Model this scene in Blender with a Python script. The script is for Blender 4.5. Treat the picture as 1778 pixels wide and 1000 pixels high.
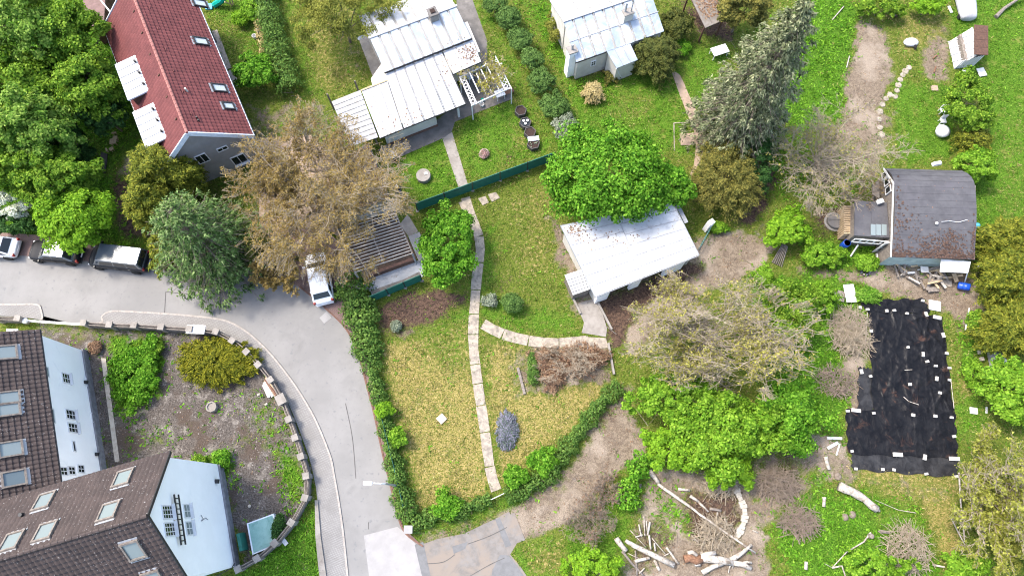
import bpy, bmesh, math, random
import numpy as np
from mathutils import Vector, Matrix, Euler, Quaternion

# ------------------------------------------------------------------ camera, sky, sun, exposure
scene = bpy.context.scene
for o in list(bpy.data.objects): bpy.data.objects.remove(o)
COL = scene.collection
F_PX, CX, CY, CAM_H = 1200.0, 889.0, 500.0, 54.0
TILT = math.atan2(375.0, 1200.0)
cam_d = bpy.data.cameras.new('camera'); cam = bpy.data.objects.new('camera', cam_d); COL.objects.link(cam)
cam.location = (0, 0, CAM_H); cam.rotation_euler = (TILT, 0, 0)
cam_d.sensor_width = 36; cam_d.lens = 36 * F_PX / 1778.0; cam_d.clip_end = 2000
scene.camera = cam

SUN = Vector((-0.50, 0.26, 0.92)).normalized()
world = bpy.data.worlds.new('World'); scene.world = world; world.use_nodes = True
wn = world.node_tree.nodes; wl = world.node_tree.links
sky = wn.new('ShaderNodeTexSky'); sky.sky_type = 'NISHITA'; sky.sun_disc = False
sky.sun_elevation = math.asin(SUN.z); sky.sun_rotation = math.atan2(SUN.x, SUN.y)
sky.air_density = 1.0; sky.dust_density = 3.2; sky.ozone_density = 1.0
wn['Background'].inputs[1].default_value = 0.15
wl.new(sky.outputs[0], wn['Background'].inputs[0])
sd = bpy.data.lights.new('sun', 'SUN'); sd.energy = 1.25; sd.angle = math.radians(10); sd.color = (1.0, 0.93, 0.83)
so = bpy.data.objects.new('sun', sd); COL.objects.link(so); so.rotation_euler = SUN.to_track_quat('Z', 'Y').to_euler(); so.location = (-60, 30, 80)
vs = scene.view_settings; vs.view_transform = 'Standard'; vs.look = 'None'; vs.gamma = 1; vs.exposure = 1.98
vs.use_curve_mapping = False
scene.render.engine = 'CYCLES'
scene.cycles.filter_width = 1.1
scene.cycles.max_bounces = 5; scene.cycles.diffuse_bounces = 3; scene.cycles.transmission_bounces = 3

# ------------------------------------------------------------------ survey: plan coordinates -> metres
_r = Vector((1, 0, 0)); _u = Vector((0, math.cos(TILT), math.sin(TILT))); _d = Vector((0, math.sin(TILT), -math.cos(TILT)))
_c = Vector((0, 0, CAM_H))
def ray(u, v): return _r * ((u - CX) / F_PX) + _u * ((CY - v) / F_PX) + _d
def P(u, v, z=0.0):
    q = ray(u, v); return _c + q * ((z - CAM_H) / q.z)
def on_plane(u, v, p0, n):
    q = ray(u, v); return _c + q * ((Vector(p0) - _c).dot(n) / q.dot(n))
def ppm(p): return F_PX / ((Vector(p) - _c).dot(_d))       # survey units per metre at a point

# ------------------------------------------------------------------ materials
MATS = {}
def new_mat(name):
    m = bpy.data.materials.new(name); m.use_nodes = True; MATS[name] = m
    return m, m.node_tree.nodes, m.node_tree.links
def rgb(c): return (c[0], c[1], c[2], 1)
def mixc(N, L, fac, a, b, bt='MIX'):
    n = N.new('ShaderNodeMix'); n.data_type = 'RGBA'; n.blend_type = bt
    if isinstance(fac, (int, float)): n.inputs[0].default_value = fac
    else: L.new(fac, n.inputs[0])
    for s, i in ((a, 6), (b, 7)):
        if isinstance(s, tuple): n.inputs[i].default_value = rgb(s)
        else: L.new(s, n.inputs[i])
    return n.outputs[2]
def math_(N, L, op, a, b=0.0, c=0.0, clamp=False):
    n = N.new('ShaderNodeMath'); n.operation = op; n.use_clamp = clamp
    for i, s in enumerate((a, b, c)):
        if isinstance(s, (int, float)): n.inputs[i].default_value = s
        else: L.new(s, n.inputs[i])
    return n.outputs[0]
def noise(N, L, co, scale, detail=3, rough=.6, dist=0):
    n = N.new('ShaderNodeTexNoise'); n.inputs['Scale'].default_value = scale; n.inputs['Detail'].default_value = detail
    n.inputs['Roughness'].default_value = rough; n.inputs['Distortion'].default_value = dist; L.new(co, n.inputs['Vector']); return n.outputs['Fac']
def ramp(N, L, fac, lo, hi):
    n = N.new('ShaderNodeMapRange'); n.interpolation_type = 'SMOOTHSTEP'
    n.inputs[1].default_value = lo; n.inputs[2].default_value = hi; L.new(fac, n.inputs[0]); return n.outputs[0]
def bump(N, L, h, strength, dist=.05):
    b = N.new('ShaderNodeBump'); b.inputs['Strength'].default_value = strength; b.inputs['Distance'].default_value = dist
    L.new(h, b.inputs['Height']); return b.outputs[0]
def wcoord(N):
    return N.new('ShaderNodeNewGeometry').outputs['Position']
def plain(name, c1, c2=None, rough=.8, scale=3, metal=0, bmp=0.0, specks=None, speck_scale=14, speck_at=(.62, .68), spec=.3, stain=None, stain_scale=.8, stain_at=(.55, .7), coat=0):
    """two-tone mottled surface, optional specks and stains, in world space"""
    m, N, L = new_mat(name); b = N['Principled BSDF']; co = wcoord(N)
    b.inputs['Roughness'].default_value = rough; b.inputs['Metallic'].default_value = metal
    b.inputs['Specular IOR Level'].default_value = spec; b.inputs['Coat Weight'].default_value = coat
    c2 = c2 or tuple(x * .75 for x in c1)
    f = noise(N, L, co, scale, 5, .65)
    col = mixc(N, L, ramp(N, L, f, .35, .65), c1, c2)
    if stain:
        col = mixc(N, L, ramp(N, L, noise(N, L, co, stain_scale, 6, .7, .6), *stain_at), col, stain)
    if specks:
        col = mixc(N, L, ramp(N, L, noise(N, L, co, speck_scale, 2, .5), *speck_at), col, specks)
    L.new(col, b.inputs['Base Color'])
    if bmp: L.new(bump(N, L, f, bmp), b.inputs['Normal'])
    return m
def leafm(name, c1, c2, c3, trans=.38, patch=1.2, rough=.55):
    m, N, L = new_mat(name); b = N['Principled BSDF']; co = wcoord(N)
    g = N.new('ShaderNodeNewGeometry')
    r = g.outputs['Random Per Island']
    c1, c2, c3 = [tuple(min(.85, x * 1.08) for x in c) for c in (c1, c2, c3)]
    a = mixc(N, L, ramp(N, L, r, .0, .55), c3, c1); a = mixc(N, L, ramp(N, L, r, .6, 1.0), a, c2)
    a = mixc(N, L, math_(N, L, 'MULTIPLY', ramp(N, L, noise(N, L, co, patch, 3), .45, .7), .45), a, c2)
    L.new(a, b.inputs['Base Color']); b.inputs['Roughness'].default_value = rough; b.inputs['Specular IOR Level'].default_value = .07
    t = N.new('ShaderNodeBsdfTranslucent'); L.new(mixc(N, L, 1.0, a, (1.0, 1.0, .55), 'MULTIPLY'), t.inputs[0])
    mx = N.new('ShaderNodeMixShader'); mx.inputs[0].default_value = trans
    L.new(b.outputs[0], mx.inputs[1]); L.new(t.outputs[0], mx.inputs[2]); L.new(mx.outputs[0], N['Material Output'].inputs[0])
    return m

# ------------------------------------------------------------------ object helpers
def tag(o, label=None, cat=None, group=None, kind=None):
    if label: o['label'] = label
    if cat: o['category'] = cat
    if group: o['group'] = group
    if kind: o['kind'] = kind
    return o
def empty(name, loc, label=None, cat=None, group=None, kind=None, rz=0):
    o = bpy.data.objects.new(name, None); COL.objects.link(o); o.location = loc; o.rotation_euler = (0, 0, rz); o.empty_display_size = .2
    return tag(o, label, cat, group, kind)
def link(name, me, mat, parent=None):
    if mat is not None: me.materials.append(MATS[mat] if isinstance(mat, str) else mat)
    o = bpy.data.objects.new(name, me); COL.objects.link(o)
    if parent is not None: o.parent = parent
    return o
class MB:
    def __init__(s): s.v = []; s.f = []
    def add(s, vs, fs, M=None):
        k = len(s.v)
        s.v += [tuple(M @ Vector(p)) if M is not None else tuple(p) for p in vs]
        s.f += [tuple(i + k for i in f) for f in fs]; return s
    def box(s, c, size, rz=0, M=None, taper=1.0, rot=None):
        x, y, z = [a / 2 for a in size]
        vs = [(-x, -y, -z), (x, -y, -z), (x, y, -z), (-x, y, -z), (-x * taper, -y * taper, z), (x * taper, -y * taper, z), (x * taper, y * taper, z), (-x * taper, y * taper, z)]
        R = Matrix.Translation(Vector(c)) @ (rot.to_4x4() if rot is not None else Matrix.Rotation(rz, 4, 'Z'))
        if M is not None: R = M @ R
        return s.add(vs, [(3, 2, 1, 0), (4, 5, 6, 7), (0, 1, 5, 4), (1, 2, 6, 5), (2, 3, 7, 6), (3, 0, 4, 7)], R)
    def bar(s, a, b, w, h, up=(0, 0, 1)):
        a, b = Vector(a), Vector(b); d = (b - a)
        if d.length < 1e-6: return s
        L = d.length; d = d / L; up = Vector(up)
        if abs(d.dot(up)) > .98: up = Vector((1, 0, 0))
        y = up.cross(d).normalized(); z = d.cross(y)
        M = Matrix((d, y, z)).transposed()
        return s.box((a + b) / 2, (L, w, h), rot=M)
    def prism(s, poly, z0, z1):
        """poly: list of xy(z ignored); z0,z1 number or list"""
        n = len(poly); ar = sum(poly[i][0] * poly[(i + 1) % n][1] - poly[(i + 1) % n][0] * poly[i][1] for i in range(n))
        z0 = [z0] * n if isinstance(z0, (int, float)) else list(z0); z1 = [z1] * n if isinstance(z1, (int, float)) else list(z1)
        idx = list(range(n)) if ar > 0 else list(range(n))[::-1]
        vs = [(poly[i][0], poly[i][1], z0[i]) for i in idx] + [(poly[i][0], poly[i][1], z1[i]) for i in idx]
        return s.add(vs, [tuple(range(n))[::-1], tuple(range(n, 2 * n))] + [(i, (i + 1) % n, n + (i + 1) % n, n + i) for i in range(n)])
    def tube(s, pts, rad, n=7, caps=True):
        pts = [Vector(p) for p in pts]; k = len(s.v); m = len(pts)
        if isinstance(rad, (int, float)): rad = [rad] * m
        pu = None
        for i, p in enumerate(pts):
            d = (pts[min(i + 1, m - 1)] - pts[max(i - 1, 0)]).normalized()
            a = pu if pu is not None else (Vector((0, 0, 1)) if abs(d.z) < .9 else Vector((1, 0, 0)))
            a = (a - d * a.dot(d)).normalized(); pu = a; b = d.cross(a)
            for j in range(n):
                t = 2 * math.pi * j / n; s.v.append(tuple(p + (a * math.cos(t) + b * math.sin(t)) * rad[i]))
        for i in range(m - 1):
            for j in range(n):
                s.f.append((k + i * n + j, k + i * n + (j + 1) % n, k + (i + 1) * n + (j + 1) % n, k + (i + 1) * n + j))
        if caps:
            s.f.append(tuple(k + j for j in range(n))[::-1]); s.f.append(tuple(k + (m - 1) * n + j for j in range(n)))
        return s
    def lathe(s, prof, n=20, c=(0, 0, 0), M=None):
        k = len(s.v); c = Vector(c)
        for (r, z) in prof:
            for j in range(n):
                t = 2 * math.pi * j / n; p = Vector((r * math.cos(t), r * math.sin(t), z))
                if M is not None: p = M @ p
                s.v.append(tuple(p + c))
        for i in range(len(prof) - 1):
            for j in range(n):
                s.f.append((k + i * n + j, k + i * n + (j + 1) % n, k + (i + 1) * n + (j + 1) % n, k + (i + 1) * n + j))
        if prof[0][0] > 1e-4: s.f.append(tuple(k + j for j in range(n))[::-1])
        if prof[-1][0] > 1e-4: s.f.append(tuple(k + (len(prof) - 1) * n + j for j in range(n)))
        return s
    def build(s, name, mat, parent=None, smooth=False, bev=0, seg=2):
        off = parent.matrix_basis.translation if parent is not None and not getattr(s, 'local', False) else Vector((0, 0, 0))
        if parent is not None and parent.parent is not None and not getattr(s, 'local', False): off = off + parent.parent.matrix_basis.translation
        me = bpy.data.meshes.new(name)
        me.from_pydata([(a - off.x, b - off.y, c - off.z) for a, b, c in s.v], [], s.f); me.validate()
        if smooth: me.polygons.foreach_set('use_smooth', [True] * len(me.polygons))
        o = link(name, me, mat, parent)
        if bev:
            bm = o.modifiers.new('b', 'BEVEL'); bm.width = bev; bm.segments = seg; bm.limit_method = 'ANGLE'; bm.angle_limit = math.radians(40)
        return o
def LB():
    m = MB(); m.local = True; return m
def np_mesh(name, V, Fc, mat, parent=None, smooth=False):
    """V (n,3) array, Fc (m,k) array of equal-size faces"""
    me = bpy.data.meshes.new(name); V = np.asarray(V, np.float32); Fc = np.asarray(Fc, np.int32)
    me.vertices.add(len(V)); me.vertices.foreach_set('co', V.ravel())
    m, k = Fc.shape
    me.loops.add(m * k); me.loops.foreach_set('vertex_index', Fc.ravel())
    me.polygons.add(m); me.polygons.foreach_set('loop_start', np.arange(0, m * k, k, dtype=np.int32))
    if smooth: me.polygons.foreach_set('use_smooth', np.ones(m, bool))
    me.update(calc_edges=True); me.validate()
    return link(name, me, mat, parent)
def copy_tree(o, parent=None):
    c = o.copy(); COL.objects.link(c); c.parent = parent
    for ch in list(o.children): copy_tree(ch, c)
    return c
# ------------------------------------------------------------------ material library
plain('asphalt', (.202, .197, .188), (.172, .168, .16), .9, .28, bmp=.02, specks=(.15, .15, .148), speck_scale=3, speck_at=(.6, .75), stain=(.15, .146, .139), stain_scale=.5, stain_at=(.5, .8))
plain('concrete_light', (.275, .268, .26), (.24, .232, .225), .9, .8, bmp=.02, stain=(.2, .19, .18), stain_scale=.9, stain_at=(.55, .8))
plain('asphalt_old', (.175, .163, .15), (.135, .124, .113), .92, 1.4, bmp=.08, stain=(.19, .16, .132), stain_scale=.6, stain_at=(.42, .62), specks=(.16, .15, .14), speck_scale=5, speck_at=(.66, .74))
plain('asphalt_dark', (.145, .145, .145), (.12, .12, .12), .92, 2, bmp=.03)
plain('crack', (.10, .095, .09), None, .95)
plain('kerb_stone', (.32, .295, .265), (.25, .225, .2), .9, 4)
plain('concrete', (.25, .23, .205), (.19, .172, .15), .92, 1.6, bmp=.06, stain=(.17, .15, .13), stain_scale=.7, stain_at=(.55, .75), specks=(.13, .12, .10), speck_scale=6, speck_at=(.66, .75))
plain('concrete_dark', (.15, .138, .128), (.105, .098, .09), .92, 1.3, bmp=.06, stain=(.19, .172, .158), stain_scale=1.1, stain_at=(.55, .75))
plain('slab', (.33, .285, .225), (.22, .19, .155), .92, 3.5, bmp=.1, stain=(.16, .14, .115), stain_scale=1.6, stain_at=(.48, .68), specks=(.10, .11, .05), speck_scale=6, speck_at=(.66, .72))
plain('sand_path', (.31, .235, .175), (.24, .18, .13), .95, 2, bmp=.06)
plain('wall_white', (.94, .925, .90), (.90, .885, .86), .85, .7, stain=(.80, .80, .79), stain_scale=.9, stain_at=(.58, .8))
plain('wall_cream', (.56, .53, .47), (.47, .445, .39), .88, 1.2, stain=(.36, .34, .30), stain_scale=1.4, stain_at=(.58, .8))
plain('wall_grey', (.27, .262, .255), (.235, .228, .22), .85, 1)
plain('plinth', (.20, .20, .21), (.13, .13, .14), .9, 3, bmp=.1)
plain('metal_white', (.47, .478, .485), (.36, .37, .38), .55, .6, spec=.2, metal=0, stain=(.25, .25, .25), stain_scale=1.3, stain_at=(.52, .75), specks=(.26, .20, .14), speck_scale=5, speck_at=(.66, .73))
plain('metal_blue', (.31, .36, .41), (.24, .285, .335), .55, 1.0, spec=.2, stain=(.46, .48, .50), stain_scale=.6, stain_at=(.45, .65), specks=(.30, .27, .25), speck_scale=4, speck_at=(.69, .75))
plain('seam', (.36, .36, .365), None, .6)
plain('corrugated_grey', (.185, .165, .145), (.13, .112, .098), .6, 2, stain=(.13, .11, .085), stain_scale=1.2, stain_at=(.45, .65))
plain('bitumen', (.088, .087, .092), (.068, .067, .072), .92, 1.5, spec=.15, bmp=.05, stain=(.085, .082, .09), stain_scale=.6, stain_at=(.5, .7), specks=(.17, .11, .08), speck_scale=5, speck_at=(.70, .74))
plain('moss_litter', (.10, .062, .045), (.055, .035, .028), .95, 8)
plain('white_paint', (.66, .66, .655), (.58, .58, .575), .5, 3)
plain('white_board', (.62, .61, .585), (.5, .49, .465), .7, 2)
plain('fascia', (.62, .67, .72), (.55, .60, .65), .6, 2)
plain('green_panel', (.012, .115, .085), (.009, .09, .066), .6, 3, spec=.35)
plain('dark_metal', (.03, .03, .032), None, .5, 5)
plain('grey_metal', (.30, .31, .32), (.24, .25, .26), .45, 3)
plain('old_wood', (.22, .19, .16), (.13, .11, .095), .9, 6, bmp=.1)
plain('fresh_wood', (.46, .35, .22), (.34, .25, .15), .85, 7, bmp=.1)
plain('brown_wood', (.12, .062, .04), (.075, .04, .028), .8, 5, bmp=.06)
plain('log_white', (.44, .40, .345), (.27, .24, .20), .9, 4, bmp=.25, stain=(.17, .135, .10), stain_scale=2.2, stain_at=(.52, .66), specks=(.12, .095, .07), speck_scale=7, speck_at=(.64, .7))
plain('log_rot', (.22, .12, .07), (.12, .06, .035), .95, 8, bmp=.2)
plain('bark', (.20, .165, .13), (.12, .095, .075), .95, 6, bmp=.2)
plain('bark_pale', (.33, .28, .215), (.22, .185, .14), .95, 5, bmp=.15)
plain('twig', (.24, .19, .145), (.16, .125, .095), .95, 3)
plain('twig_pale', (.34, .285, .205), (.22, .18, .128), .95, 3)
plain('plastic_black', (.010, .010, .012), (.014, .014, .016), .55, 3, spec=.4, bmp=.0)
plain('blue_plastic', (.010, .07, .42), (.008, .05, .32), .35, 3, spec=.5)
plain('cyan_plastic', (.08, .42, .60), (.06, .33, .5), .4, 4)
plain('teal_sheet', (.16, .30, .27), (.22, .36, .33), .5, 1.2, spec=.15, stain=(.11, .23, .21), stain_scale=1.4, stain_at=(.5, .7))
plain('teal_slide', (.0, .30, .24), None, .4, 4)
plain('soil_fill', (.045, .028, .022), (.025, .016, .013), .95, 9, bmp=.2)
plain('rubber', (.02, .02, .02), None, .8, 5)
plain('alloy', (.42, .43, .44), None, .35, 5, metal=.6)
plain('car_white', (.76, .77, .78), (.74, .75, .76), .25, 1, spec=.5, coat=.5, specks=(.14, .10, .06), speck_scale=9, speck_at=(.71, .73))
plain('car_silver', (.62, .63, .64), (.6, .61, .62), .3, 1, metal=.25, spec=.5, coat=.5)
plain('car_black', (.006, .006, .007), (.008, .008, .009), .3, 1, spec=.18, coat=0)
plain('car_navy', (.008, .011, .016), (.01, .013, .019), .3, 1, spec=.18, coat=0)
plain('roof_sky_sheen', (.06, .075, .09), (.08, .095, .11), .22, 1, spec=.6, coat=.6)  # paler than the car bodies: reflected sky put into the roof colour
plain('lamp_red', (.30, .012, .01), None, .3, 4)
plain('lamp_clear', (.65, .66, .68), None, .2, 4)
plain('skin', (.45, .27, .19), None, .6, 4)
plain('cloth_black', (.012, .012, .016), None, .9, 5)
plain('denim', (.06, .09, .15), (.04, .06, .11), .9, 9)
plain('cap_white', (.75, .75, .74), None, .8, 5)
plain('flower_pink', (.45, .24, .26), (.30, .14, .15), .8, 9)
plain('cloth_grey', (.30, .30, .31), (.42, .42, .43), .8, 2)
plain('stone_pale', (.40, .36, .30), (.29, .26, .21), .92, 3, bmp=.1)
plain('canopy_grey', (.33, .335, .34), (.25, .25, .25), .6, 2, stain=(.19, .17, .145), stain_scale=1.2, stain_at=(.5, .7))
plain('block_pale', (.50, .48, .44), (.36, .345, .31), .9, 6, bmp=.1)
plain('slat_grey', (.36, .345, .32), (.25, .235, .215), .8, 4)
plain('brown_floor', (.115, .08, .06), (.07, .05, .038), .95, 3, bmp=.1)
plain('brick_red', (.17, .095, .07), (.12, .068, .05), .9, 5)
def glass_mat(name, c, rough=.06):
    m, N, L = new_mat(name); b = N['Principled BSDF']; b.inputs['Base Color'].default_value = rgb(c)
    b.inputs['Roughness'].default_value = rough; b.inputs['Specular IOR Level'].default_value = .45; return m
glass_mat('glass_dark', (.012, .016, .018)); glass_mat('glass_sky', (.10, .13, .14), .08); glass_mat('glass_pale', (.17, .205, .205), .2); glass_mat('glass_bright', (.36, .40, .40), .2); glass_mat('water', (.20, .24, .26), .1)

def tile_mat(name, c1, c2, speck, thr, ps=.45):
    m, N, L = new_mat(name); b = N['Principled BSDF']; co = wcoord(N); b.inputs['Roughness'].default_value = .7
    g = N.new('ShaderNodeNewGeometry')
    col = mixc(N, L, ramp(N, L, noise(N, L, co, .9, 4), .35, .65), c1, c2)
    col = mixc(N, L, math_(N, L, 'MULTIPLY', g.outputs['Random Per Island'], .5), col, tuple(x * .72 for x in c1))
    if speck:
        sp = math_(N, L, 'MULTIPLY', ramp(N, L, noise(N, L, co, 11.5, 3, .6), thr, thr + .04), ramp(N, L, noise(N, L, co, .6, 3), .25, .55))
        col = mixc(N, L, sp, col, speck)
    L.new(col, b.inputs['Base Color']); b.inputs['Specular IOR Level'].default_value = .2; return m
tile_mat('tile_red', (.14, .043, .041), (.105, .032, .031), None, 0); tile_mat('tile_ridge', (.30, .13, .11), (.25, .10, .085), None, 0)
tile_mat('tile_brown', (.064, .048, .043), (.046, .035, .032), (.30, .285, .27), .645)

def brick_paving(name, c1, c2, mortar, scale, rz=0):
    m, N, L = new_mat(name); b = N['Principled BSDF']; b.inputs['Roughness'].default_value = .9
    mp = N.new('ShaderNodeMapping'); L.new(wcoord(N), mp.inputs[0]); mp.inputs['Rotation'].default_value = (0, 0, rz)
    t = N.new('ShaderNodeTexBrick'); L.new(mp.outputs[0], t.inputs[0]); t.inputs['Scale'].default_value = scale
    t.inputs['Color1'].default_value = rgb(c1); t.inputs['Color2'].default_value = rgb(c2); t.inputs['Mortar'].default_value = rgb(mortar); t.inputs['Mortar Size'].default_value = .03
    co = wcoord(N); col = mixc(N, L, math_(N, L, 'MULTIPLY', ramp(N, L, noise(N, L, co, .7, 5), .4, .7), .5), t.outputs[0], mortar)
    L.new(col, b.inputs['Base Color']); L.new(bump(N, L, t.outputs[1], -.2, .02), b.inputs['Normal'])
brick_paving('paving_grey', (.225, .218, .208), (.195, .188, .178), (.14, .133, .124), 2.2, .3)
brick_paving('paving_red', (.21, .135, .115), (.17, .105, .09), (.11, .08, .07), 2.4, .6)

leafm('leaf_maple', (.08, .22, .014), (.21, .40, .04), (.025, .088, .006), patch=1.5)
leafm('leaf_mid', (.10, .205, .016), (.27, .40, .045), (.03, .085, .007))
leafm('leaf_soft', (.115, .23, .028), (.31, .43, .085), (.035, .095, .011))
leafm('leaf_dark', (.028, .075, .018), (.055, .12, .026), (.016, .045, .012), .2)
leafm('leaf_lime', (.15, .30, .018), (.24, .40, .03), (.09, .20, .015))
leafm('leaf_shrub', (.13, .27, .018), (.26, .42, .045), (.05, .13, .01))
leafm('leaf_round', (.075, .14, .03), (.12, .20, .05), (.04, .085, .02), .2)
leafm('leaf_hedge', (.07, .14, .025), (.15, .24, .05), (.03, .075, .014), .25)
leafm('needle_yew', (.105, .13, .015), (.25, .25, .03), (.03, .05, .008), .25, 1.8)
leafm('needle_gold', (.11, .12, .010), (.24, .225, .018), (.03, .045, .006), .2, 1.8)
leafm('needle_olive', (.105, .105, .024), (.22, .195, .045), (.04, .048, .012), .2, 1.4)
leafm('needle_grey', (.075, .14, .035), (.24, .32, .115), (.018, .045, .01), .2, 2.0)
leafm('needle_blue', (.11, .13, .062), (.28, .29, .165), (.025, .038, .015), .15, 2.2)
leafm('needle_dark', (.065, .08, .018), (.12, .125, .03), (.03, .045, .012), .2, 1.6)
leafm('bud_gold', (.24, .17, .052), (.32, .24, .085), (.14, .10, .035), .25, .8)
leafm('bud_yellow', (.25, .23, .045), (.38, .36, .09), (.13, .13, .025), .25, .8)
leafm('bud_green', (.21, .225, .04), (.32, .33, .07), (.11, .125, .02), .25, .8)
leafm('leaf_spring', (.155, .17, .03), (.24, .24, .045), (.09, .11, .02), .3, 1.0)
leafm('blossom', (.55, .58, .46), (.66, .68, .58), (.28, .33, .20), .2)
leafm('lavender', (.12, .13, .15), (.22, .21, .28), (.05, .09, .04), .2, 2)
leafm('leaf_grey', (.17, .20, .14), (.26, .28, .2), (.10, .13, .08), .2)
leafm('dead_leaf', (.17, .10, .062), (.28, .19, .115), (.085, .05, .034), .15)
leafm('flower_leaf', (.28, .15, .14), (.45, .33, .33), (.10, .12, .05), .2)
leafm('straw', (.34, .27, .12), (.42, .34, .17), (.24, .20, .08), .2)
leafm('grass_blade', (.10, .16, .02), (.26, .27, .07), (.04, .075, .01), .3, .9)
leafm('grass_dry', (.26, .22, .08), (.46, .38, .18), (.12, .13, .03), .25, .9)
leafm('grass_lush', (.085, .20, .016), (.20, .32, .05), (.03, .09, .007), .3, .9)
leafm('weed', (.09, .23, .014), (.20, .37, .035), (.035, .105, .008), .3, .9)

# ------------------------------------------------------------------ ground cover survey
CLS = ('grass', 'lush', 'dry', 'dirt', 'soil', 'gravel', 'weed')
xs = np.concatenate(([-500, -250, -130, -90, -70], np.arange(-56, 56.01, .3), [70, 90, 130, 250, 500]))
ys = np.concatenate(([-500, -250, -100, -50, -25], np.arange(-12, 58.01, .3), [66, 80, 110, 200, 500]))
GX, GY = np.meshgrid(xs, ys)
W = np.zeros(GX.shape + (7,)); W[..., 0] = .75; W[..., 1] = .25
def sdist(X, Y, poly):
    """signed distance to polygon (positive inside)"""
    ins = np.zeros(X.shape, bool); dm = np.full(X.shape, 1e9); n = len(poly)
    for i in range(n):
        x0, y0 = poly[i]; x1, y1 = poly[(i + 1) % n]
        c = ((y0 > Y) != (y1 > Y)) & (X < (x1 - x0) * (Y - y0) / ((y1 - y0) or 1e-9) + x0); ins ^= c
        dx, dy = x1 - x0, y1 - y0; t = np.clip(((X - x0) * dx + (Y - y0) * dy) / (dx * dx + dy * dy + 1e-9), 0, 1)
        dm = np.minimum(dm, (X - x0 - t * dx) ** 2 + (Y - y0 - t * dy) ** 2)
    d = np.sqrt(dm); return np.where(ins, d, -d)
def paint(cls, strength, pts, feather=.9):
    poly = [P(u, v).xy[:] for u, v in pts]
    ax = [p[0] for p in poly]; ay = [p[1] for p in poly]
    ix = np.where((xs > min(ax) - 2) & (xs < max(ax) + 2))[0]; iy = np.where((ys > min(ay) - 2) & (ys < max(ay) + 2))[0]
    if not len(ix) or not len(iy): return
    sl = (slice(iy[0], iy[-1] + 1), slice(ix[0], ix[-1] + 1))
    d = sdist(GX[sl], GY[sl], poly); x_, y_ = GX[sl], GY[sl]; d = d + .32 * np.sin(x_ * 1.9 + 1.7 * np.sin(y_ * 1.3 + 1)) * np.sin(y_ * 2.1 + 1.5 * np.sin(x_ * 1.1)) + .2 * np.sin(x_ * 4.7 + y_ * 1.1) * np.sin(y_ * 5.3 - x_ * .7); a = np.clip(d / feather * .5 + .5, 0, 1); a = (a * a * (3 - 2 * a) * strength)[..., None]
    one = np.zeros(7); one[CLS.index(cls)] = 1
    W[sl] = W[sl] * (1 - a) + one * a
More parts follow.
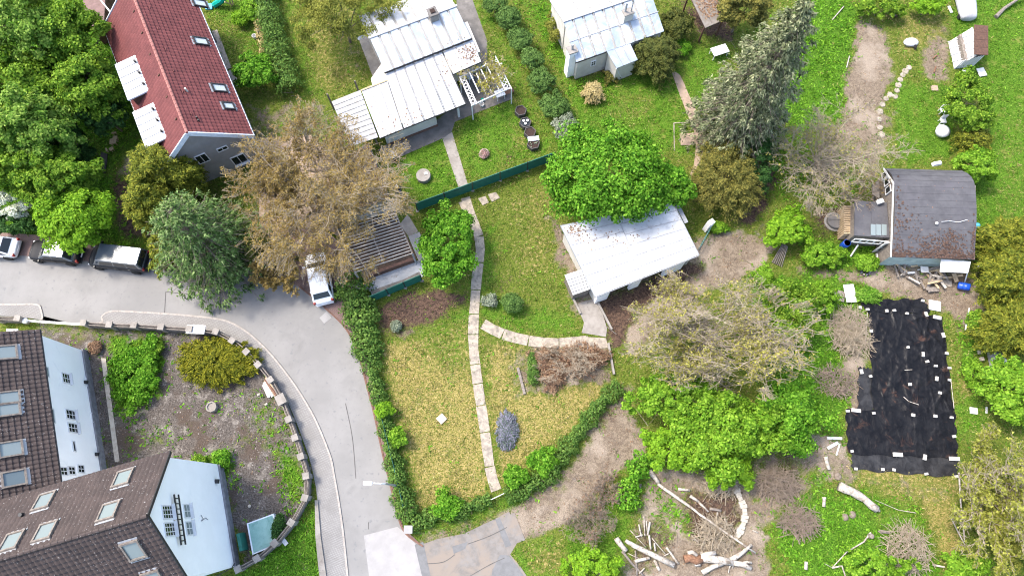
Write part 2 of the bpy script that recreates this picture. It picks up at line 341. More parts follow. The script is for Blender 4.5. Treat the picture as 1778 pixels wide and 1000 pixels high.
PAINT = [
 ('weed', .8, [(-200, -200), (215, -60), (250, 200), (250, 260), (340, 430), (-200, 412)]), ('dirt', .8, [(215, 258), (252, 255), (246, 300), (205, 325), (195, 300)]),
 ('lush', .6, [(165, 205), (240, 190), (245, 250), (190, 310), (160, 300)]),
 ('gravel', .95, [(75, 562), (330, 576), (400, 588), (452, 632), (500, 720), (538, 800), (548, 862), (500, 925), (425, 990), (380, 815), (180, 810), (60, 560)]),
 ('dirt', .5, [(80, 565), (200, 570), (190, 600), (90, 590)]), ('weed', .9, [(195, 590), (280, 590), (278, 690), (205, 720), (190, 660)]),
 ('weed', .3, [(440, 690), (500, 720), (535, 840), (546, 870), (505, 890), (470, 800)]), ('weed', .25, [(220, 720), (330, 740), (300, 780), (220, 790)]), ('grass', .3, [(400, 640), (470, 700), (480, 800), (420, 780)]), ('weed', .7, [(330, 790), (400, 780), (405, 835), (360, 810)]), ('weed', .5, [(480, 790), (520, 780), (538, 860), (500, 850)]),
 ('weed', .95, [(380, 1030), (430, 990), (500, 930), (550, 872), (562, 1030)]), ('gravel', .4, [(505, 950), (530, 930), (540, 990), (515, 1000)]),
 ('lush', .5, [(340, -40), (460, -40), (470, 110), (420, 110), (380, 60)]), ('dry', .3, [(340, 20), (440, 40), (440, 100), (400, 100)]),
 ('dry', .5, [(520, -60), (600, -20), (650, 130), (560, 170), (530, 120)]), ('lush', .35, [(490, 0), (520, 0), (560, 170), (520, 170)]), ('dirt', .35, [(575, 80), (640, 60), (665, 135), (610, 140)]),
 ('lush', .75, [(685, 272), (772, 236), (805, 335), (730, 352), (690, 300)]), ('lush', .6, [(790, 215), (885, 178), (960, 262), (815, 312)]), ('dry', .45, [(890, 215), (910, 220), (925, 260), (900, 265)]),
 ('soil', .7, [(870, 268), (890, 262), (898, 275), (880, 285)], ), ('lush', .4, [(800, 0), (850, 0), (990, 250), (960, 260), (900, 170), (850, 60)]), ('dry', .25, [(855, 30), (880, 60), (960, 200), (945, 215)]),
 ('lush', .65, [(985, 150), (1180, 120), (1205, 270), (1000, 235)]), ('dry', .3, [(1080, 150), (1150, 170), (1130, 220), (1050, 200)]), ('lush', .6, [(1180, 80), (1270, 80), (1225, 200), (1195, 180)]),
 ('soil', .8, [(1180, 0), (1270, 30), (1275, 75), (1215, 60), (1195, 40)]), ('weed', .6, [(905, 0), (975, 0), (1000, 130), (1060, 130), (1050, 150), (985, 160)]),
 ('soil', .6, [(985, 125), (1060, 112), (1065, 128), (1000, 140)]),
 # the plot in the middle
 ('dry', .8, [(655, 590), (820, 555), (852, 865), (720, 895), (672, 690)]), ('lush', .4, [(700, 570), (820, 500), (822, 650), (760, 640)]), ('lush', .3, [(680, 640), (700, 700), (735, 860), (715, 880), (685, 760)]),
 ('soil', .9, [(650, 545), (700, 508), (765, 498), (815, 520), (760, 560), (690, 590), (655, 575)]), ('dirt', .5, [(655, 570), (700, 590), (750, 570), (700, 560)]),
 ('dry', .8, [(836, 590), (1000, 602), (1062, 672), (990, 752), (930, 792), (870, 850)]), ('dirt', .55, [(880, 612), (935, 602), (945, 680), (900, 695)]), ('dirt', .85, [(930, 600), (1055, 598), (1060, 660), (945, 680)]),
 ('grass', .7, [(825, 335), (962, 292), (985, 400), (1005, 500), (1010, 582), (870, 580), (835, 545)]), ('lush', .6, [(830, 400), (860, 390), (870, 520), (1000, 540), (1008, 582), (880, 578), (835, 545)]), ('dry', .45, [(885, 350), (960, 310), (975, 400), (965, 480), (900, 480)]), ('lush', .4, [(890, 385), (920, 375), (925, 400), (895, 410)]),
 ('dirt', .9, [(955, 380), (978, 392), (1036, 520), (1004, 545), (985, 490), (962, 430)]), ('soil', .4, [(860, 480), (900, 470), (880, 520), (850, 520)]),
 # right part
 ('weed', .9, [(1395, -60), (1495, 20), (1470, 225), (1390, 225), (1330, 180)]), ('dirt', 1, [(1490, 30), (1545, 62), (1552, 130), (1525, 190), (1510, 240), (1462, 230), (1466, 140), (1480, 90)]),
 ('dirt', .9, [(1598, 50), (1645, 40), (1650, 140), (1622, 145), (1600, 115)]), ('dry', .5, [(1545, 20), (1640, 20), (1640, 70), (1560, 110)]), ('lush', .95, [(1555, 145), (1640, 150), (1655, 270), (1570, 280), (1550, 210)]),
 ('lush', .95, [(1655, -80), (1900, -80), (1900, 420), (1695, 430), (1690, 300), (1730, 200), (1660, 110)]), ('dry', .3, [(1735, 200), (1778, 180), (1778, 380), (1730, 390)]), ('dirt', .35, [(1770, 100), (1800, 100), (1800, 160), (1770, 150)]),
 ('dirt', .6, [(1420, 215), (1560, 190), (1540, 285), (1480, 340), (1400, 320)]), ('weed', .45, [(1330, 215), (1420, 215), (1400, 350), (1330, 340)]), ('weed', .4, [(1440, 320), (1500, 280), (1500, 350), (1450, 370)]),
 ('soil', .95, [(1325, 285), (1350, 300), (1325, 370), (1295, 415), (1272, 398), (1302, 350)]), ('gravel', .5, [(1280, 395), (1340, 385), (1345, 430), (1290, 410)]),
 ('dirt', .95, [(1035, 500), (1180, 430), (1238, 408), (1290, 398), (1348, 428), (1330, 470), (1240, 500), (1160, 560), (1100, 610), (1062, 600)]), ('soil', .45, [(1035, 520), (1210, 450), (1225, 465), (1120, 520), (1060, 590)]), ('gravel', .35, [(1060, 520), (1100, 500), (1110, 560), (1075, 580)]),
 ('dirt', .95, [(1380, 462), (1480, 465), (1545, 452), (1695, 470), (1705, 570), (1650, 545), (1510, 505), (1390, 482)]), ('weed', .8, [(1395, 410), (1520, 420), (1528, 470), (1400, 465)]), ('soil', .7, [(1410, 355), (1480, 350), (1480, 410), (1420, 410)]),
 ('weed', .75, [(1310, 470), (1500, 490), (1500, 600), (1480, 720), (1380, 700), (1310, 600)]), ('dirt', .85, [(1470, 590), (1508, 600), (1502, 725), (1468, 745), (1462, 640)]),
 ('dry', .6, [(1648, 560), (1705, 560), (1712, 745), (1662, 765)]), ('lush', .7, [(1660, 680), (1715, 690), (1715, 745), (1660, 760)]), ('weed', .7, [(1660, 550), (1710, 590), (1700, 680), (1670, 650)]), ('dirt', .6, [(1650, 520), (1705, 530), (1700, 580), (1660, 575)]),
 ('dry', .75, [(1465, 790), (1668, 820), (1672, 985), (1590, 950), (1600, 900), (1480, 855)]), ('dirt', .4, [(1480, 820), (1660, 835), (1660, 880), (1520, 860)]),
 ('weed', .8, [(1350, 870), (1500, 850), (1595, 882), (1615, 930), (1640, 1030), (1400, 1030), (1335, 940)]), ('lush', .6, [(1500, 885), (1600, 885), (1620, 940), (1560, 960)]),
 ('dirt', .95, [(1128, 808), (1300, 825), (1330, 930), (1330, 1040), (1070, 1040), (1100, 900)]), ('soil', .75, [(1190, 850), (1290, 850), (1290, 940), (1190, 940)]), ('soil', .5, [(1090, 900), (1160, 890), (1180, 960), (1100, 1000)]), ('weed', .35, [(1120, 840), (1180, 850), (1200, 920), (1130, 910)]),
 ('dirt', .75, [(1340, 740), (1470, 735), (1482, 830), (1380, 880), (1310, 920), (1300, 860)]), ('weed', .6, [(1420, 690), (1475, 680), (1470, 760), (1420, 760)]), ('weed', .5, [(1400, 820), (1440, 810), (1450, 860), (1390, 870)]), ('soil', .5, [(1350, 760), (1400, 760), (1390, 840), (1345, 850)]),
 ('dirt', 1, [(870, 892), (905, 935), (960, 925), (1012, 890), (1060, 840), (1118, 790), (1120, 755), (1092, 715), (1090, 672), (1062, 688), (1012, 757), (965, 820), (900, 862)]), ('soil', .45, [(1065, 680), (1092, 680), (1080, 720), (1000, 800), (960, 830), (1010, 760)]), ('gravel', .3, [(930, 850), (1010, 800), (1020, 850), (950, 900)]),
 ('lush', .65, [(722, 905), (872, 866), (1012, 760), (1018, 775), (892, 892), (800, 920), (722, 945)]), ('dirt', .6, [(725, 920), (800, 910), (870, 885), (880, 895), (800, 935), (730, 950)]),
 ('lush', .6, [(882, 962), (980, 915), (1062, 850), (1100, 800), (1132, 800), (1100, 900), (1060, 1040), (905, 1040)]), ('dry', .5, [(900, 960), (980, 930), (1000, 1000), (930, 1000)]),
 ('soil', .6, [(300, 430), (560, 420), (600, 500), (520, 510), (330, 475)]), ('dirt', .5, [(430, 180), (560, 180), (600, 300), (560, 400), (440, 400)]),
 ('lush', .4, [(590, 500), (640, 520), (720, 900), (700, 930), (640, 680)]),
]
PAINT += [('soil', .85, [(1038, 522), (1120, 488), (1215, 450), (1215, 475), (1110, 540), (1078, 610), (1056, 582)]), ('soil', .8, [(200, 300), (260, 330), (300, 420), (210, 410), (195, 350)])]
for a in PAINT: paint(*a)
rng = np.random.default_rng(7)
def cls_at(x, y):
    """nearest survey weights at points"""
    i = np.clip(np.searchsorted(xs, x), 0, len(xs) - 1); j = np.clip(np.searchsorted(ys, y), 0, len(ys) - 1); return W[j, i]
GZ = .018 * np.sin(GX * 1.1 + 2 * np.sin(GY * .7)) * np.cos(GY * .9 + GX * .3)
ny, nx = GX.shape
idx = np.arange(nx * ny).reshape(ny, nx)
quads = np.stack([idx[:-1, :-1], idx[:-1, 1:], idx[1:, 1:], idx[1:, :-1]], -1).reshape(-1, 4)
def ground_mat():
    m, N, L = new_mat('ground_cover'); b = N['Principled BSDF']; co = wcoord(N); b.inputs['Roughness'].default_value = .95; b.inputs['Specular IOR Level'].default_value = .1
    sep = []
    for nm in ('cover_a', 'cover_b'):
        a = N.new('ShaderNodeAttribute'); a.attribute_name = nm; s = N.new('ShaderNodeSeparateColor'); L.new(a.outputs['Color'], s.inputs[0]); sep += list(s.outputs)
    n1 = noise(N, L, co, 1.2, 6, .7); n2 = noise(N, L, co, 4.0, 5, .75); n3 = noise(N, L, co, 9, 3, .7); n4 = noise(N, L, co, .35, 4, .6)
    col = mixc(N, L, ramp(N, L, n3, .4, .6), (.045, .078, .008), (.125, .152, .024)); col = mixc(N, L, ramp(N, L, n2, .52, .66), col, (.20, .175, .062))
    pal = {'lush': ((.034, .09, .005), (.10, .185, .018)), 'dry': ((.30, .235, .085), (.095, .108, .017)), 'dirt': ((.20, .16, .116), (.13, .10, .072)),
           'soil': ((.11, .07, .05), (.045, .03, .023)), 'gravel': ((.055, .047, .041), (.12, .105, .092)), 'weed': ((.028, .078, .005), (.085, .175, .015))}
    for i, k in enumerate(CLS[1:]):
        nn = (n1, n2)[i % 2]
        v = math_(N, L, 'MULTIPLY_ADD', math_(N, L, 'SUBTRACT', nn, .5), 1.5, sep[i])
        v = math_(N, L, 'MULTIPLY_ADD', math_(N, L, 'SUBTRACT', n3, .5), .5, v)
        c = mixc(N, L, ramp(N, L, n3 if k in ('lush', 'weed', 'gravel', 'dry') else n2, .4, .6), *pal[k])
        if k == 'dry':
            c = mixc(N, L, math_(N, L, 'MULTIPLY', ramp(N, L, n2, .53, .64), .75), c, (.38, .295, .125)); c = mixc(N, L, math_(N, L, 'MULTIPLY', ramp(N, L, noise(N, L, co, .9, 4), .55, .7), .6), c, (.085, .12, .02))
        if k == 'lush':
            c = mixc(N, L, math_(N, L, 'MULTIPLY', ramp(N, L, noise(N, L, co, .8, 5, .7), .54, .68), .6), c, (.21, .19, .055)); c = mixc(N, L, math_(N, L, 'MULTIPLY', ramp(N, L, noise(N, L, co, 1.9, 4), .58, .7), .7), c, (.035, .085, .008))
        if k == 'gravel':
            c = mixc(N, L, ramp(N, L, n1, .5, .68), c, (.20, .18, .158)); c = mixc(N, L, ramp(N, L, n4, .5, .62), c, (.075, .058, .046)); c = mixc(N, L, math_(N, L, 'MULTIPLY', ramp(N, L, noise(N, L, co, 8, 2), .62, .66), ramp(N, L, n1, .4, .6)), c, (.34, .315, .29))
        if k == 'dirt':
            c = mixc(N, L, ramp(N, L, n1, .48, .7), c, (.115, .088, .066)); c = mixc(N, L, math_(N, L, 'MULTIPLY', ramp(N, L, n4, .45, .65), .65), c, (.30, .25, .195)); c = mixc(N, L, math_(N, L, 'MULTIPLY', ramp(N, L, noise(N, L, co, 11, 2), .62, .7), .6), c, (.34, .28, .22))
        col = mixc(N, L, ramp(N, L, v, .3, .7), col, c)
    col = mixc(N, L, ramp(N, L, noise(N, L, co, 16, 2), .42, .62), col, mixc(N, L, .55, col, (.5, .5, .5), 'MULTIPLY'))
    L.new(col, b.inputs['Base Color'])
    L.new(bump(N, L, math_(N, L, 'ADD', n2, n3), .6, .06), b.inputs['Normal'])
ground_mat()
g = np_mesh('ground', np.stack([GX, GY, GZ], -1).reshape(-1, 3), quads, 'ground_cover', smooth=True); tag(g, kind='structure')
for nm, cols in (('cover_a', (1, 2, 3)), ('cover_b', (4, 5, 6))):
    at = g.data.color_attributes.new(nm, 'FLOAT_COLOR', 'POINT'); c = np.ones((nx * ny, 4), np.float32); c[:, :3] = W.reshape(-1, 7)[:, cols]; at.data.foreach_set('color', c.ravel())

# ------------------------------------------------------------------ roads, pavements, paths
HARD = []                                          # plan polygons that no grass grows through
def hard(pts): HARD.append([P(u, v).xy[:] for u, v in pts])
def smooth_line(pts, k=5):
    """Catmull-Rom through plan points"""
    out = []; n = len(pts)
    for i in range(n - 1):
        p0, p1, p2, p3 = [np.array(pts[min(max(j, 0), n - 1)], float) for j in (i - 1, i, i + 1, i + 2)]
        for t in np.linspace(0, 1, k, endpoint=False):
            out.append(tuple(.5 * (2 * p1 + (p2 - p0) * t + (2 * p0 - 5 * p1 + 4 * p2 - p3) * t * t + (3 * p1 - p0 - 3 * p2 + p3) * t ** 3)))
    out.append(tuple(pts[-1])); return out
def sheet(name, pts, z, mat, parent=None, kind='structure', thick=.0, reg=True):
    if reg: hard(pts)
    w = [P(u, v) for u, v in pts]; m = MB()
    m.prism([(p.x, p.y) for p in w], z - max(thick, .02), z); o = m.build(name, mat, parent)
    if parent is None: tag(o, kind=kind)
    return o
OUT_KERB = smooth_line([(-260, 524), (0, 529), (62, 529), (72, 538), (75, 552), (80, 559), (172, 562), (178, 550), (196, 541), (250, 543), (310, 547), (370, 553), (402, 561), (432, 579), (462, 606), (491, 640), (521, 682), (549, 731), (573, 790), (580, 822), (590, 880), (597, 932), (604, 1000), (612, 1080)], 4)
EAST_KERB = smooth_line([(520, 498), (549, 521), (569, 539), (596, 565), (612, 590), (624, 619), (637, 670), (650, 720), (665, 790), (680, 850), (690, 892), (704, 925), (735, 948)], 4)
road_poly = [(-260, 440), (0, 441), (250, 462), (340, 478), (430, 478), (480, 482)] + EAST_KERB + [(745, 1000), (752, 1080)] + OUT_KERB[::-1]
sheet('road', road_poly, .03, 'asphalt')
sheet('road_patch', [(632, 929), (690, 914), (706, 926), (727, 950), (737, 1000), (746, 1080), (650, 1080), (641, 1000)], .036, 'concrete_light')
sheet('side_road', [(727, 946), (760, 935), (805, 926), (860, 900), (884, 888), (905, 930), (886, 962), (905, 985), (935, 1030), (952, 1080), (754, 1080), (746, 1000)], .032, 'asphalt_old')
for pts, mt in [([(720, 945), (735, 940), (748, 1000), (752, 1040), (738, 1040), (733, 1000)], 'asphalt_dark'), ([(860, 902), (868, 898), (888, 946), (878, 950)], 'asphalt_dark'), ([(868, 898), (893, 889), (912, 937), (888, 946)], 'asphalt_old'),
                ([(785, 948), (812, 940), (808, 952), (788, 961)], 'asphalt_dark'), ([(868, 962), (885, 964), (900, 985), (930, 1030), (850, 1040), (855, 990)], 'asphalt_dark')]:
    sheet('asphalt_patch', pts, .0375 + .001 * len(HARD) % .004, mt)
def strip(name, line, w, z, mat, parent=None, h=.0):
    """narrow band along a world polyline"""
    m = MB(); n = len(line)
    for i in range(n - 1):
        a, b = Vector(line[i]), Vector(line[i + 1]); a.z = b.z = z
        m.bar(a, b + (b - a).normalized() * .01, w, h or .01)
    return m.build(name, mat, parent)
def wl_(pts): return [P(u, v) for u, v in pts]
for i, ln in enumerate([[(790, 962), (770, 975), (742, 978)], [(812, 944), (850, 930), (880, 915)], [(815, 1000), (850, 980), (876, 968)], [(288, 507), (320, 510), (360, 515)], [(288, 507), (286, 545)], [(384, 517), (382, 546)], [(600, 700), (612, 760), (618, 830)], [(640, 906), (640, 918)]]):
    o = strip('road_crack', wl_(smooth_line(ln, 4)), .05, .042, 'crack'); tag(o, kind='structure')
# pavement on the inner side of the bend with stone kerb
INNER = smooth_line([(-260, 546), (0, 549), (74, 556), (150, 566), (210, 569), (290, 573), (335, 575), (382, 580), (412, 592), (440, 616), (470, 651), (496, 691), (512, 725), (526, 762), (538, 796), (546, 830), (551, 862), (554, 930), (561, 1000), (566, 1080)], 4)
pv = sheet('pavement', OUT_KERB + INNER[::-1], .10, 'paving_grey', thick=.12)
kerb_line = wl_(OUT_KERB)
k = empty('kerb', kerb_line[0], kind='structure')
m = MB()
acc = 0
for i in range(len(kerb_line) - 1):
    a, b = kerb_line[i].copy(), kerb_line[i + 1].copy(); a.z = b.z = .06; n = max(1, round((b - a).length / 1.0))
    for j in range(n):
        p, q = a.lerp(b, j / n), a.lerp(b, (j + 1) / n); dq = (q - p) * .012
        MB().bar(p + dq, q - dq, .14, .11).build('kerb_stone', 'kerb_stone', k)
ek = wl_(EAST_KERB); k2 = empty('edge_kerb', ek[0], kind='structure')
for i in range(len(ek) - 1):
    a, b = ek[i].copy(), ek[i + 1].copy(); a.z = b.z = .05; n = max(1, round((b - a).length / 1.0))
    for j in range(n):
        p, q = a.lerp(b, j / n), a.lerp(b, (j + 1) / n); dq = (q - p) * .012
        MB().bar(p + dq, q - dq, .12, .08).build('kerb_stone', 'brick_red', k2)
sheet('brick_strip', [(-260, 400), (0, 404), (60, 408), (160, 425), (330, 445), (420, 430), (480, 400), (560, 395), (600, 430), (612, 500), (608, 545), (632, 600), (650, 680), (665, 760), (684, 850), (700, 915)] + EAST_KERB[::-1] + [(480, 482), (430, 478), (340, 478), (250, 462), (0, 441), (-260, 440)], .045, 'paving_red')
sheet('drain_plate', [(555, 552), (567, 541), (576, 552), (563, 562)], .052, 'concrete_light')
sheet('low_concrete_edge', [(548, 868), (553, 868), (558, 930), (568, 1000), (572, 1080), (562, 1080), (556, 1000), (549, 930)], .24, 'concrete', thick=.3)
# driveway paving under the brown tree
sheet('driveway', [(450, 240), (540, 235), (590, 290), (620, 430), (560, 395), (480, 400), (450, 415)], .02, 'sand_path')
# concrete around the white roofed house
sheet('house_apron', [(655, 262), (672, 250), (760, 208), (800, 175), (800, 110), (885, 150), (890, 172), (836, 193), (790, 212), (784, 230), (770, 240), (690, 275)], .03, 'concrete_dark')
sheet('house_path', [(768, 241), (785, 230), (814, 326), (798, 332)], .036, 'concrete')
sheet('side_strip', [(790, -40), (806, -40), (846, 72), (846, 115), (800, 112)], .028, 'concrete_dark')
sheet('side_slab', [(622, 66), (640, 60), (675, 140), (652, 146)], .028, 'concrete')
sheet('sand_path', smooth_line([(1166, 125), (1180, 130), (1196, 165), (1214, 205), (1222, 245), (1218, 275), (1205, 300), (1185, 350), (1172, 372), (1163, 368), (1185, 330), (1205, 285), (1207, 235), (1196, 205), (1180, 165)], 2), .022, 'sand_path')
sheet('brick_square', [(1180, 233), (1206, 231), (1206, 252), (1182, 253)], .03, 'sand_path')
for a, b in [((1170, 214), (1171, 262)), ((1170, 214), (1206, 213))]:
    o = MB().bar(P(*a, .04), P(*b, .03), .08, .06).build('bed_edging', 'slab'); tag(o, kind='structure')
# garden path: cast slabs one after another
def slab_path(name, centre, width, n_len, mat='slab', z=.05):
    e = empty(name, P(*centre[0]), kind='structure'); line = wl_(smooth_line(centre, 6)); R = random.Random(3)
    d = [0]
    for i in range(len(line) - 1): d.append(d[-1] + (line[i + 1] - line[i]).length)
    def at(s):
        for i in range(len(line) - 1):
            if d[i + 1] >= s: return line[i].lerp(line[i + 1], (s - d[i]) / max(1e-6, d[i + 1] - d[i]))
        return line[-1]
    s = 0
    while s < d[-1] - .2:
        l = min(n_len * R.uniform(.75, 1.3), d[-1] - s); a, b, mid = at(s + .035), at(s + l - .035), at(s + l / 2)
        ps = [a, mid, b]; L_, R_ = [], []
        for i, p in enumerate(ps):
            t = (ps[min(i + 1, 2)] - ps[max(i - 1, 0)]).normalized(); nn = Vector((-t.y, t.x, 0)); w = width * R.uniform(.92, 1.08) / 2
            L_.append(p + nn * w); R_.append(p - nn * w)
        poly = [(p.x, p.y) for p in L_ + R_[::-1]]; HARD.append(poly)
        zz = z + R.uniform(-.012, .012)
        MB().prism(poly, -.05, [zz + R.uniform(-.008, .008) for _ in poly]).build('slab', mat, e); s += l
    return e
slab_path('garden_path', [(808, 343), (819, 378), (831, 408), (834, 440), (828, 480), (825, 520), (822, 562), (822, 600), (826, 640), (833, 690), (840, 735), (846, 780), (852, 820), (862, 852)], .78, 2.0)
slab_path('branch_path', [(838, 562), (870, 579), (920, 592), (970, 596), (1022, 592)], .85, 2.1)
for pts in [[(830, 345), (843, 341), (849, 352), (838, 357)], [(847, 338), (861, 334), (868, 344), (854, 351)], [(796, 352), (812, 348), (818, 362), (803, 366)]]:
    sheet('stepping_slab', pts, .045, 'slab')
sheet('concrete_pad', [(1000, 528), (1034, 518), (1046, 545), (1054, 570), (1052, 585), (1010, 578), (1014, 560)], .06, 'concrete', thick=.1)
sheet('concrete_landing', [(1016, 585), (1052, 587), (1056, 604), (1026, 606)], .05, 'slab')
for a, b in [((1036, 522), (1062, 572)), ((1056, 596), (1066, 650)), ((992, 512), (1008, 545))]:
    o = MB().bar(P(*a, .1), P(*b, .1), .16, .3).build('retaining_edge', 'concrete'); tag(o, kind='structure')
# ------------------------------------------------------------------ buildings
def frame2(cx, cy, a):
    ca, sa = math.cos(a), math.sin(a)
    return lambda lx, ly, z: Vector((cx + lx * ca - ly * sa, cy + lx * sa + ly * ca, z))
def tiles(name, mat, parent, a0, a1, b0, b1, course=.36, tw=.32, wave=.035, lift=.05, holes=()):
    """overlapping tile courses between lower edge a0-a1 and upper edge b0-b1 (each tile its own bent face strip)"""
    a0, a1, b0, b1 = map(Vector, (a0, a1, b0, b1)); up = ((b0 - a0) + (b1 - a1)) * .5; along = a1 - a0
    n = along.cross(up).normalized()
    if n.z < 0: n = -n
    nr = max(1, round(up.length / course)); nc = max(1, round(along.length / tw))
    prof = [(0, 0), (.18, .75), (.42, 1), (.68, .55), (1, 0)]
    off = parent.location
    V = []; Fq = []
    rr = np.random.default_rng(5)
    for r in range(nr):
        s0, s1 = r / nr, min(1.0, (r + 1.12) / nr)
        for c in range(nc):
            h = rr.uniform(-.006, .006); k = len(V)
            for s, l in ((s0, lift), (s1, .004)):
                e0 = a0.lerp(b0, s); e1 = a1.lerp(b1, s)
                for (q, w) in prof:
                    V.append(e0.lerp(e1, (c + q) / nc) + n * (l + h + w * wave) - off)
            e0 = a0.lerp(b0, s0); e1 = a1.lerp(b1, s0)
            for i in range(4): Fq.append((k + i, k + i + 1, k + 5 + i + 1, k + 5 + i))
    o = np_mesh(name, np.array([tuple(v) for v in V]), np.array(Fq), mat, parent); tag(o, kind='stuff')
    for s in (0,): pass
    return o
def slab4(m, q, t):
    """thin slab from 4 corner points, thickness t downwards"""
    q = [Vector(p) for p in q]
    return m.add([tuple(p - Vector((0, 0, t))) for p in q] + [tuple(p) for p in q], [(3, 2, 1, 0), (4, 5, 6, 7), (0, 1, 5, 4), (1, 2, 6, 5), (2, 3, 7, 6), (3, 0, 4, 7)])
def plane_basis(u, n):
    n = Vector(n).normalized(); u = Vector(u); u = (u - n * u.dot(n)).normalized(); return u, n.cross(u), n
def roof_window(parent, c, along, up, w, h, pane='glass_pale', fr='grey_metal', rise=.10):
    """skylight on a slope: c centre on slope, along/up unit directions in the slope"""
    n = along.cross(up).normalized()
    if n.z < 0: n = -n
    M = Matrix((along, up, n)).transposed().to_4x4(); M.translation = c + n * .08
    m = MB()
    for x, y, sx, sy in ((0, h / 2, w + .14, .12), (0, -h / 2, w + .14, .12), (w / 2, 0, .1, h - .12), (-w / 2, 0, .1, h - .12)):
        m.box((x, y, rise / 2), (sx, sy, rise + .08), M=M)
    o = m.build('roof_window', fr, parent)
    MB().box((0, 0, rise * .55), (w - .1, h - .12, .02), M=M).build('pane', pane, o)
    MB().box((0, h / 2 + .12, .01), (w + .16, .16, .03), M=M).build('flashing', 'grey_metal', o)
    MB().box((0, -h / 2 - .15, .01), (w + .16, .22, .02), M=M).build('flashing', 'grey_metal', o)
    return o
def wall_window(parent, c, along, n, w, h, deep=.14, pane='glass_dark', bars=(1, 2), sill=True):
    """casement in a wall: frame set in the wall, muntins, pane, sill"""
    up = Vector((0, 0, 1)); M = Matrix((along, up, n)).transposed().to_4x4(); M.translation = c
    m = MB(); t = .07
    for x, y, sx, sy in ((0, h / 2 - t / 2, w, t), (0, -h / 2 + t / 2, w, t), (w / 2 - t / 2, 0, t, h - 2 * t), (-w / 2 + t / 2, 0, t, h - 2 * t)):
        m.box((x, y, .0), (sx, sy, .09), M=M)
    for i in range(1, bars[0] + 1): m.box((-w / 2 + w * i / (bars[0] + 1), 0, .012), (.045, h - 2 * t, .05), M=M)
    for i in range(1, bars[1] + 1): m.box((0, -h / 2 + h * i / (bars[1] + 1), .008), (w - 2 * t, .04, .045), M=M)
    o = m.build('window', 'white_paint', parent)
    MB().box((0, 0, .004), (w - 2 * t, h - 2 * t, .03), M=M).build('pane', pane, o)
    if sill: MB().box((0, -h / 2 - .04, .09), (w + .12, .06, .22), M=M).build('sill', 'white_paint', o)
    return o

# ---- house with the red tiled roof
hx, hy, ha, hL, hW, hE, hR = -28.03, 33.807, -1.116, 15.49, 7.89, 4.0, 7.45
T = frame2(hx, hy, ha)
red = empty('tiled_house', T(0, 0, 0), 'house with red tiled roof, two white box dormers and grey gable wall', 'house')
ov = .3; we = hE - .12; L2, W2 = hL / 2 - ov, hW / 2 - ov
m = MB(); base = [T(-L2, -W2, 0), T(L2, -W2, 0), T(L2, W2, 0), T(-L2, W2, 0)]
rz_ = hE + (hR - hE) * ov / (hW / 2) - .1
vs = [T(-L2, -W2, 0), T(L2, -W2, 0), T(L2, W2, 0), T(-L2, W2, 0), T(-L2, -W2, rz_), T(L2, -W2, rz_), T(L2, W2, rz_), T(-L2, W2, rz_), T(-L2, 0, hR - .1), T(L2, 0, hR - .1)]
m.add(vs, [(3, 2, 1, 0), (0, 1, 5, 4), (2, 3, 7, 6), (1, 2, 6, 9, 5), (3, 0, 4, 8, 7)]); m.build('wall', 'wall_grey', red)
for s in (-1, 1):
    m = MB(); q = [T(-hL / 2, s * hW / 2, hE), T(hL / 2, s * hW / 2, hE), T(hL / 2, 0, hR), T(-hL / 2, 0, hR)]
    slab4(m, q, .1); m.build('roof_deck', 'brown_wood', red)
    tiles('roof_tile', 'tile_red', red, q[0], q[1], q[3], q[2], .36, .34, wave=.05, lift=.085)
    MB().tube([T(-hL / 2, s * (hW / 2 + .07), hE - .02), T(hL / 2, s * (hW / 2 + .07), hE - .02)], .07, 8).build('gutter', 'white_paint', red)
    for e in (-1, 1):
        m = MB(); a, b = T(e * (hL / 2 + .03), s * (hW / 2 + .02), hE - .06), T(e * (hL / 2 + .03), 0, hR - .04)
        m.bar(a, b, .08, .42, up=(0, 0, 1)); m.build('verge_board', 'fascia', red)
R = random.Random(2)
for i in range(40):
    x0 = -hL / 2 + hL * i / 40
    MB().tube([T(x0, 0, hR + .05), T(x0 + hL / 40 * 1.06, 0, hR + .075)], .13, 8).build('ridge_tile', 'tile_ridge', red)
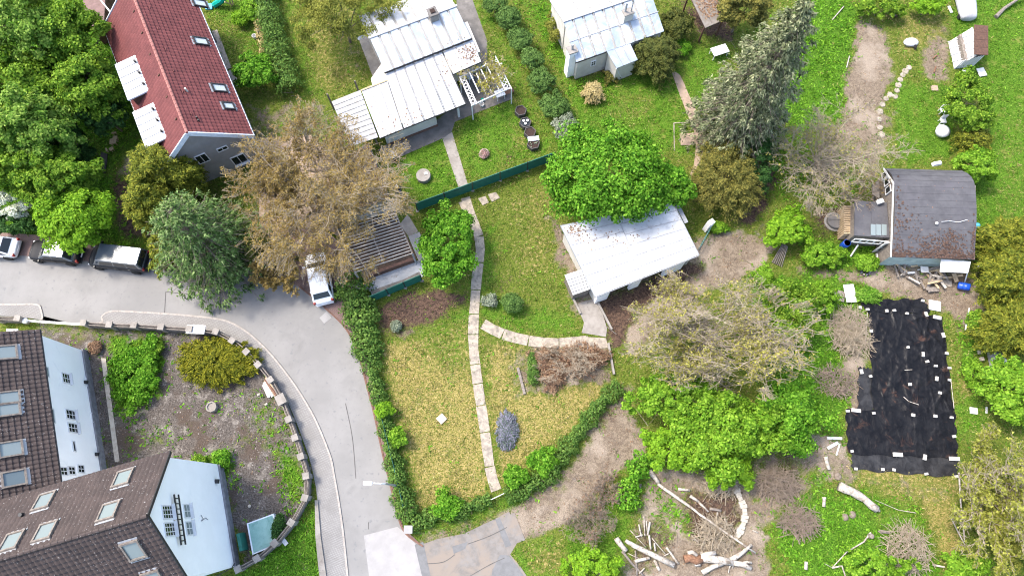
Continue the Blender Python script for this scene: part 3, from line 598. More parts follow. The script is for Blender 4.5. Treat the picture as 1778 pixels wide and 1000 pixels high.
# slope helper: point at ridge fraction t (0 eave..1 ridge) on side s
def slope(s, x, t): return T(x, s * hW / 2 * (1 - t), hE + (hR - hE) * t)
nE = Vector(T(0, 1, 0) - T(0, 0, 0)); sl = math.atan2(hR - hE, hW / 2)
alongv = (T(1, 0, 0) - T(0, 0, 0)).normalized()
for s in (1, -1):
    n = (nE * s * math.sin(sl) + Vector((0, 0, 1)) * math.cos(sl)); upv = (-nE * s * math.cos(sl) + Vector((0, 0, 1)) * math.sin(sl))
    p0 = T(0, 0, hR)
    if s == 1:
        for (u, v) in [(348, 74), (380, 155), (396, 186), (346, 8)]:
            roof_window(red, on_plane(u, v, p0, n), alongv, upv, .75 if v != 186 else .65, 1.1 if v != 186 else .85, 'glass_bright', 'dark_metal')
        for (u, v) in [(259, 15), (273, 51), (287, 87), (300, 124), (316, 161), (331, 199)]:
            c = on_plane(u, v, p0, n); MB().bar(c + n * .12 - alongv * .14, c + n * .12 + alongv * .14, .07, .05).build('vent_tile', 'tile_red', red)
        c = on_plane(326, 160, p0, n); MB().tube([c, c + Vector((0, 0, .5))], .08, 8).build('vent_pipe', 'wall_cream', red)
        for (u, v) in [(344, 207), (347, 212)]:
            c = on_plane(u, v, p0, n); MB().tube([c, c + Vector((0, 0, .35))], .06, 8).build('vent_pipe', 'dark_metal', red)
    else:
        for (u, v) in [(234, 23), (248, 60), (262, 97), (277, 133), (291, 171), (307, 209)]:
            c = on_plane(u, v, p0, n); MB().bar(c + n * .12, c + n * .12 + upv * .22, .09, .08).build('vent_tile', 'brown_wood', red)
# box dormers on the left slope
for (x0, x1) in ((-2.2, 1.42), (2.73, 6.17)):
    zt = 5.87; yb = -hW / 2 * (1 - (zt - hE) / (hR - hE)) + .04; yf = -3.62; zf = 5.68
    o = MB().add([T(x0 + .12, yf + .12, hE - .2), T(x1 - .12, yf + .12, hE - .2), T(x1 - .12, yb, zt - .1), T(x0 + .12, yb, zt - .1), T(x0 + .12, yf + .12, zf - .08), T(x1 - .12, yf + .12, zf - .08)],
                 [(0, 1, 5, 4), (1, 2, 5), (0, 4, 3), (4, 5, 2, 3)]).build('dormer', 'brown_wood', red)
    npan = 5
    for i in range(npan):
        a, b = x0 + (x1 - x0) * i / npan + .02, x0 + (x1 - x0) * (i + 1) / npan - .02
        m = MB(); slab4(m, [T(a, yf - .1, zf), T(b, yf - .1, zf), T(b, yb + .1, zt), T(a, yb + .1, zt)], .08); m.build('roof_panel', 'metal_white', o)
        if i: MB().bar(T(a - .02, yf - .1, zf + .01), T(a - .02, yb + .1, zt + .01), .04, .06).build('seam', 'grey_metal', o)
    m = MB(); slab4(m, [T(x0 - .04, yf - .14, zf - .03), T(x1 + .04, yf - .14, zf - .03), T(x1 + .04, yb + .12, zt - .03), T(x0 - .04, yb + .12, zt - .03)], .14); m.build('roof_edge', 'fascia', o)
    for i in range(3):
        x = x0 + (x1 - x0) * (.18 + .32 * i); MB().tube([T(x, yb - .35, zt - .1), T(x, yb - .35, zt + .22)], .085, 8).build('vent_pipe', 'dark_metal', o)
gn = alongv; gp = T(L2, 0, 0)
for (u, v, w, h) in [(351, 275, .95, 1.2), (386, 258, .9, .5)]:
    wall_window(red, on_plane(u, v, gp, gn) + gn * .03, -nE, gn, w, h, pane='glass_dark', bars=(1, 0), sill=False)
wall_window(red, T(L2 + .03, 1.8, 1.3), -nE, gn, 1.2, 1.3, bars=(1, 0))
MB().tube([T(hL / 2 + .1, hW / 2 - .1, hE - .1), T(hL / 2 + .1, hW / 2 - .3, 0)], .06, 8).build('downpipe', 'white_paint', red)
# stone footing strip and canopy on the right side of the red house
sheet('gravel_strip', [(368, 55), (377, 52), (402, 118), (393, 122)], .03, 'slab')
sheet('stone_step', [(394, 124), (406, 121), (416, 150), (404, 152)], .06, 'concrete')
aw = MB(); slab4(aw, [P(362, 48, 2.5), P(377, 73, 2.3), P(374, 75, 2.3), P(358, 52, 2.6)], .05); o = aw.build('awning', 'dark_metal', red)

# ---- brown shed beside it
sh = empty('garden_shed', P(165, 30), 'brown garden shed with dull pink felt roof beside the red roofed house', 'shed')
plain('shed_roof', (.20, .13, .12), (.16, .105, .095), .9, 2, stain=(.13, .085, .07), stain_scale=1.5, stain_at=(.5, .7))
m = MB(); slab4(m, [P(138, -40, 2.6), P(184, -32, 2.6), P(180, 48, 2.35), P(152, 54, 2.35)], .1); m.build('roof', 'shed_roof', sh)
w = [P(u, v, 2.3) for u, v in ((140, -36), (181, -30), (178, 44), (155, 49))]
MB().prism([(p.x, p.y) for p in w], 0, [2.4, 2.4, 2.2, 2.2]).build('wall', 'brown_wood', sh)
for i in range(6):
    a = w[1].lerp(w[2], (i + .5) / 6); MB().box((a.x + .02, a.y, 1.1), (.05, .5, 2.2), rz=math.atan2(w[2].y - w[1].y, w[2].x - w[1].x) + math.pi / 2).build('wall_board', 'brown_wood', sh)
dp = MB(); dp.tube([P(174, 0, 2.9), P(197, 28, 2.9)], .07, 8); o = dp.build('rain_pipe', 'white_paint'); tag(o, 'white rain pipe between brown shed roof and red roofed house', 'pipe')

# ---- low white metal roofed house, top centre
def metal_roof(parent, low0, low1, high0, high1, n, mat, seam=True, th=.05, name='roof_panel'):
    """standing seam panels from low edge to high edge, one object per panel with a raised seam between"""
    low0, low1, high0, high1 = map(Vector, (low0, low1, high0, high1))
    for i in range(n):
        a, b = i / n, (i + 1) / n; g = .012 / max(.3, (low1 - low0).length / n)
        q = [low0.lerp(low1, a + g), low0.lerp(low1, b - g), high0.lerp(high1, b - g), high0.lerp(high1, a + g)]
        m = MB(); slab4(m, q, th); o = m.build(name, mat, parent)
        if seam and i:
            p, r = low0.lerp(low1, a), high0.lerp(high1, a); MB().bar(p + Vector((0, 0, .012)), r + Vector((0, 0, .012)), .045, .05).build('seam', 'seam', parent)
def px(z, *pts): return [P(u, v, z) for u, v in pts]
wh = empty('white_roofed_bungalow', P(730, 110), 'low bungalow with white sheet metal roof in two steps and a chimney', 'house')
rl, rr_ = P(640, 67, 4.0), P(793.5, 10.5, 4.0); el, er = P(667, 126, 3.4), P(820, 66, 3.4)
dv = (rl - el); fl, fr = rl + Vector((dv.x, dv.y, -.6)) * .9, rr_ + Vector((dv.x, dv.y, -.6)) * .9
metal_roof(wh, el, er, rl, rr_, 9, 'metal_blue'); metal_roof(wh, fl, fr, rl + Vector((0, 0, -.01)), rr_ + Vector((0, 0, -.01)), 9, 'metal_white')
MB().bar(rl + Vector((0, 0, .05)), rr_ + Vector((0, 0, .05)), .2, .06).build('ridge_cap', 'seam', wh)
MB().bar(el + Vector((0, 0, -.12)), er + Vector((0, 0, -.12)), .06, .2).build('eave_board', 'dark_metal', wh)
ins = lambda a, b, t: a.lerp(b, t)
cen = (rl + rr_ + el + er) / 4
def inset(ps, d=.3):
    c = sum((Vector((p.x, p.y, 0)) for p in ps), Vector()) / len(ps); return [(p.x + (c.x - p.x) * d / (Vector((p.x, p.y, 0)) - c).length, p.y + (c.y - p.y) * d / (Vector((p.x, p.y, 0)) - c).length) for p in ps]
MB().prism(inset([el, er, rr_, rl], .35), 0, [3.2, 3.2, 3.85, 3.85]).build('wall', 'wall_cream', wh); MB().prism(inset([rl, rr_, fr, fl], .35), 0, [3.8, 3.8, 3.2, 3.2]).build('wall', 'wall_cream', wh)
ch = P(753, 32, 3.9); o = MB().box((ch.x, ch.y, 3.9), (.7, .75, 1.5), rz=.42).build('chimney', 'concrete', wh); MB().box((ch.x, ch.y, 4.7), (.85, .9, .12), rz=.42).build('cap', 'concrete_dark', o)
MB().box((ch.x, ch.y, 4.8), (.4, .4, .12), rz=.42).build('flue', 'soil_fill', o)
# lower roof step
b0, b1 = P(659, 240, 2.6), P(809, 180, 2.6)
bl = lambda s: b0.lerp(b1, s)
t0, t1 = P(627, 158, 3.02), P(673, 140, 3.02); t2, t3 = P(668, 128, 3.1), P(767, 88, 3.1); t4 = P(820, 67, 3.1)
metal_roof(wh, bl(0), bl(.27), t0, t1, 3, 'metal_white'); metal_roof(wh, bl(.272), bl(1), t2, t3, 6, 'metal_white'); metal_roof(wh, P(786.5, 129, 2.83), P(836, 107, 2.83), t3 + Vector((.03, .01, 0)), t4, 3, 'metal_white')
MB().bar(bl(0) + Vector((0, 0, -.1)), bl(1) + Vector((0, 0, -.1)), .06, .14).build('eave_board', 'dark_metal', wh); MB().bar(P(786, 130, 2.72), P(836, 108, 2.72), .06, .14).build('eave_board', 'dark_metal', wh); MB().bar(b1 + Vector((0, 0, -.1)), P(786, 130, 2.74), .06, .12).build('eave_board', 'dark_metal', wh)
yel = MB().bar(t0 + Vector((0, 0, .05)), t1 + Vector((0, 0, .05)), .14, .05).build('edge_strip', 'fresh_wood', wh)
gw = px(0, (673, 253), (760, 219), (752, 194), (794, 176), (786, 148), (797, 140), (836, 122), (815, 75), (690, 120), (655, 170))
MB().prism([(p.x, p.y) for p in gw], 0, [2.5, 2.5, 2.65, 2.6, 2.7, 2.75, 2.7, 2.95, 2.95, 2.9]).build('wall', 'wall_cream', wh)
fw = (gw[1] - gw[0]).normalized(); nw = Vector((fw.y, -fw.x, 0))
MB().bar(gw[0] + nw * .03 + Vector((0, 0, .15)), gw[1] + nw * .03 + Vector((0, 0, .15)), .05, .3).build('base_board', 'brick_red', wh)
for t in (.32, .72):
    wall_window(wh, gw[0].lerp(gw[1], t) + nw * .03 + Vector((0, 0, 1.75)), fw, nw, .95, .5, pane='glass_dark', bars=(1, 0), sill=False)
f2 = (gw[6] - gw[5]).normalized(); n2_ = Vector((f2.y, -f2.x, 0)); wall_window(wh, gw[5].lerp(gw[6], .16) + n2_ * .03 + Vector((0, 0, 1.5)), f2, n2_, .7, 1.2, bars=(0, 2), sill=False)
po = P(797, 203, 0); MB().box((po.x, po.y, 1.25), (.18, .18, 2.5), rz=.4).build('porch_post', 'white_paint', wh)
for a in (P(628, 66, 0),): MB().bar(P(621, 68, 2.9), P(634, 62, 3.05), .25, .1).build('gutter_end', 'white_paint', wh)
# corrugated canopy left of it, under the brown tree
cc = empty('corrugated_canopy', P(600, 215), 'grey corrugated canopy roof left of the white roofed bungalow, under brown tree', 'canopy')
for i in range(10):
    s0, s1 = i / 10, (i + 1) / 10; A0, A1, B0, B1 = P(576, 177, 2.8), P(626, 158, 2.85), P(610, 255, 2.5), P(657, 240, 2.55)
    q0, q1 = A0.lerp(B0, s0 - .006), A0.lerp(B0, s1 - .004); r0, r1 = A1.lerp(B1, s0 - .006), A1.lerp(B1, s1 - .004); up_ = Vector((0, 0, .06))
    zz = Vector((0, 0, .05)); m = MB(); slab4(m, [q0, q1 + zz, r1 + up_ + zz, r0 + up_], .03); m.build('roof_sheet', 'canopy_grey', cc)
for (u, v) in ((580, 190), (612, 262), (655, 250), (626, 168)):
    p = P(u, v); MB().box((p.x, p.y, 1.2), (.12, .12, 2.4)).build('post', 'old_wood', cc)
# flat roofed garage under the brown tree and the slatted frame
fg = empty('flat_roofed_garage', P(640, 330), 'long flat roofed garage half hidden under the brown tree', 'garage')
A0, A1, B0, B1 = P(560, 290, 2.7), P(639, 250, 2.7), P(598, 370, 2.6), P(677, 346, 2.6)
for i in range(6):
    q = [A0.lerp(B0, i / 6 + .004), A1.lerp(B1, i / 6 + .004), A1.lerp(B1, (i + 1) / 6 - .004), A0.lerp(B0, (i + 1) / 6 - .004)]
    m = MB(); slab4(m, q, .08); m.build('roof_panel', 'corrugated_grey', fg)
MB().prism(inset([A0, A1, B1, B0], .3), 0, 2.5).build('wall', 'wall_cream', fg)
MB().bar(A1 + Vector((.05, 0, .03)), B1 + Vector((.05, 0, .03)), .1, .12).build('edge_trim', 'dark_metal', fg)
pg = empty('slatted_carport', P(660, 440), 'carport of bare white roof slats at the end of flat garage', 'carport')
C0, C1, D0, D1 = P(577, 380, 2.5), P(679, 351, 2.5), P(616, 473, 2.45), P(716, 440, 2.45)
for i in range(19):
    MB().bar(C0.lerp(D0, i / 18), C1.lerp(D1, i / 18), .055, .09).build('slat', 'slat_grey', pg)
for a, b in ((C1, D1), (C0, D0), (C0.lerp(C1, .5), D0.lerp(D1, .5))):
    MB().bar(a + Vector((0, 0, -.11)), b + Vector((0, 0, -.11)), .1, .14).build('beam', 'old_wood', pg)
for p in (C0, C1, D0, D1): MB().box((p.x, p.y, 1.15), (.12, .12, 2.3)).build('post', 'grey_metal', pg)
sheet('carport_floor', [(585, 400), (680, 362), (700, 395), (724, 448), (700, 460), (612, 486)], .025, 'brown_floor')
o = MB().bar(P(612, 490, .35), P(722, 450, .35), .25, .7).build('low_brick_wall', 'brick_red'); tag(o, 'low brown brick wall below the slatted carport', 'wall')
sheet('ramp', [(612, 492), (700, 458), (727, 452), (742, 466), (735, 480), (650, 516), (640, 504), (606, 500)], .05, 'metal_white'); sheet('ramp_edge', [(644, 505), (700, 486), (728, 472), (732, 480), (652, 518)], .062, 'concrete')
o = sheet('landing', [(710, 413), (729, 405), (746, 448), (728, 456)], .3, 'concrete_light', thick=.35)
sheet('garage_walk', [(694, 390), (708, 372), (726, 402), (712, 414)], .03, 'concrete')
# ---- vine pergola with terrace furniture
pe = empty('vine_pergola', P(840, 150), 'white lattice pergola with bare vines on the bungalow terrace', 'pergola')
def pz(u, v): return P(u, v, 2.35)
zc = lambda x, y: P(760 + x / 5, 80 + y / 5, 2.35)
for (a, b) in [((190, 270), (300, 520)), ((225, 250), (335, 490)), ((275, 230), (360, 410)), ((335, 240), (420, 420)), ((375, 205), (470, 400)), ((415, 150), (530, 380)), ((470, 130), (585, 390)), ((500, 90), (640, 375))]:
    MB().bar(zc(*a), zc(*b), .08, .1).build('rafter', 'white_paint', pe)
for (a, b) in [((190, 270), (420, 160)), ((290, 515), (640, 355)), ((420, 160), (560, 150))]:
    MB().bar(zc(*a) + Vector((0, 0, -.1)), zc(*b) + Vector((0, 0, -.1)), .09, .12).build('beam', 'white_paint', pe)
for (a, b, n) in [((190, 270), (300, 520), 9), ((470, 130), (585, 390), 9)]:
    for i in range(n):
        p, q = zc(*a).lerp(zc(*b), i / n), zc(*a).lerp(zc(*b), (i + 1) / n); s = Vector((.38, .15, .0)); h_ = Vector((0, 0, .06))
        MB().bar(p + h_, q + s * 1.0 + h_, .045, .02).build('lattice_strip', 'white_paint', pe); MB().bar(q + h_ * 1.4, p + s * 1.0 + h_ * 1.4, .045, .02).build('lattice_strip', 'white_paint', pe)
for (x, y) in ((192, 275), (295, 512), (640, 372), (420, 165)):
    p = zc(x, y); MB().box((p.x, p.y, 1.15), (.1, .1, 2.3)).build('post', 'white_paint', pe)

# ---- second metal roofed cottage
co_ = empty('metal_roofed_cottage', P(1060, 70), 'cottage with patched pale blue metal roof and white corner chimney', 'house')
rl, rr_ = P(977, 39, 4.0), P(1132, -13, 4.0); el, er = P(999, 109, 2.8), P(1155, 54, 2.8)
dv = rl - el; fl, fr = rl + Vector((dv.x, dv.y, -1.2)), rr_ + Vector((dv.x, dv.y, -1.2))
ml, mr = rl.lerp(el, .5), rr_.lerp(er, .5)
metal_roof(co_, ml, mr, rl, rr_, 9, 'metal_blue'); metal_roof(co_, el, er, ml + Vector((0, 0, .0)), mr, 9, 'metal_blue'); metal_roof(co_, fl, fr, rl, rr_, 9, 'metal_white')
MB().bar(rl + Vector((0, 0, .05)), rr_ + Vector((0, 0, .05)), .16, .06).build('ridge_cap', 'seam', co_); MB().bar(ml + Vector((0, 0, .02)), mr + Vector((0, 0, .02)), .05, .05).build('seam', 'seam', co_)
MB().prism(inset([el, er, rr_, rl], .3), 0, [2.7, 2.7, 3.85, 3.85]).build('wall', 'wall_cream', co_); MB().prism(inset([rl, rr_, fr, fl], .3), 0, [3.8, 3.8, 2.7, 2.7]).build('wall', 'wall_cream', co_)
MB().bar(el + Vector((0, 0, -.09)), er.lerp(el, .66) + Vector((0, 0, -.09)), .06, .14).build('eave_board', 'dark_metal', co_)
ex = [P(1070, 119, 2.3), P(1108, 104, 2.3), P(1094, 74, 2.78), P(1053, 90, 2.78)]
metal_roof(co_, ex[0], ex[1], ex[3], ex[2], 3, 'metal_blue'); MB().prism(inset(ex, .18), 0, [2.2, 2.2, 2.6, 2.6]).build('porch_wall', 'wall_cream', co_)
c = P(988, 128, 0); o = MB().box((c.x, c.y, 1.7), (.75, .7, 3.4), rz=.38, taper=.9).build('chimney', 'wall_white', co_); MB().box((c.x, c.y, 3.45), (.85, .8, .12), rz=.38).build('cap', 'concrete', o); MB().tube([(c.x, c.y, 3.4), (c.x, c.y, 4.1)], .1, 8).build('flue', 'grey_metal', o)
c = P(1088, 32, 3.5); o = MB().box((c.x, c.y, 3.6), (.85, .6, 1.4), rz=.38).build('chimney', 'wall_cream', co_); MB().box((c.x, c.y, 4.32), (.95, .7, .08), rz=.38).build('cap', 'concrete', o)
for dx, h in ((-.25, 1.1), (.25, 1.9)): MB().tube([(c.x + dx, c.y, 4.3), (c.x + dx, c.y, 4.3 + h)], .09 if dx < 0 else .05, 8).build('flue', 'grey_metal', o)
fw = (er - el).normalized(); fw.z = 0; fw.normalize(); nw = Vector((fw.y, -fw.x, 0)); wc_ = inset([el, er, rr_, rl], .3)[0]
wall_window(co_, Vector((wc_[0], wc_[1], 1.6)) + fw * 1.6 + nw * .03, fw, nw, .5, .7, bars=(1, 1), sill=False)
MB().tube([P(1070, 119, 2.25), P(1079, 136, .1)], .05, 7).build('downpipe', 'white_paint', co_)
# ---- open shelter with littered roof
ol = empty('open_shelter', P(1225, 25), 'open wooden shelter with littered grey roof at the top edge', 'shelter')
q = px(2.4, (1195, -14), (1225, 49), (1254, 36), (1285, 0)); q = [P(1193, -16, 2.5), P(1224.5, 49, 2.4), P(1262, 33, 2.5), P(1232, -32, 2.6)]
for i in range(3):
    m = MB(); slab4(m, [q[0].lerp(q[3], i / 3 + .004), q[1].lerp(q[2], i / 3 + .004), q[1].lerp(q[2], (i + 1) / 3 - .004), q[0].lerp(q[3], (i + 1) / 3 - .004)], .06); m.build('roof_sheet', 'corrugated_grey', ol)
for p in inset(q, .3): MB().box((p[0], p[1], 1.17), (.14, .14, 2.34)).build('post', 'brown_wood', ol)
MB().bar(q[0] + Vector((.05, 0, -.1)), q[1] + Vector((.05, .1, -.1)), .08, .12).build('beam', 'brown_wood', ol); MB().bar(q[1] + Vector((0, .1, -.12)), q[2] + Vector((0, .1, -.12)), .08, .1).build('beam', 'brown_wood', ol)
rs = np.random.default_rng(4); n = 500; uu, vv_ = rs.uniform(.12, 1, n) , rs.uniform(0, .82, n)
pts = [q[0].lerp(q[3], a).lerp(q[1].lerp(q[2], a), b) for a, b in zip(uu, vv_)]
ROOF_LITTER = (pts, ol)

# ---- central garage with long white roof
gg = empty('central_garage', P(1090, 440), 'garage with broad white metal roof beside the big maple tree', 'garage')
ga, gb, gc, gd = P(1034, 515, 2.55), P(1213, 443, 2.55), P(1167, 351, 3.1), P(974, 391, 3.1)
ab = ga.lerp(gb, .46); dc = gd.lerp(gc, .49)
for (a, b, c, d, n, mt) in ((ga, ab, dc, gd, 7, 'metal_white'), (ab, gb, gc, dc, 6, 'metal_white')):
    for i in range(n):
        s0, s1 = i / n + .003, (i + 1) / n - .003; m = MB(); slab4(m, [a.lerp(d, s0), b.lerp(c, s0), b.lerp(c, s1), a.lerp(d, s1)], .05); m.build('roof_panel', mt, gg)
        if i: MB().bar(a.lerp(d, i / n) + Vector((0, 0, .01)), b.lerp(c, i / n) + Vector((0, 0, .01)), .05, .06).build('seam', 'seam', gg)
MB().bar(ab + Vector((0, 0, .015)), dc + Vector((0, 0, .015)), .06, .06).build('seam', 'seam', gg)
MB().bar(ga + Vector((-.03, 0, -.06)), gd + Vector((-.03, 0, -.06)), .06, .16).build('verge_board', 'grey_metal', gg); MB().bar(gb + Vector((.04, 0, -.06)), gc + Vector((.04, 0, -.06)), .06, .16).build('verge_board', 'grey_metal', gg)
MB().bar(ga + Vector((0, -.04, -.09)), gb + Vector((0, -.04, -.09)), .05, .12).build('eave_board', 'grey_metal', gg)
ip = inset([ga, gb, gc, gd], .3); I = [Vector((p[0], p[1], 0)) for p in ip]
for i, j, h0, h1 in ((1, 2, 2.45, 2.95), (2, 3, 2.95, 2.95), (3, 0, 2.95, 2.45)):
    d_ = (I[j] - I[i]).normalized(); nn = Vector((-d_.y, d_.x, 0)) * .1
    MB().prism([(I[i] + d_ * .1).xy[:], (I[j] - d_ * .1).xy[:], (I[j] - d_ * .1 + nn * 2).xy[:], (I[i] + d_ * .1 + nn * 2).xy[:]], 0, [h0, h1, h1, h0]).build('wall', 'wall_cream', gg)
for t0_, t1_ in ((0, .13), (.36, .46), (.72, .92)):
    a, b = I[0].lerp(I[1], t0_), I[0].lerp(I[1], t1_); MB().bar(a + Vector((0, .02, 1.2)), b + Vector((0, .02, 1.2)), .25, 2.4).build('front_pier', 'wall_white', gg)
dd = (I[1] - I[0]).normalized(); nn = Vector((-dd.y, dd.x, 0))
for t0_, t1_ in ((.14, .35), (.47, .71)):
    a, b = I[0].lerp(I[1], t0_), I[0].lerp(I[1], t1_); o = MB().bar(a + nn * .35 + Vector((0, 0, 1.1)), b + nn * .35 + Vector((0, 0, 1.1)), .06, 2.2).build('garage_door', 'brown_wood', gg)
    mid = a.lerp(b, .5); MB().bar(mid + nn * .3 + Vector((-.15, 0, 1.05)), mid + nn * .3 + Vector((.15, .05, 1.05)), .04, .05).build('handle', 'grey_metal', o)
MB().bar(P(1173, 350, 2.3), P(1192, 387, 2.3), .32, .05).build('side_canopy', 'grey_metal', gg)
ln = empty('lean_to', P(1005, 495), 'small lean-to of white corrugated sheets against left end of central garage', 'lean-to')
A0, A1, B0, B1 = P(980, 477, 1.7), P(1011, 467, 1.95), P(995, 513, 1.6), P(1026, 502, 1.85)
for i in range(7):
    m = MB(); up_ = Vector((0, 0, .015 * (i % 2))); slab4(m, [A0.lerp(B0, i / 7 + .012) + up_, A1.lerp(B1, i / 7 + .012) + up_, A1.lerp(B1, (i + 1) / 7 - .012) + up_, A0.lerp(B0, (i + 1) / 7 - .012) + up_], .03); m.build('roof_sheet', 'metal_white', ln)
MB().prism(inset([A0, A1, B1, B0], .12), 0, [1.6, 1.85, 1.75, 1.5]).build('wall', 'old_wood', ln)

# ---- the two white houses at lower left
def slope_things(parent, Tf, L, W_, he, hr, s):
    sl_ = math.atan2(hr - he, W_ / 2); ye = (Tf(0, 1, 0) - Tf(0, 0, 0)).normalized(); al = (Tf(1, 0, 0) - Tf(0, 0, 0)).normalized()
    n = ye * s * math.sin(sl_) + Vector((0, 0, math.cos(sl_))); up = -ye * s * math.cos(sl_) + Vector((0, 0, math.sin(sl_))); return al, up, n, Tf(0, 0, hr)
def gable_house(Tf, root, L, W_, he, hr, tile, wallm, ovx=.2, ovy=.3):
    L2, W2 = L / 2 - ovx, W_ / 2 - ovy; z = he + (hr - he) * ovy / (W_ / 2) - .1
    vs = [Tf(-L2, -W2, 0), Tf(L2, -W2, 0), Tf(L2, W2, 0), Tf(-L2, W2, 0), Tf(-L2, -W2, z), Tf(L2, -W2, z), Tf(L2, W2, z), Tf(-L2, W2, z), Tf(-L2, 0, hr - .1), Tf(L2, 0, hr - .1)]
    MB().add(vs, [(3, 2, 1, 0), (0, 1, 5, 4), (2, 3, 7, 6), (1, 2, 6, 9, 5), (3, 0, 4, 8, 7)]).build('wall', wallm, root)
    for s in (-1, 1):
        q = [Tf(-L / 2, s * W_ / 2, he), Tf(L / 2, s * W_ / 2, he), Tf(L / 2, 0, hr), Tf(-L / 2, 0, hr)]
        m = MB(); slab4(m, q, .1); m.build('roof_deck', 'brown_wood', root); tiles('roof_tile', tile, root, q[0], q[1], q[3], q[2], .35, .31, wave=.055, lift=.085)
        MB().tube([Tf(-L / 2, s * (W_ / 2 + .05), he - .04), Tf(L / 2, s * (W_ / 2 + .05), he - .04)], .06, 8).build('gutter', 'dark_metal', root)
    n = int(L / .38)
    for i in range(n):
        x0 = -L / 2 + L * i / n; MB().tube([Tf(x0, 0, hr + .04), Tf(x0 + L / n * 1.06, 0, hr + .065)], .13, 8).build('ridge_tile', tile, root)
    return L2, W2
E_ = Vector((P(68, 575, 6.2) - P(104, 830, 6.2))); e1_ = P(68, 572, 6.2); e2_ = P(104, 830, 6.2)
ed = (e1_ - e2_).normalized(); nl = Vector((-ed.y, ed.x, 0))         # ed points north, nl west
gL = 17.0; gW = 9.6; gc_ = e1_ - ed * gL / 2 + nl * gW / 2
g1 = empty('white_gable_house', Vector((gc_.x, gc_.y, 0)), 'white house with speckled brown tiled roof and skylights at the left edge', 'house')
T1 = frame2(gc_.x, gc_.y, math.atan2(ed.y, ed.x))                     # +x north, +y west
L2, W2 = gable_house(T1, g1, gL, gW, 6.2, 10.4, 'tile_brown', 'wall_white')
al, up, n, p0 = slope_things(g1, T1, gL, gW, 6.2, 10.4, -1)
for (u, v) in [(9, 613), (14, 691), (14, 712), (18, 780), (24, 831)]:
    roof_window(g1, on_plane(u, v, p0, n), al, up, .95 if v not in (691, 712) else .8, 1.25, 'glass_pale' if v != 831 else 'glass_sky', 'old_wood')
we = T1(0, -W2, 0); nE_ = (T1(0, -1, 0) - T1(0, 0, 0)).normalized(); alw = ed
for (u, v, w, h, b) in [(114, 657, .8, .95, (1, 2)), (122, 720, .75, 1.15, (1, 2)), (126, 743, .75, 1.15, (1, 2))]:
    wall_window(g1, on_plane(u, v, we, nE_) + nE_ * .02, -alw, nE_, w, h, bars=b)
for (u, v, w, h) in [(151, 664, .75, .3), (160, 725, .8, .3), (128, 775, .8, .35)]:
    wall_window(g1, on_plane(u, v, we, nE_) + nE_ * .02, -alw, nE_, w, h, bars=(0, 0), sill=False)
for (u, v) in [(110, 818), (124, 817), (140, 814)]:
    wall_window(g1, on_plane(u, v, we, nE_) + nE_ * .02, -alw, nE_, .62, .8, bars=(1, 1), sill=False)
c = on_plane(166, 789, we, nE_); MB().box(c + nE_ * .1, (.22, .25, .25)).build('wall_lamp', 'dark_metal', g1); c = on_plane(147, 664, we, nE_); MB().box(c + nE_ * .1, (.22, .25, .25)).build('wall_lamp', 'dark_metal', g1)
for (u, v) in [(82, 646), (92, 722)]:
    wall_window(g1, on_plane(u, v, we, nE_) + nE_ * .01, -alw, nE_, 1.1 if v > 700 else .8, .3, bars=(0, 0), pane='glass_pale', sill=False)
a, b = T1(L2 + .06, -W2 - .06, .35), T1(-L2, -W2 - .06, .35); MB().bar(a, b, .14, .7).build('plinth', 'plinth', g1)
sheet('house_kerb', [(176, 622), (184, 622), (208, 800), (200, 802)], .05, 'stone_pale')
# gable house
g2x, g2y, g2a = -28.45, -2.9, math.radians(16.4)
g2 = empty('white_gabled_house', (g2x, g2y, 0), 'tall white gabled house with speckled brown roof and six skylights, bottom left', 'house')
T2 = frame2(g2x, g2y, g2a); gL, gW, he, hr = 16.0, 8.0, 8.6, 12.55
L2, W2 = gable_house(T2, g2, gL, gW, he, hr, 'tile_brown', 'wall_white')
for s, lst in ((1, [(215, 832), (190, 890), (78, 872), (80, 925), (22, 942)]), (-1, [(233, 952), (268, 1003)])):
    al, up, n, p0 = slope_things(g2, T2, gL, gW, he, hr, s)
    for (u, v) in lst: roof_window(g2, on_plane(u, v, p0, n), al, up, .95, 1.3, 'glass_pale', 'old_wood')
    if s == 1:
        c = on_plane(42, 893, p0, n); MB().tube([c, c + Vector((0, 0, .4))], .12, 8).build('vent_pipe', 'dark_metal', g2)
gp = T2(L2, 0, 0); gn = (T2(1, 0, 0) - T2(0, 0, 0)).normalized(); gal = (T2(0, 1, 0) - T2(0, 0, 0)).normalized()
for (u, v, w, h) in [(290, 889, .85, 1.3), (294, 919, .85, 1.3), (324, 887, .9, .95), (328, 917, .9, .95)]:
    wall_window(g2, on_plane(u, v, gp, gn) + gn * .02, gal, gn, w, h, bars=(2, 3) if u < 300 else (1, 1), pane='glass_dark' if u < 300 else 'glass_pale')
c = on_plane(374, 836, gp, gn); MB().box(c + gn * .12, (.25, .3, .3)).build('wall_lamp', 'dark_metal', g2)
for e in (-1, 1): MB().bar(T2(gL / 2 + .02, e * gW / 2, he - .05), T2(gL / 2 + .02, 0, hr - .05), .06, .2).build('verge_board', 'dark_metal', g2)
MB().bar(T2(L2 + .07, W2 + .05, .4), T2(L2 + .07, -W2 - .05, .4), .16, .8).build('plinth', 'plinth', g2)
MB().tube([on_plane(348, 894, gp, gn) + gn * .04, on_plane(352, 900, gp, gn) + gn * .04, on_plane(349, 904, gp, gn) + gn * .04, on_plane(356, 899, gp, gn) + gn * .04, on_plane(360, 902, gp, gn) + gn * .04], .025, 5).build('wall_sign', 'grey_metal', g2)
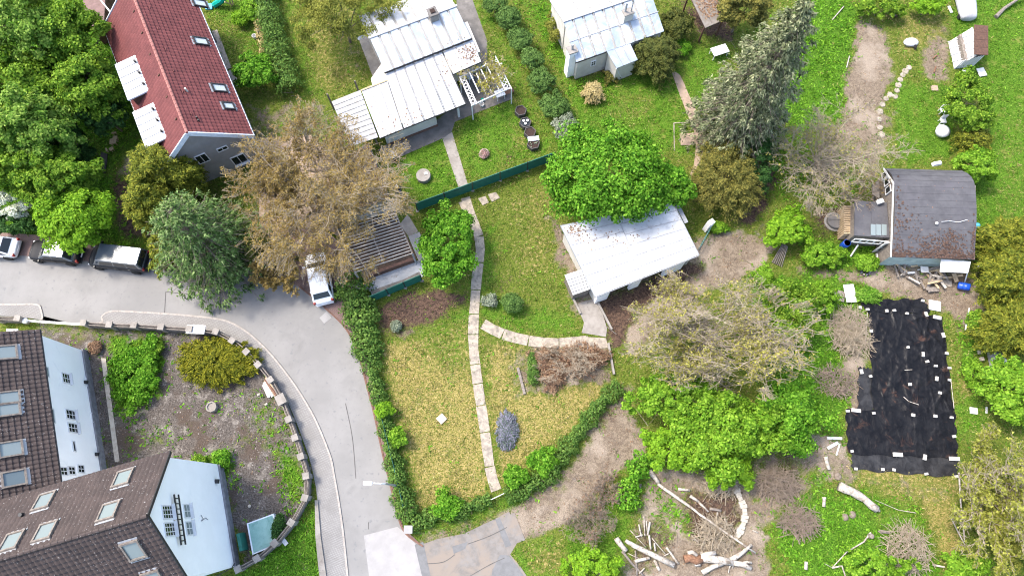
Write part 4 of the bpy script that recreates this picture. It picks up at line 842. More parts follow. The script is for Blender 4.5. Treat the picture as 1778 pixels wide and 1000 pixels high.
MB().tube([on_plane(416, 955, gp, gn) + gn * .06, on_plane(402, 985, gp, gn) + gn * .06, on_plane(375, 1000, gp, gn) + gn * .06, on_plane(350, 1006, gp, gn) + gn * .06], .03, 6).build('cable', 'dark_metal', g2)
la = empty('wall_ladder', on_plane(305, 903, gp, gn), 'black ladder hung sideways across the white gable windows', 'ladder')
c = on_plane(306, 903, gp, gn) + gn * .22
for e in (-.3, .3): MB().bar(c + Vector((0, 0, e)) + gal * 1.55, c + Vector((0, 0, e)) - gal * 1.55, .07, .1).build('rail', 'dark_metal', la)
for i in range(9):
    q_ = c + gal * (1.3 - i * .325); MB().bar(q_ + Vector((0, 0, -.28)), q_ + Vector((0, 0, .28)), .07, .07).build('rung', 'dark_metal', la)

# ---- cabin with dark curved felt roof
cb = empty('felt_roofed_cabin', P(1615, 380), 'old cabin with dark curved felt roof and glazed lean-to', 'cabin')
ca0, cb0, cc0, cd0 = P(1548, 446, 2.6), P(1691, 451, 2.6), P(1683, 312, 3.7), P(1543, 302, 3.7)
def arch(t):     # t 0 south eave .. 1 north end; height of the bowed roof
    return 2.6 + 1.25 * math.sin(min(1, t / .75) * math.pi / 2) - (1.3 * ((t - .75) / .25) ** 2 if t > .75 else 0)
sA, sB = Vector((ca0.x, ca0.y, 0)), Vector((cb0.x, cb0.y, 0)); nA, nB = P(1540, 288, 3.0), P(1676, 292, 3.0); nA.z = nB.z = 0
K = 14
for i in range(K):
    t0_, t1_ = i / K, min(1, (i + 1.03) / K); m = MB()
    q = []
    for (A, B, t) in ((sA, nA, t0_), (sB, nB, t0_), (sB, nB, t1_), (sA, nA, t1_)):
        p = A.lerp(B, t); p.z = arch(t) + (.012 if t == t0_ else -.004); q.append(p)
    slab4(m, q, .09); m.build('roof_sheet', 'bitumen', cb)
iw = [sA.lerp(sB, .03).lerp(nA.lerp(nB, .03), .03), sA.lerp(sB, .97).lerp(nA.lerp(nB, .97), .03), sA.lerp(sB, .97).lerp(nA.lerp(nB, .97), .96), sA.lerp(sB, .03).lerp(nA.lerp(nB, .03), .96)]
ring = []
for k_ in range(11): ring.append((iw[0].lerp(iw[3], k_ / 10), arch(.03 + .93 * k_ / 10) - .12))
for e, nm in ((0, 'west_wall'), (1, 'east_wall')):
    A_, B_ = (iw[0], iw[3]) if e == 0 else (iw[1], iw[2]); vs = []; fs = []
    for k_ in range(11):
        p = A_.lerp(B_, k_ / 10); vs += [(p.x, p.y, 0), (p.x, p.y, arch(.03 + .93 * k_ / 10) - .12)]
    fs = [(2 * i, 2 * i + 2, 2 * i + 3, 2 * i + 1) for i in range(10)]; MB().add(vs, fs).build('side_wall', 'old_wood', cb)
plain('wall_mint', (.42, .50, .45), (.34, .41, .37), .85, 2, stain=(.25, .26, .23), stain_scale=2, stain_at=(.55, .75))
MB().add([(iw[0].x, iw[0].y, 0), (iw[1].x, iw[1].y, 0), (iw[1].x, iw[1].y, 2.55), (iw[0].x, iw[0].y, 2.55)], [(0, 1, 2, 3)]).build('front_wall', 'wall_mint', cb); MB().add([(iw[3].x, iw[3].y, 0), (iw[2].x, iw[2].y, 0), (iw[2].x, iw[2].y, 2.4), (iw[3].x, iw[3].y, 2.4)], [(3, 2, 1, 0)]).build('back_wall', 'old_wood', cb)
wn_ = Vector((-1, 0, 0)); 
MB().bar(sA + Vector((-.03, 0, 2.55)), sA.lerp(nA, .75) + Vector((-.03, 0, 3.78)), .07, .14).build('verge_board', 'white_board', cb); MB().bar(sB + Vector((.03, 0, 2.55)), sB.lerp(nB, .75) + Vector((.03, 0, 3.78)), .07, .14).build('verge_board', 'old_wood', cb); MB().bar(sA.lerp(nA, .75) + Vector((-.03, 0, 3.78)), nA + Vector((-.03, 0, 2.5)), .07, .14).build('verge_board', 'white_board', cb)
wdir = (nA - sA).normalized()
for i, (t, h) in enumerate(((.74, 2.7), (.84, 2.6), (.93, 2.35))):
    p = sA.lerp(nA, t); wall_window(cb, Vector((p.x - .04, p.y, h)) + Vector((.15, 0, 0)), -wdir, wn_, .62, .8, bars=(0, 0), sill=False)
# lean-to west of the cabin
lt = [P(1482, 412, 2.2), P(1543, 408, 2.35), P(1540, 352, 2.35), P(1484, 348, 2.2)]; lt[0] = P(1483, 409, 2.2); lt[1] = P(1545, 413, 2.3)
for i in range(2):
    m = MB(); slab4(m, [lt[0].lerp(lt[1], i / 2 + .003), lt[0].lerp(lt[1], (i + 1) / 2 - .003), lt[3].lerp(lt[2], (i + 1) / 2 - .003), lt[3].lerp(lt[2], i / 2 + .003)], .08); m.build('lean_to_roof', 'bitumen', cb)
for i in range(3):
    u0 = 1512 + i * 9.5; m = MB(); slab4(m, [P(u0, 408, 2.33), P(u0 + 8.5, 409, 2.34), P(u0 + 8.5, 390, 2.36), P(u0, 389, 2.35)], .03); m.build('roof_light', 'glass_pale', cb)
MB().prism(inset(lt, .15), 0, [2.1, 2.2, 2.2, 2.1]).build('lean_to_wall', 'old_wood', cb)
wl0, wl1 = P(1485, 415, 2.0), P(1545, 420, 2.0); wl0.z = wl1.z = 0
for z_ in (1.35, 2.0): MB().bar(wl0 + Vector((0, 0, z_)), wl1 + Vector((0, 0, z_)), .07, .09).build('window_rail', 'white_paint', cb)
for i in range(6): 
    p = wl0.lerp(wl1, i / 5) + Vector((0, 0, 1.67)); MB().box(p, (.08, .06, .6)).build('window_mullion', 'white_paint', cb)
DP = P(1536, 428, 1.2); DP.z = 0
o = MB().box(DP + Vector((0, 0, 1.1)), (.95, .08, 2.1), rz=.15).build('door', 'white_paint', cb)
for i in range(2): MB().box(DP + Vector((0, -.03, .75 + .75 * i)), (.5, .07, .55), rz=.15).build('pane', 'glass_dark', o)
MB().bar(P(1521, 446, .0) + Vector((0, 0, .1)), P(1546, 444, 0) + Vector((0, 0, .1)), .5, .2).build('door_step', 'white_board', cb)
m = MB(); slab4(m, [P(1632, 472, 1.9), P(1681, 474, 1.9), P(1686, 454, 2.3), P(1634, 450, 2.3)], .04); m.build('awning_sheet', 'white_board', cb)
for u in (1636, 1680): MB().bar(P(u, 473, 0) + Vector((0, 0, .9)), P(u, 473, 0) + Vector((0, .05, 1.85)), .07, .07).build('awning_post', 'white_paint', cb)
MB().bar(P(1674, 494, 0), P(1681, 470, 2.0), .06, .08).build('awning_brace', 'white_paint', cb)
CABIN = (sA, sB, nA, nB, arch)
# white angled sheet at the annex
o = MB(); slab4(o, [P(1515, 320, 1.6), P(1528, 315, 1.8), P(1527, 345, 1.8), P(1515, 338, 1.6)], .05); o = o.build('corrugated_sheet', 'corrugated_grey'); tag(o, 'grey corrugated sheet leaning by the cabin windows', 'sheet')
for k_, (u0, v0) in enumerate(((1528, 350),)):
    o = MB().box(P(u0, v0, 2.6), (.5, .35, .25), rz=.3).build('roof_box', 'white_board'); tag(o, 'small white box on the cabin lean-to roof', 'box')

# ---- chicken coop like shed at upper right
ws = empty('lattice_shed', P(1693, 90), 'small shed with dark brown roof, white lattice end and slatted front', 'shed')
q = [P(1716, 45, 1.9), P(1716, 96, 1.9), P(1692, 95, 2.3), P(1692, 43, 2.3)]
for i in range(4):
    m = MB(); slab4(m, [q[0].lerp(q[1], i / 4 + .003), q[0].lerp(q[1], (i + 1) / 4 - .003), q[3].lerp(q[2], (i + 1) / 4 - .003), q[3].lerp(q[2], i / 4 + .003)], .07); m.build('roof_board', 'bitumen_brown' if 'bitumen_brown' in MATS else 'brown_wood', ws)
b_ = [P(1679, 104, 0), P(1706, 104, 0), P(1706, 70, 0), P(1676, 68, 0)]
b_ = [Vector((q[3].x - 1.0, q[2].y + .15, 0)), Vector((q[1].x - .12, q[1].y + .15, 0)), Vector((q[0].x - .12, q[0].y - .15, 0)), Vector((q[3].x - 1.0, q[3].y - .15, 0))]
MB().prism([p.xy[:] for p in (b_[0] + Vector((.3, .06, 0)), b_[1] + Vector((-.06, .06, 0)), b_[2] + Vector((-.06, -.06, 0)), b_[3] + Vector((.3, -.06, 0)))], 0, [1.2, 1.75, 1.75, 1.2]).build('body', 'old_wood', ws)
for i in range(9):
    p = b_[0].lerp(b_[1], (i + .5) / 9); h_ = 1.15 + .6 * (i + .5) / 9; MB().box((p.x, p.y, h_ / 2), (.11, .05, h_)).build('front_slat', 'white_paint', ws)
for i in range(4):
    y0 = b_[0].y + (b_[3].y - b_[0].y) * i / 4; y1 = b_[0].y + (b_[3].y - b_[0].y) * (i + 1) / 4
    MB().bar((b_[0].x - .02, y0, .05), (q[3].x - .12, y1, 2.1), .05, .05).build('lattice_strip', 'white_paint', ws); MB().bar((b_[0].x - .05, y1, .05), (q[3].x - .15, y0, 2.1), .05, .05).build('lattice_strip', 'white_paint', ws)
m = MB(); slab4(m, [Vector((b_[0].x, b_[0].y, .05)), Vector((q[3].x - .08, b_[0].y, 2.15)), Vector((q[3].x - .08, b_[3].y, 2.15)), Vector((b_[3].x, b_[3].y, .05))], .02); m.build('lattice_back', 'white_board', ws)
# ------------------------------------------------------------------ vegetation
def unit(v): return v / np.maximum(1e-9, np.linalg.norm(v, axis=-1, keepdims=True))
def leaves(C, Nrm, size, rs, aspect=.62, axis=None, curl=.25, tri=False):
    """rhombus leaves at centres C with normals Nrm; size array; axis = long direction"""
    n = len(C); size = np.broadcast_to(size, (n,))[:, None]
    Nrm = unit(Nrm)
    a = rs.normal(size=(n, 3)) if axis is None else axis + rs.normal(size=(n, 3)) * .25
    a = unit(a - Nrm * (a * Nrm).sum(1, keepdims=True)); b = np.cross(Nrm, a)
    if tri:
        V = np.stack([C - a * size * .5 - b * size * aspect * .5, C - a * size * .5 + b * size * aspect * .5, C + a * size * .6 - Nrm * size * curl * .3], 1).reshape(-1, 3)
        return V, np.arange(3 * n).reshape(n, 3)
    V = np.stack([C - a * size * .5, C + b * size * aspect * .5 + Nrm * size * curl * .2, C + a * size * .5 - Nrm * size * curl * .35, C - b * size * aspect * .5 + Nrm * size * curl * .2], 1).reshape(-1, 3)
    return V, np.arange(4 * n).reshape(n, 4)
def prisms(p0, p1, r0, r1, n=4):
    """many straight tapered sticks at once"""
    p0, p1 = np.asarray(p0, float), np.asarray(p1, float); d = unit(p1 - p0); ref = np.where(np.abs(d[:, 2:3]) > .9, [[1., 0, 0]], [[0, 0, 1.]])
    a = unit(np.cross(d, ref)); b = np.cross(d, a); k = len(p0); V = []
    for (p, r) in ((p0, r0), (p1, r1)):
        r = np.broadcast_to(r, (k,))[:, None]
        for j in range(n):
            t = 2 * math.pi * j / n; V.append(p + (a * math.cos(t) + b * math.sin(t)) * r)
    V = np.stack(V, 1); base = np.arange(k)[:, None] * 2 * n
    Fq = np.concatenate([base + np.array([[j, (j + 1) % n, n + (j + 1) % n, n + j]]) for j in range(n)], 0)
    return V.reshape(-1, 3), Fq
def merge(parts):
    V = []; Fq = []; k = 0
    for v, f in parts: V.append(v); Fq.append(f + k); k += len(v)
    return np.concatenate(V), np.concatenate(Fq)
def limbs(rs, base_h, R, H, r0, n=6, zlo=.45, flat=.75):
    """trunk + main limbs as sticks from origin; returns segments and tip points"""
    P0, P1, A, B = [], [], [], []; tips = []
    bend = rs.normal(size=2) * .04 * H; pts = [np.array([0, 0, -.1]), np.array([bend[0] * .4, bend[1] * .4, base_h * .6]), np.array([bend[0], bend[1], H * zlo + base_h * .3])]
    rr = [r0, r0 * .8, r0 * .6]
    for i in range(2): P0.append(pts[i]); P1.append(pts[i + 1]); A.append(rr[i]); B.append(rr[i + 1])
    for k in range(n):
        az = 2 * math.pi * (k + rs.uniform(-.3, .3)) / n; st = pts[1] + (pts[2] - pts[1]) * rs.uniform(.1, 1)
        tip = np.array([math.cos(az) * R * rs.uniform(.35, .6), math.sin(az) * R * rs.uniform(.35, .6), H * rs.uniform(flat - .25, flat - .02)])
        mid = st + (tip - st) * .5 + np.array([0, 0, .08 * H]); 
        P0 += [st, mid]; P1 += [mid, tip]; A += [r0 * .45, r0 * .3]; B += [r0 * .3, r0 * .1]; tips.append(tip)
        for j in range(3):
            s = mid + (tip - mid) * rs.uniform(0, .8); t2 = s + rs.normal(size=3) * R * .14 + np.array([0, 0, .04 * H]); P0.append(s); P1.append(t2); A.append(r0 * .16); B.append(r0 * .05); tips.append(t2)
    return (np.array(P0), np.array(P1), np.array(A), np.array(B)), np.array(tips)
def crown_points(rs, rx, ry, rz, cz, n_cl, per, cl_r, low=-.55, rough=.22):
    """leaf centres gathered in clumps through an uneven ellipsoid"""
    d = unit(rs.normal(size=(n_cl * 3, 3))); d = d[d[:, 2] > low][:n_cl]
    ang = np.arctan2(d[:, 1], d[:, 0]); ph = rs.uniform(0, 6.28, 4)
    wob = 1 + rough * (np.sin(3 * ang + ph[0]) * .5 + np.sin(5 * ang + ph[1] + d[:, 2] * 3) * .5 + rs.normal(size=len(d)) * .45)
    rad = rs.uniform(.45, 1, len(d)) ** .5 * wob
    c = d * rad[:, None] * np.array([rx, ry, rz]) + np.array([0, 0, cz])
    c = c[c[:, 2] > .15]
    m = len(c); k = np.repeat(np.arange(m), per); cr = cl_r * rs.uniform(.6, 1.35, m)
    q = unit(rs.normal(size=(m * per, 3))); q[:, 2] = np.abs(q[:, 2]) * .9 - .15
    sq = np.array([1, 1, .75])
    X = c[k] + q * (cr[k] * rs.uniform(.35, 1.05, m * per))[:, None] * sq
    nr = unit(q * .8 + unit(X - np.array([0, 0, cz * .7])) * .5 + np.array([0, 0, .55]) + rs.normal(size=X.shape) * .62)
    ok = X[:, 2] > .05
    return X[ok], nr[ok], c
NEXT_SEED = [100]
def seed():
    NEXT_SEED[0] += 1; return np.random.default_rng(NEXT_SEED[0])
def thing_at(name, u, v, zc, label, cat, group=None):
    p = P(u, v, zc); return empty(name, (p.x, p.y, 0), label, cat, group), ppm(p)
def leafy(u, v, rpx, h, mat, label, leaf=.24, dens=1.0, ry=None, name='broadleaf_tree', cat='tree', group=None, zc=.62, bark='bark', rough=.22, rzf=None, low=-.5, cl=None):
    rs = seed(); zm = h * zc; e, s = thing_at(name, u, v, zm, label, cat, group)
    rx = rpx / s * .98; ry_ = (ry or rpx) / s * .98; rz = rzf * h if rzf else h * (1 - zc) * .95
    cl_r = cl or max(.3, min(rx, ry_) * .21)
    n_cl = int(26 + 62 * dens * (rx * ry_) ** .5 * .42); per = int(min(158, 34 * dens * (cl_r / leaf) ** 2 * .9 + 10))
    X, Nr, c = crown_points(rs, rx - cl_r * .7, ry_ - cl_r * .7, rz - cl_r * .3, zm, n_cl, per, cl_r, low, rough)
    V, Fq = leaves(X, Nr, leaf * rs.uniform(.7, 1.3, len(X)), rs)
    np_mesh('crown' if cat == 'tree' else 'foliage', V, Fq, mat, e)
    sg, tips = limbs(rs, h * .25, max(rx, .4), h * .8, max(.04, h * .022), 7 if cat == 'tree' else 5, .3)
    near = c[rs.choice(len(c), min(len(c), 26), False)] * np.array([.85, .85, .9]); st = tips[np.argmin(((near[:, None] - tips[None]) ** 2).sum(-1), 1)]
    P0 = np.concatenate([sg[0], st]); P1 = np.concatenate([sg[1], near]); A = np.concatenate([sg[2], np.full(len(near), h * .004 + .008)]); B = np.concatenate([sg[3], np.full(len(near), .006)])
    np_mesh('trunk' if cat == 'tree' else 'stem', *prisms(P0, P1, A, B, 6), bark, e)
    return e
def sprays(u, v, rpx, h, mat, label, ry=None, name='yew_tree', cat='tree', group=None, zc=.5, n_sp=150, leaf=.26, per=70, arch_=.25, up0=.2, rough=.2, lean=(0, 0)):
    """feathery evergreen: outward sprays of narrow foliage"""
    rs = seed(); zm = h * zc; e, s = thing_at(name, u, v, zm, label, cat, group); rx = rpx / s; ry_ = (ry or rpx) / s
    az = rs.uniform(0, 2 * math.pi, n_sp); el = np.arcsin(np.clip(rs.uniform(-.12, 1, n_sp), -1, 1))
    wob = 1 + rough * (np.sin(3 * az + rs.uniform(0, 6)) * .6 + rs.normal(size=n_sp) * .5)
    tip = np.stack([np.cos(az) * np.cos(el) * rx * wob, np.sin(az) * np.cos(el) * ry_ * wob, h * (.3 + .7 * np.sin(el).clip(-.2, 1) * rs.uniform(.85, 1.05, n_sp))], 1)
    start = tip * np.array([.12, .12, .55]); start[:, 2] = np.maximum(.15, tip[:, 2] * up0 + .1)
    leaf *= .78; per = int(per * 1.5)
    k = np.repeat(np.arange(n_sp), per); tk = rs.uniform(.4, 1.02, (n_sp, 5)); t = tk[k, rs.integers(0, 5, len(k))] + rs.normal(size=len(k)) * .035; d = tip - start
    X = start[k] + d[k] * t[:, None]; X[:, 2] += arch_ * h * .5 * np.sin(t * math.pi) - .06 * h * t ** 3
    wd = np.linalg.norm(d, axis=1)[k] * .13 * (1.15 - t) + .06
    X += rs.normal(size=X.shape) * (wd * .8)[:, None] * np.array([1, 1, .55]); X[:, 2] = np.maximum(X[:, 2], .06)
    ax = unit(d[k] * np.array([1, 1, .4]) + rs.normal(size=X.shape) * .5 * np.linalg.norm(d, axis=1)[k][:, None] * .5)
    nr = np.array([0, 0, 1.]) + rs.normal(size=X.shape) * .5 + unit(d[k]) * .3
    V, Fq = leaves(X, nr, leaf * rs.uniform(.7, 1.35, len(X)), rs, .46, ax, tri=True)
    np_mesh('crown' if cat == 'tree' else 'foliage', V, Fq, mat, e)
    pk = rs.choice(n_sp, min(60, n_sp), False); P0 = np.concatenate([[[0, 0, -.1], [0, 0, h * .4]], start[pk]]); P1 = np.concatenate([[[0, 0, h * .4], [0, 0, h * .85]], start[pk] + d[pk] * .85])
    A = np.concatenate([[h * .03 + .03, h * .02 + .02], np.full(len(pk), .02 + h * .003)]); B = np.concatenate([[h * .02 + .02, .02], np.full(len(pk), .008)])
    np_mesh('trunk' if cat == 'tree' else 'stem', *prisms(P0, P1, A, B, 6), 'bark', e); return e
def spruce(ub, vb, h, r_m, mat, label, droop=.35, whorls=26, per_w=15, tuft=34, leaf=.3, name='spruce_tree', top_r=.04, group=None, power=.8):
    rs = seed(); p = P(ub, vb); e = empty(name, (p.x, p.y, 0), label, 'tree', group); S0, S1, ra, X, AX, NR = [], [], [], [], [], []
    for w in range(whorls):
        t = (w + rs.uniform(-.3, .3)) / whorls; z = h * (.06 + .93 * t); R_ = r_m * ((1 - t) ** power) + top_r
        nb = max(4, int(per_w * (1 - .55 * t)))
        for b in range(nb):
            az = 2 * math.pi * (b + rs.uniform(-.4, .4)) / nb + w * .7; L_ = R_ * rs.uniform(.72, 1.12)
            dirv = np.array([math.cos(az), math.sin(az), 0]); st = np.array([0, 0, z]); en = st + dirv * L_ + np.array([0, 0, -droop * L_ * rs.uniform(.6, 1.3) + .12 * L_ * t])
            S0.append(st); S1.append(en); ra.append(.035 * (1 - t) + .012)
            m_ = int(tuft * 1.5 * (.35 + .65 * L_ / r_m)); nt = max(2, int(2 + 3.6 * L_ / r_m)); side = np.cross(dirv, [0, 0, 1.])
            qt = rs.uniform(.3, 1.04, nt); tc = st + (en - st) * qt[:, None] + side * (rs.uniform(-1, 1, nt) * L_ * .26 * (1.25 - qt))[:, None] + np.array([0, 0, 1.]) * rs.uniform(-.25, .1, nt)[:, None]
            k_ = rs.integers(0, nt, m_); g_ = rs.normal(size=(m_, 3)) * np.array([.145, .145, .11]); c = tc[k_] + g_
            X.append(c); AX.append(unit(g_) * .8 + dirv * .7 + np.array([0, 0, -.3])); NR.append(unit(g_) * .7 + np.array([0, 0, .9]) + rs.normal(size=(m_, 3)) * .45 + dirv * .3)
    X, AX, NR = map(np.concatenate, (X, AX, NR)); V, Fq = leaves(X, NR, leaf * .74 * rs.uniform(.65, 1.4, len(X)), rs, .5, unit(AX), tri=True); np_mesh('crown', V, Fq, mat, e)
    P0 = np.concatenate([[[0, 0, -.1]], S0]); P1 = np.concatenate([[[0, 0, h * .98]], S1]); np_mesh('trunk', *prisms(P0, P1, np.concatenate([[h * .018 + .05], ra]), np.concatenate([[.02], np.array(ra) * .35]), 5), 'bark', e); return e
def bare(u, v, rpx, h, label, wood='twig', bud='bud_gold', n1=9, n2=9, n3=9, n4=7, buds=16000, leaf=.13, zc=.6, trunk_r=.28, ry=None, name='bare_tree', spread=.78, tw=.012, group=None, trunk_h=.28, thin=-.55):
    rs = seed(); e, s = thing_at(name, u, v, h * zc, label, 'tree', group); R = rpx / s; RY = (ry or rpx) / s; asp = np.array([1, RY / R, 1])
    P0, P1, A, B = [np.array([[0, 0, -.1]])], [np.array([[rs.normal() * .2, rs.normal() * .2, h * trunk_h]])], [np.array([trunk_r])], [np.array([trunk_r * .8])]
    par0 = np.repeat(P0[0], n1, 0); par1 = np.repeat(P1[0], n1, 0); az = (np.arange(n1) + rs.uniform(-.35, .35, n1)) * 2 * math.pi / n1
    st = par0 + (par1 - par0) * rs.uniform(.6, 1, (n1, 1)); L_ = R * rs.uniform(.55, .9, n1)
    d = np.stack([np.cos(az), np.sin(az), rs.uniform(.35, 1.7, n1)], 1); d = unit(d)
    rad = np.full(n1, trunk_r * .36); levels = [(n2, .5, .55), (n3, .45, .5), (n4, .42, .55)]; allp = []
    LEV = [0]
    def grow(st, d, L_, rad, k=3, jit=.16, lift=.03, lvl=1):
        pts = [st]; p = st; dd = d
        for i in range(k):
            q = p + dd * (L_ / k)[:, None]; P0.append(p); P1.append(q); A.append(rad * (1 - .28 * i)); B.append(rad * (1 - .28 * (i + 1))); LEV.append(lvl)
            pts.append(q); p = q; dd = unit(dd + rs.normal(size=dd.shape) * jit + np.array([0, 0, lift]))
        return np.stack(pts, 1)
    pts = grow(st, d, L_, rad)
    for li, (nc, fl, fr) in enumerate(levels):
        m = len(pts); k = np.repeat(np.arange(m), nc); t = rs.uniform(.25, 1, len(k)) * 3; i = np.minimum(2, t.astype(int)); f = (t - i)[:, None]
        st = pts[k, i] * (1 - f) + pts[k, i + 1] * f; pd = unit(pts[k, 3] - pts[k, 0]); d = unit(pd + rs.normal(size=(len(k), 3)) * spread * np.array([1, 1, .6]) + np.array([0, 0, .06]))
        L_ = np.linalg.norm(pts[:, 3] - pts[:, 0], axis=1)[k] * fl * rs.uniform(.6, 1.25, len(k)); rad = np.maximum(tw, (rad * fr)[k] * .75)
        pts = grow(st, d, L_, rad, 3 if li < 2 else 2, .2, .02, li + 2); allp.append(pts)
    nseg = [len(a) for a in P0]; lev = np.concatenate([np.full(n_, l_) for n_, l_ in zip(nseg, LEV)])
    P0, P1, A, B = map(np.concatenate, (P0, P1, A, B))
    # keep the crown inside its surveyed spread
    sc = R / max(.1, np.percentile(np.linalg.norm(P1[:, :2], axis=1), 96)); sc = min(max(sc, .6), 1.8)
    for Q in (P0, P1):
        Q[:, :2] *= sc; rr = np.linalg.norm(Q[:, :2], axis=1); f = np.where(rr > R, R / np.maximum(rr, 1e-6) * (1 - .1 * np.sin(rr * 7)), 1.0); Q[:, :2] *= f[:, None]; Q *= asp; Q[:, 2] = np.clip(Q[:, 2], -.1, h * 1.02)
    grp = []
    for l_, ns in ((0, 8), (1, 5), (2, 4), (3, 3), (4, 3)):
        k_ = lev == l_
        if k_.any(): grp.append(prisms(P0[k_], P1[k_], A[k_], np.maximum(B[k_], tw * .5), ns))
    np_mesh('trunk', *merge(grp), wood, e)
    if buds:
        tw_ = np.concatenate([a.reshape(-1, 3) for a in allp[-2:]]); n_ = len(P0); ix = rs.integers(n_ // 3, n_, buds); X = P0[ix] + (P1[ix] - P0[ix]) * rs.uniform(0, 1, (buds, 1)) + rs.normal(size=(buds, 3)) * .07
        ph = rs.uniform(0, 6, 3); patch = np.sin(X[:, 0] * 1.1 + ph[0]) + np.sin(X[:, 1] * 1.3 + ph[1]) + np.sin(X[:, 2] * 1.7 + ph[2]); X = X[patch + rs.normal(size=len(X)) * .8 > thin]
        V, Fq = leaves(X, rs.normal(size=X.shape) + np.array([0, 0, .8]), leaf * rs.uniform(.6, 1.5, len(X)), rs, .8, tri=True); np_mesh('crown', V, Fq, bud, e)
    return e
def hedge(pts, wpx, h, mat, label, name='hedge', leaf=.2, dens=1.0, wvar=.15, cat='hedge'):
    """clipped or ragged hedge along a plan line"""
    rs = seed(); line = wl_(smooth_line(pts, 5)); e = empty(name, line[0], label, cat); L0 = np.array([tuple(p) for p in line]); o = np.array(tuple(line[0]))
    ws = np.interp(np.linspace(0, 1, len(line)), np.linspace(0, 1, len(wpx)), wpx) / np.array([ppm(p) for p in line]); hs = np.interp(np.linspace(0, 1, len(line)), np.linspace(0, 1, len(h)), h)
    seg = np.linalg.norm(np.diff(L0, axis=0), axis=1); cum = np.concatenate([[0], np.cumsum(seg)]); tot = cum[-1]
    n = int(tot * 520 * dens * max(.6, ws.mean()) * (.18 / leaf) ** 2 * .55); s = rs.uniform(0, tot, n); i = np.clip(np.searchsorted(cum, s) - 1, 0, len(seg) - 1); f = ((s - cum[i]) / seg[i])[:, None]
    c = L0[i] * (1 - f) + L0[i + 1] * f; t = unit(L0[i + 1] - L0[i]); nn = np.stack([-t[:, 1], t[:, 0], np.zeros(n)], 1); w = np.interp(s, cum, ws) * (1 + wvar * np.sin(s * 2.3) + wvar * np.sin(s * 5.1 + 1)); hh = np.interp(s, cum, hs) * (1 + .1 * np.sin(s * 3.1 + 2) + .06 * np.sin(s * 7.7))
    th = rs.uniform(0, math.pi, n); q = rs.uniform(.72, 1.04, n) + rs.normal(size=n) * .05
    X = c + nn * (np.cos(th) * w * .5 * q)[:, None]; X[:, 2] = np.maximum(.05, np.sin(th) ** .5 * hh * q * rs.uniform(.75, 1.0, n) ** .5)
    low = rs.uniform(size=n) < .25; X[low, 2] *= rs.uniform(.2, .9, low.sum())
    nr = nn * np.cos(th)[:, None] + np.array([0, 0, 1.]) * (np.sin(th) * .8 + .3)[:, None] + rs.normal(size=X.shape) * .45
    V, Fq = leaves(X, nr, leaf * rs.uniform(.7, 1.3, n), rs); np_mesh('foliage', V - o, Fq, mat, e)
    m = int(tot * 5); s = rs.uniform(0, tot, m); i = np.clip(np.searchsorted(cum, s) - 1, 0, len(seg) - 1); f = ((s - cum[i]) / seg[i])[:, None]; b = L0[i] * (1 - f) + L0[i + 1] * f; tp = b + rs.normal(size=b.shape) * np.interp(s, cum, ws)[:, None] * .18; tp[:, 2] = np.interp(s, cum, hs) * rs.uniform(.5, .85, m); b[:, 2] = -.02
    np_mesh('stem', *prisms(b - o, tp - o, .03, .01, 5), 'bark', e); return e

# --- wood at the upper left
GL = 'broadleaved trees by the road at the left'
leafy(40, 45, 102, 10, 'leaf_soft', 'large soft green tree in the top left corner', ry=80, dens=1.1, group=GL)
leafy(124, 62, 66, 8.5, 'leaf_mid', 'green tree beside the brown shed', dens=1.1, group=GL)
leafy(150, 155, 62, 7.5, 'leaf_mid', 'yellowish green tree left of the upper white dormer', dens=1.1, ry=66, group=GL)
leafy(30, 160, 72, 8, 'leaf_mid', 'mid green tree at the left edge below the corner tree', group=GL)
leafy(60, 228, 80, 8.5, 'leaf_soft', 'pale green tall tree in the middle of the left wood', ry=72, dens=1.2, group=GL)
leafy(18, 285, 62, 7, 'leaf_mid', 'green tree at the left edge above the white blossom', group=GL)
leafy(178, 195, 40, 5, 'leaf_dark', 'dark low tree behind the lawn with the lounger', group=GL)
leafy(98, 308, 72, 6.5, 'leaf_mid', 'green rounded tree left of the black lounger', ry=54, dens=1.2, group=GL)
leafy(128, 378, 72, 5.5, 'leaf_lime', 'bright lime green tree overhanging the parked cars', ry=62, dens=1.3, group=GL)
leafy(22, 352, 40, 3.2, 'blossom', 'white flowering shrub above the silver parked car', ry=34, cat='shrub', name='flowering_shrub', leaf=.2)
leafy(22, 388, 48, 2.4, 'leaf_dark', 'dark evergreen shrub between blossom and silver car', ry=20, cat='shrub', name='evergreen_shrub')
leafy(88, 148, 46, 5, 'leaf_dark', 'tree with shade put into its dark leaves, in the left wood gap', group=GL)  # dark leaf colour stands in for shade between the crowns
leafy(118, 245, 36, 4, 'leaf_dark', 'small dark tree left of the tree stump seats', group=GL)
leafy(145, 275, 26, 2.2, 'leaf_dark', 'dark low bush just left of the black lounger', cat='shrub', name='evergreen_shrub')
sprays(285, 300, 62, 7, 'needle_yew', 'yellow green yew in front of the grey gable wall', ry=52, n_sp=220, per=80)
sprays(262, 350, 42, 6, 'needle_yew', 'yellow green yew beside the road left of the grey spruce', ry=50, n_sp=170, per=75)
sprays(285, 425, 26, 3.5, 'needle_yew', 'small yellow yew hanging over the pavement by the van', ry=44, n_sp=90, per=60, group=None)
spruce(392, 452, 10.5, 4.6, 'needle_grey', 'broad grey green fir tree at the road bend', droop=.16, whorls=30, per_w=17, tuft=46, leaf=.31, power=.45)
spruce(470, 455, 5.5, 2.2, 'needle_dark', 'small dark conifer between grey fir and brown tree', droop=.2, whorls=16, per_w=11, tuft=26)
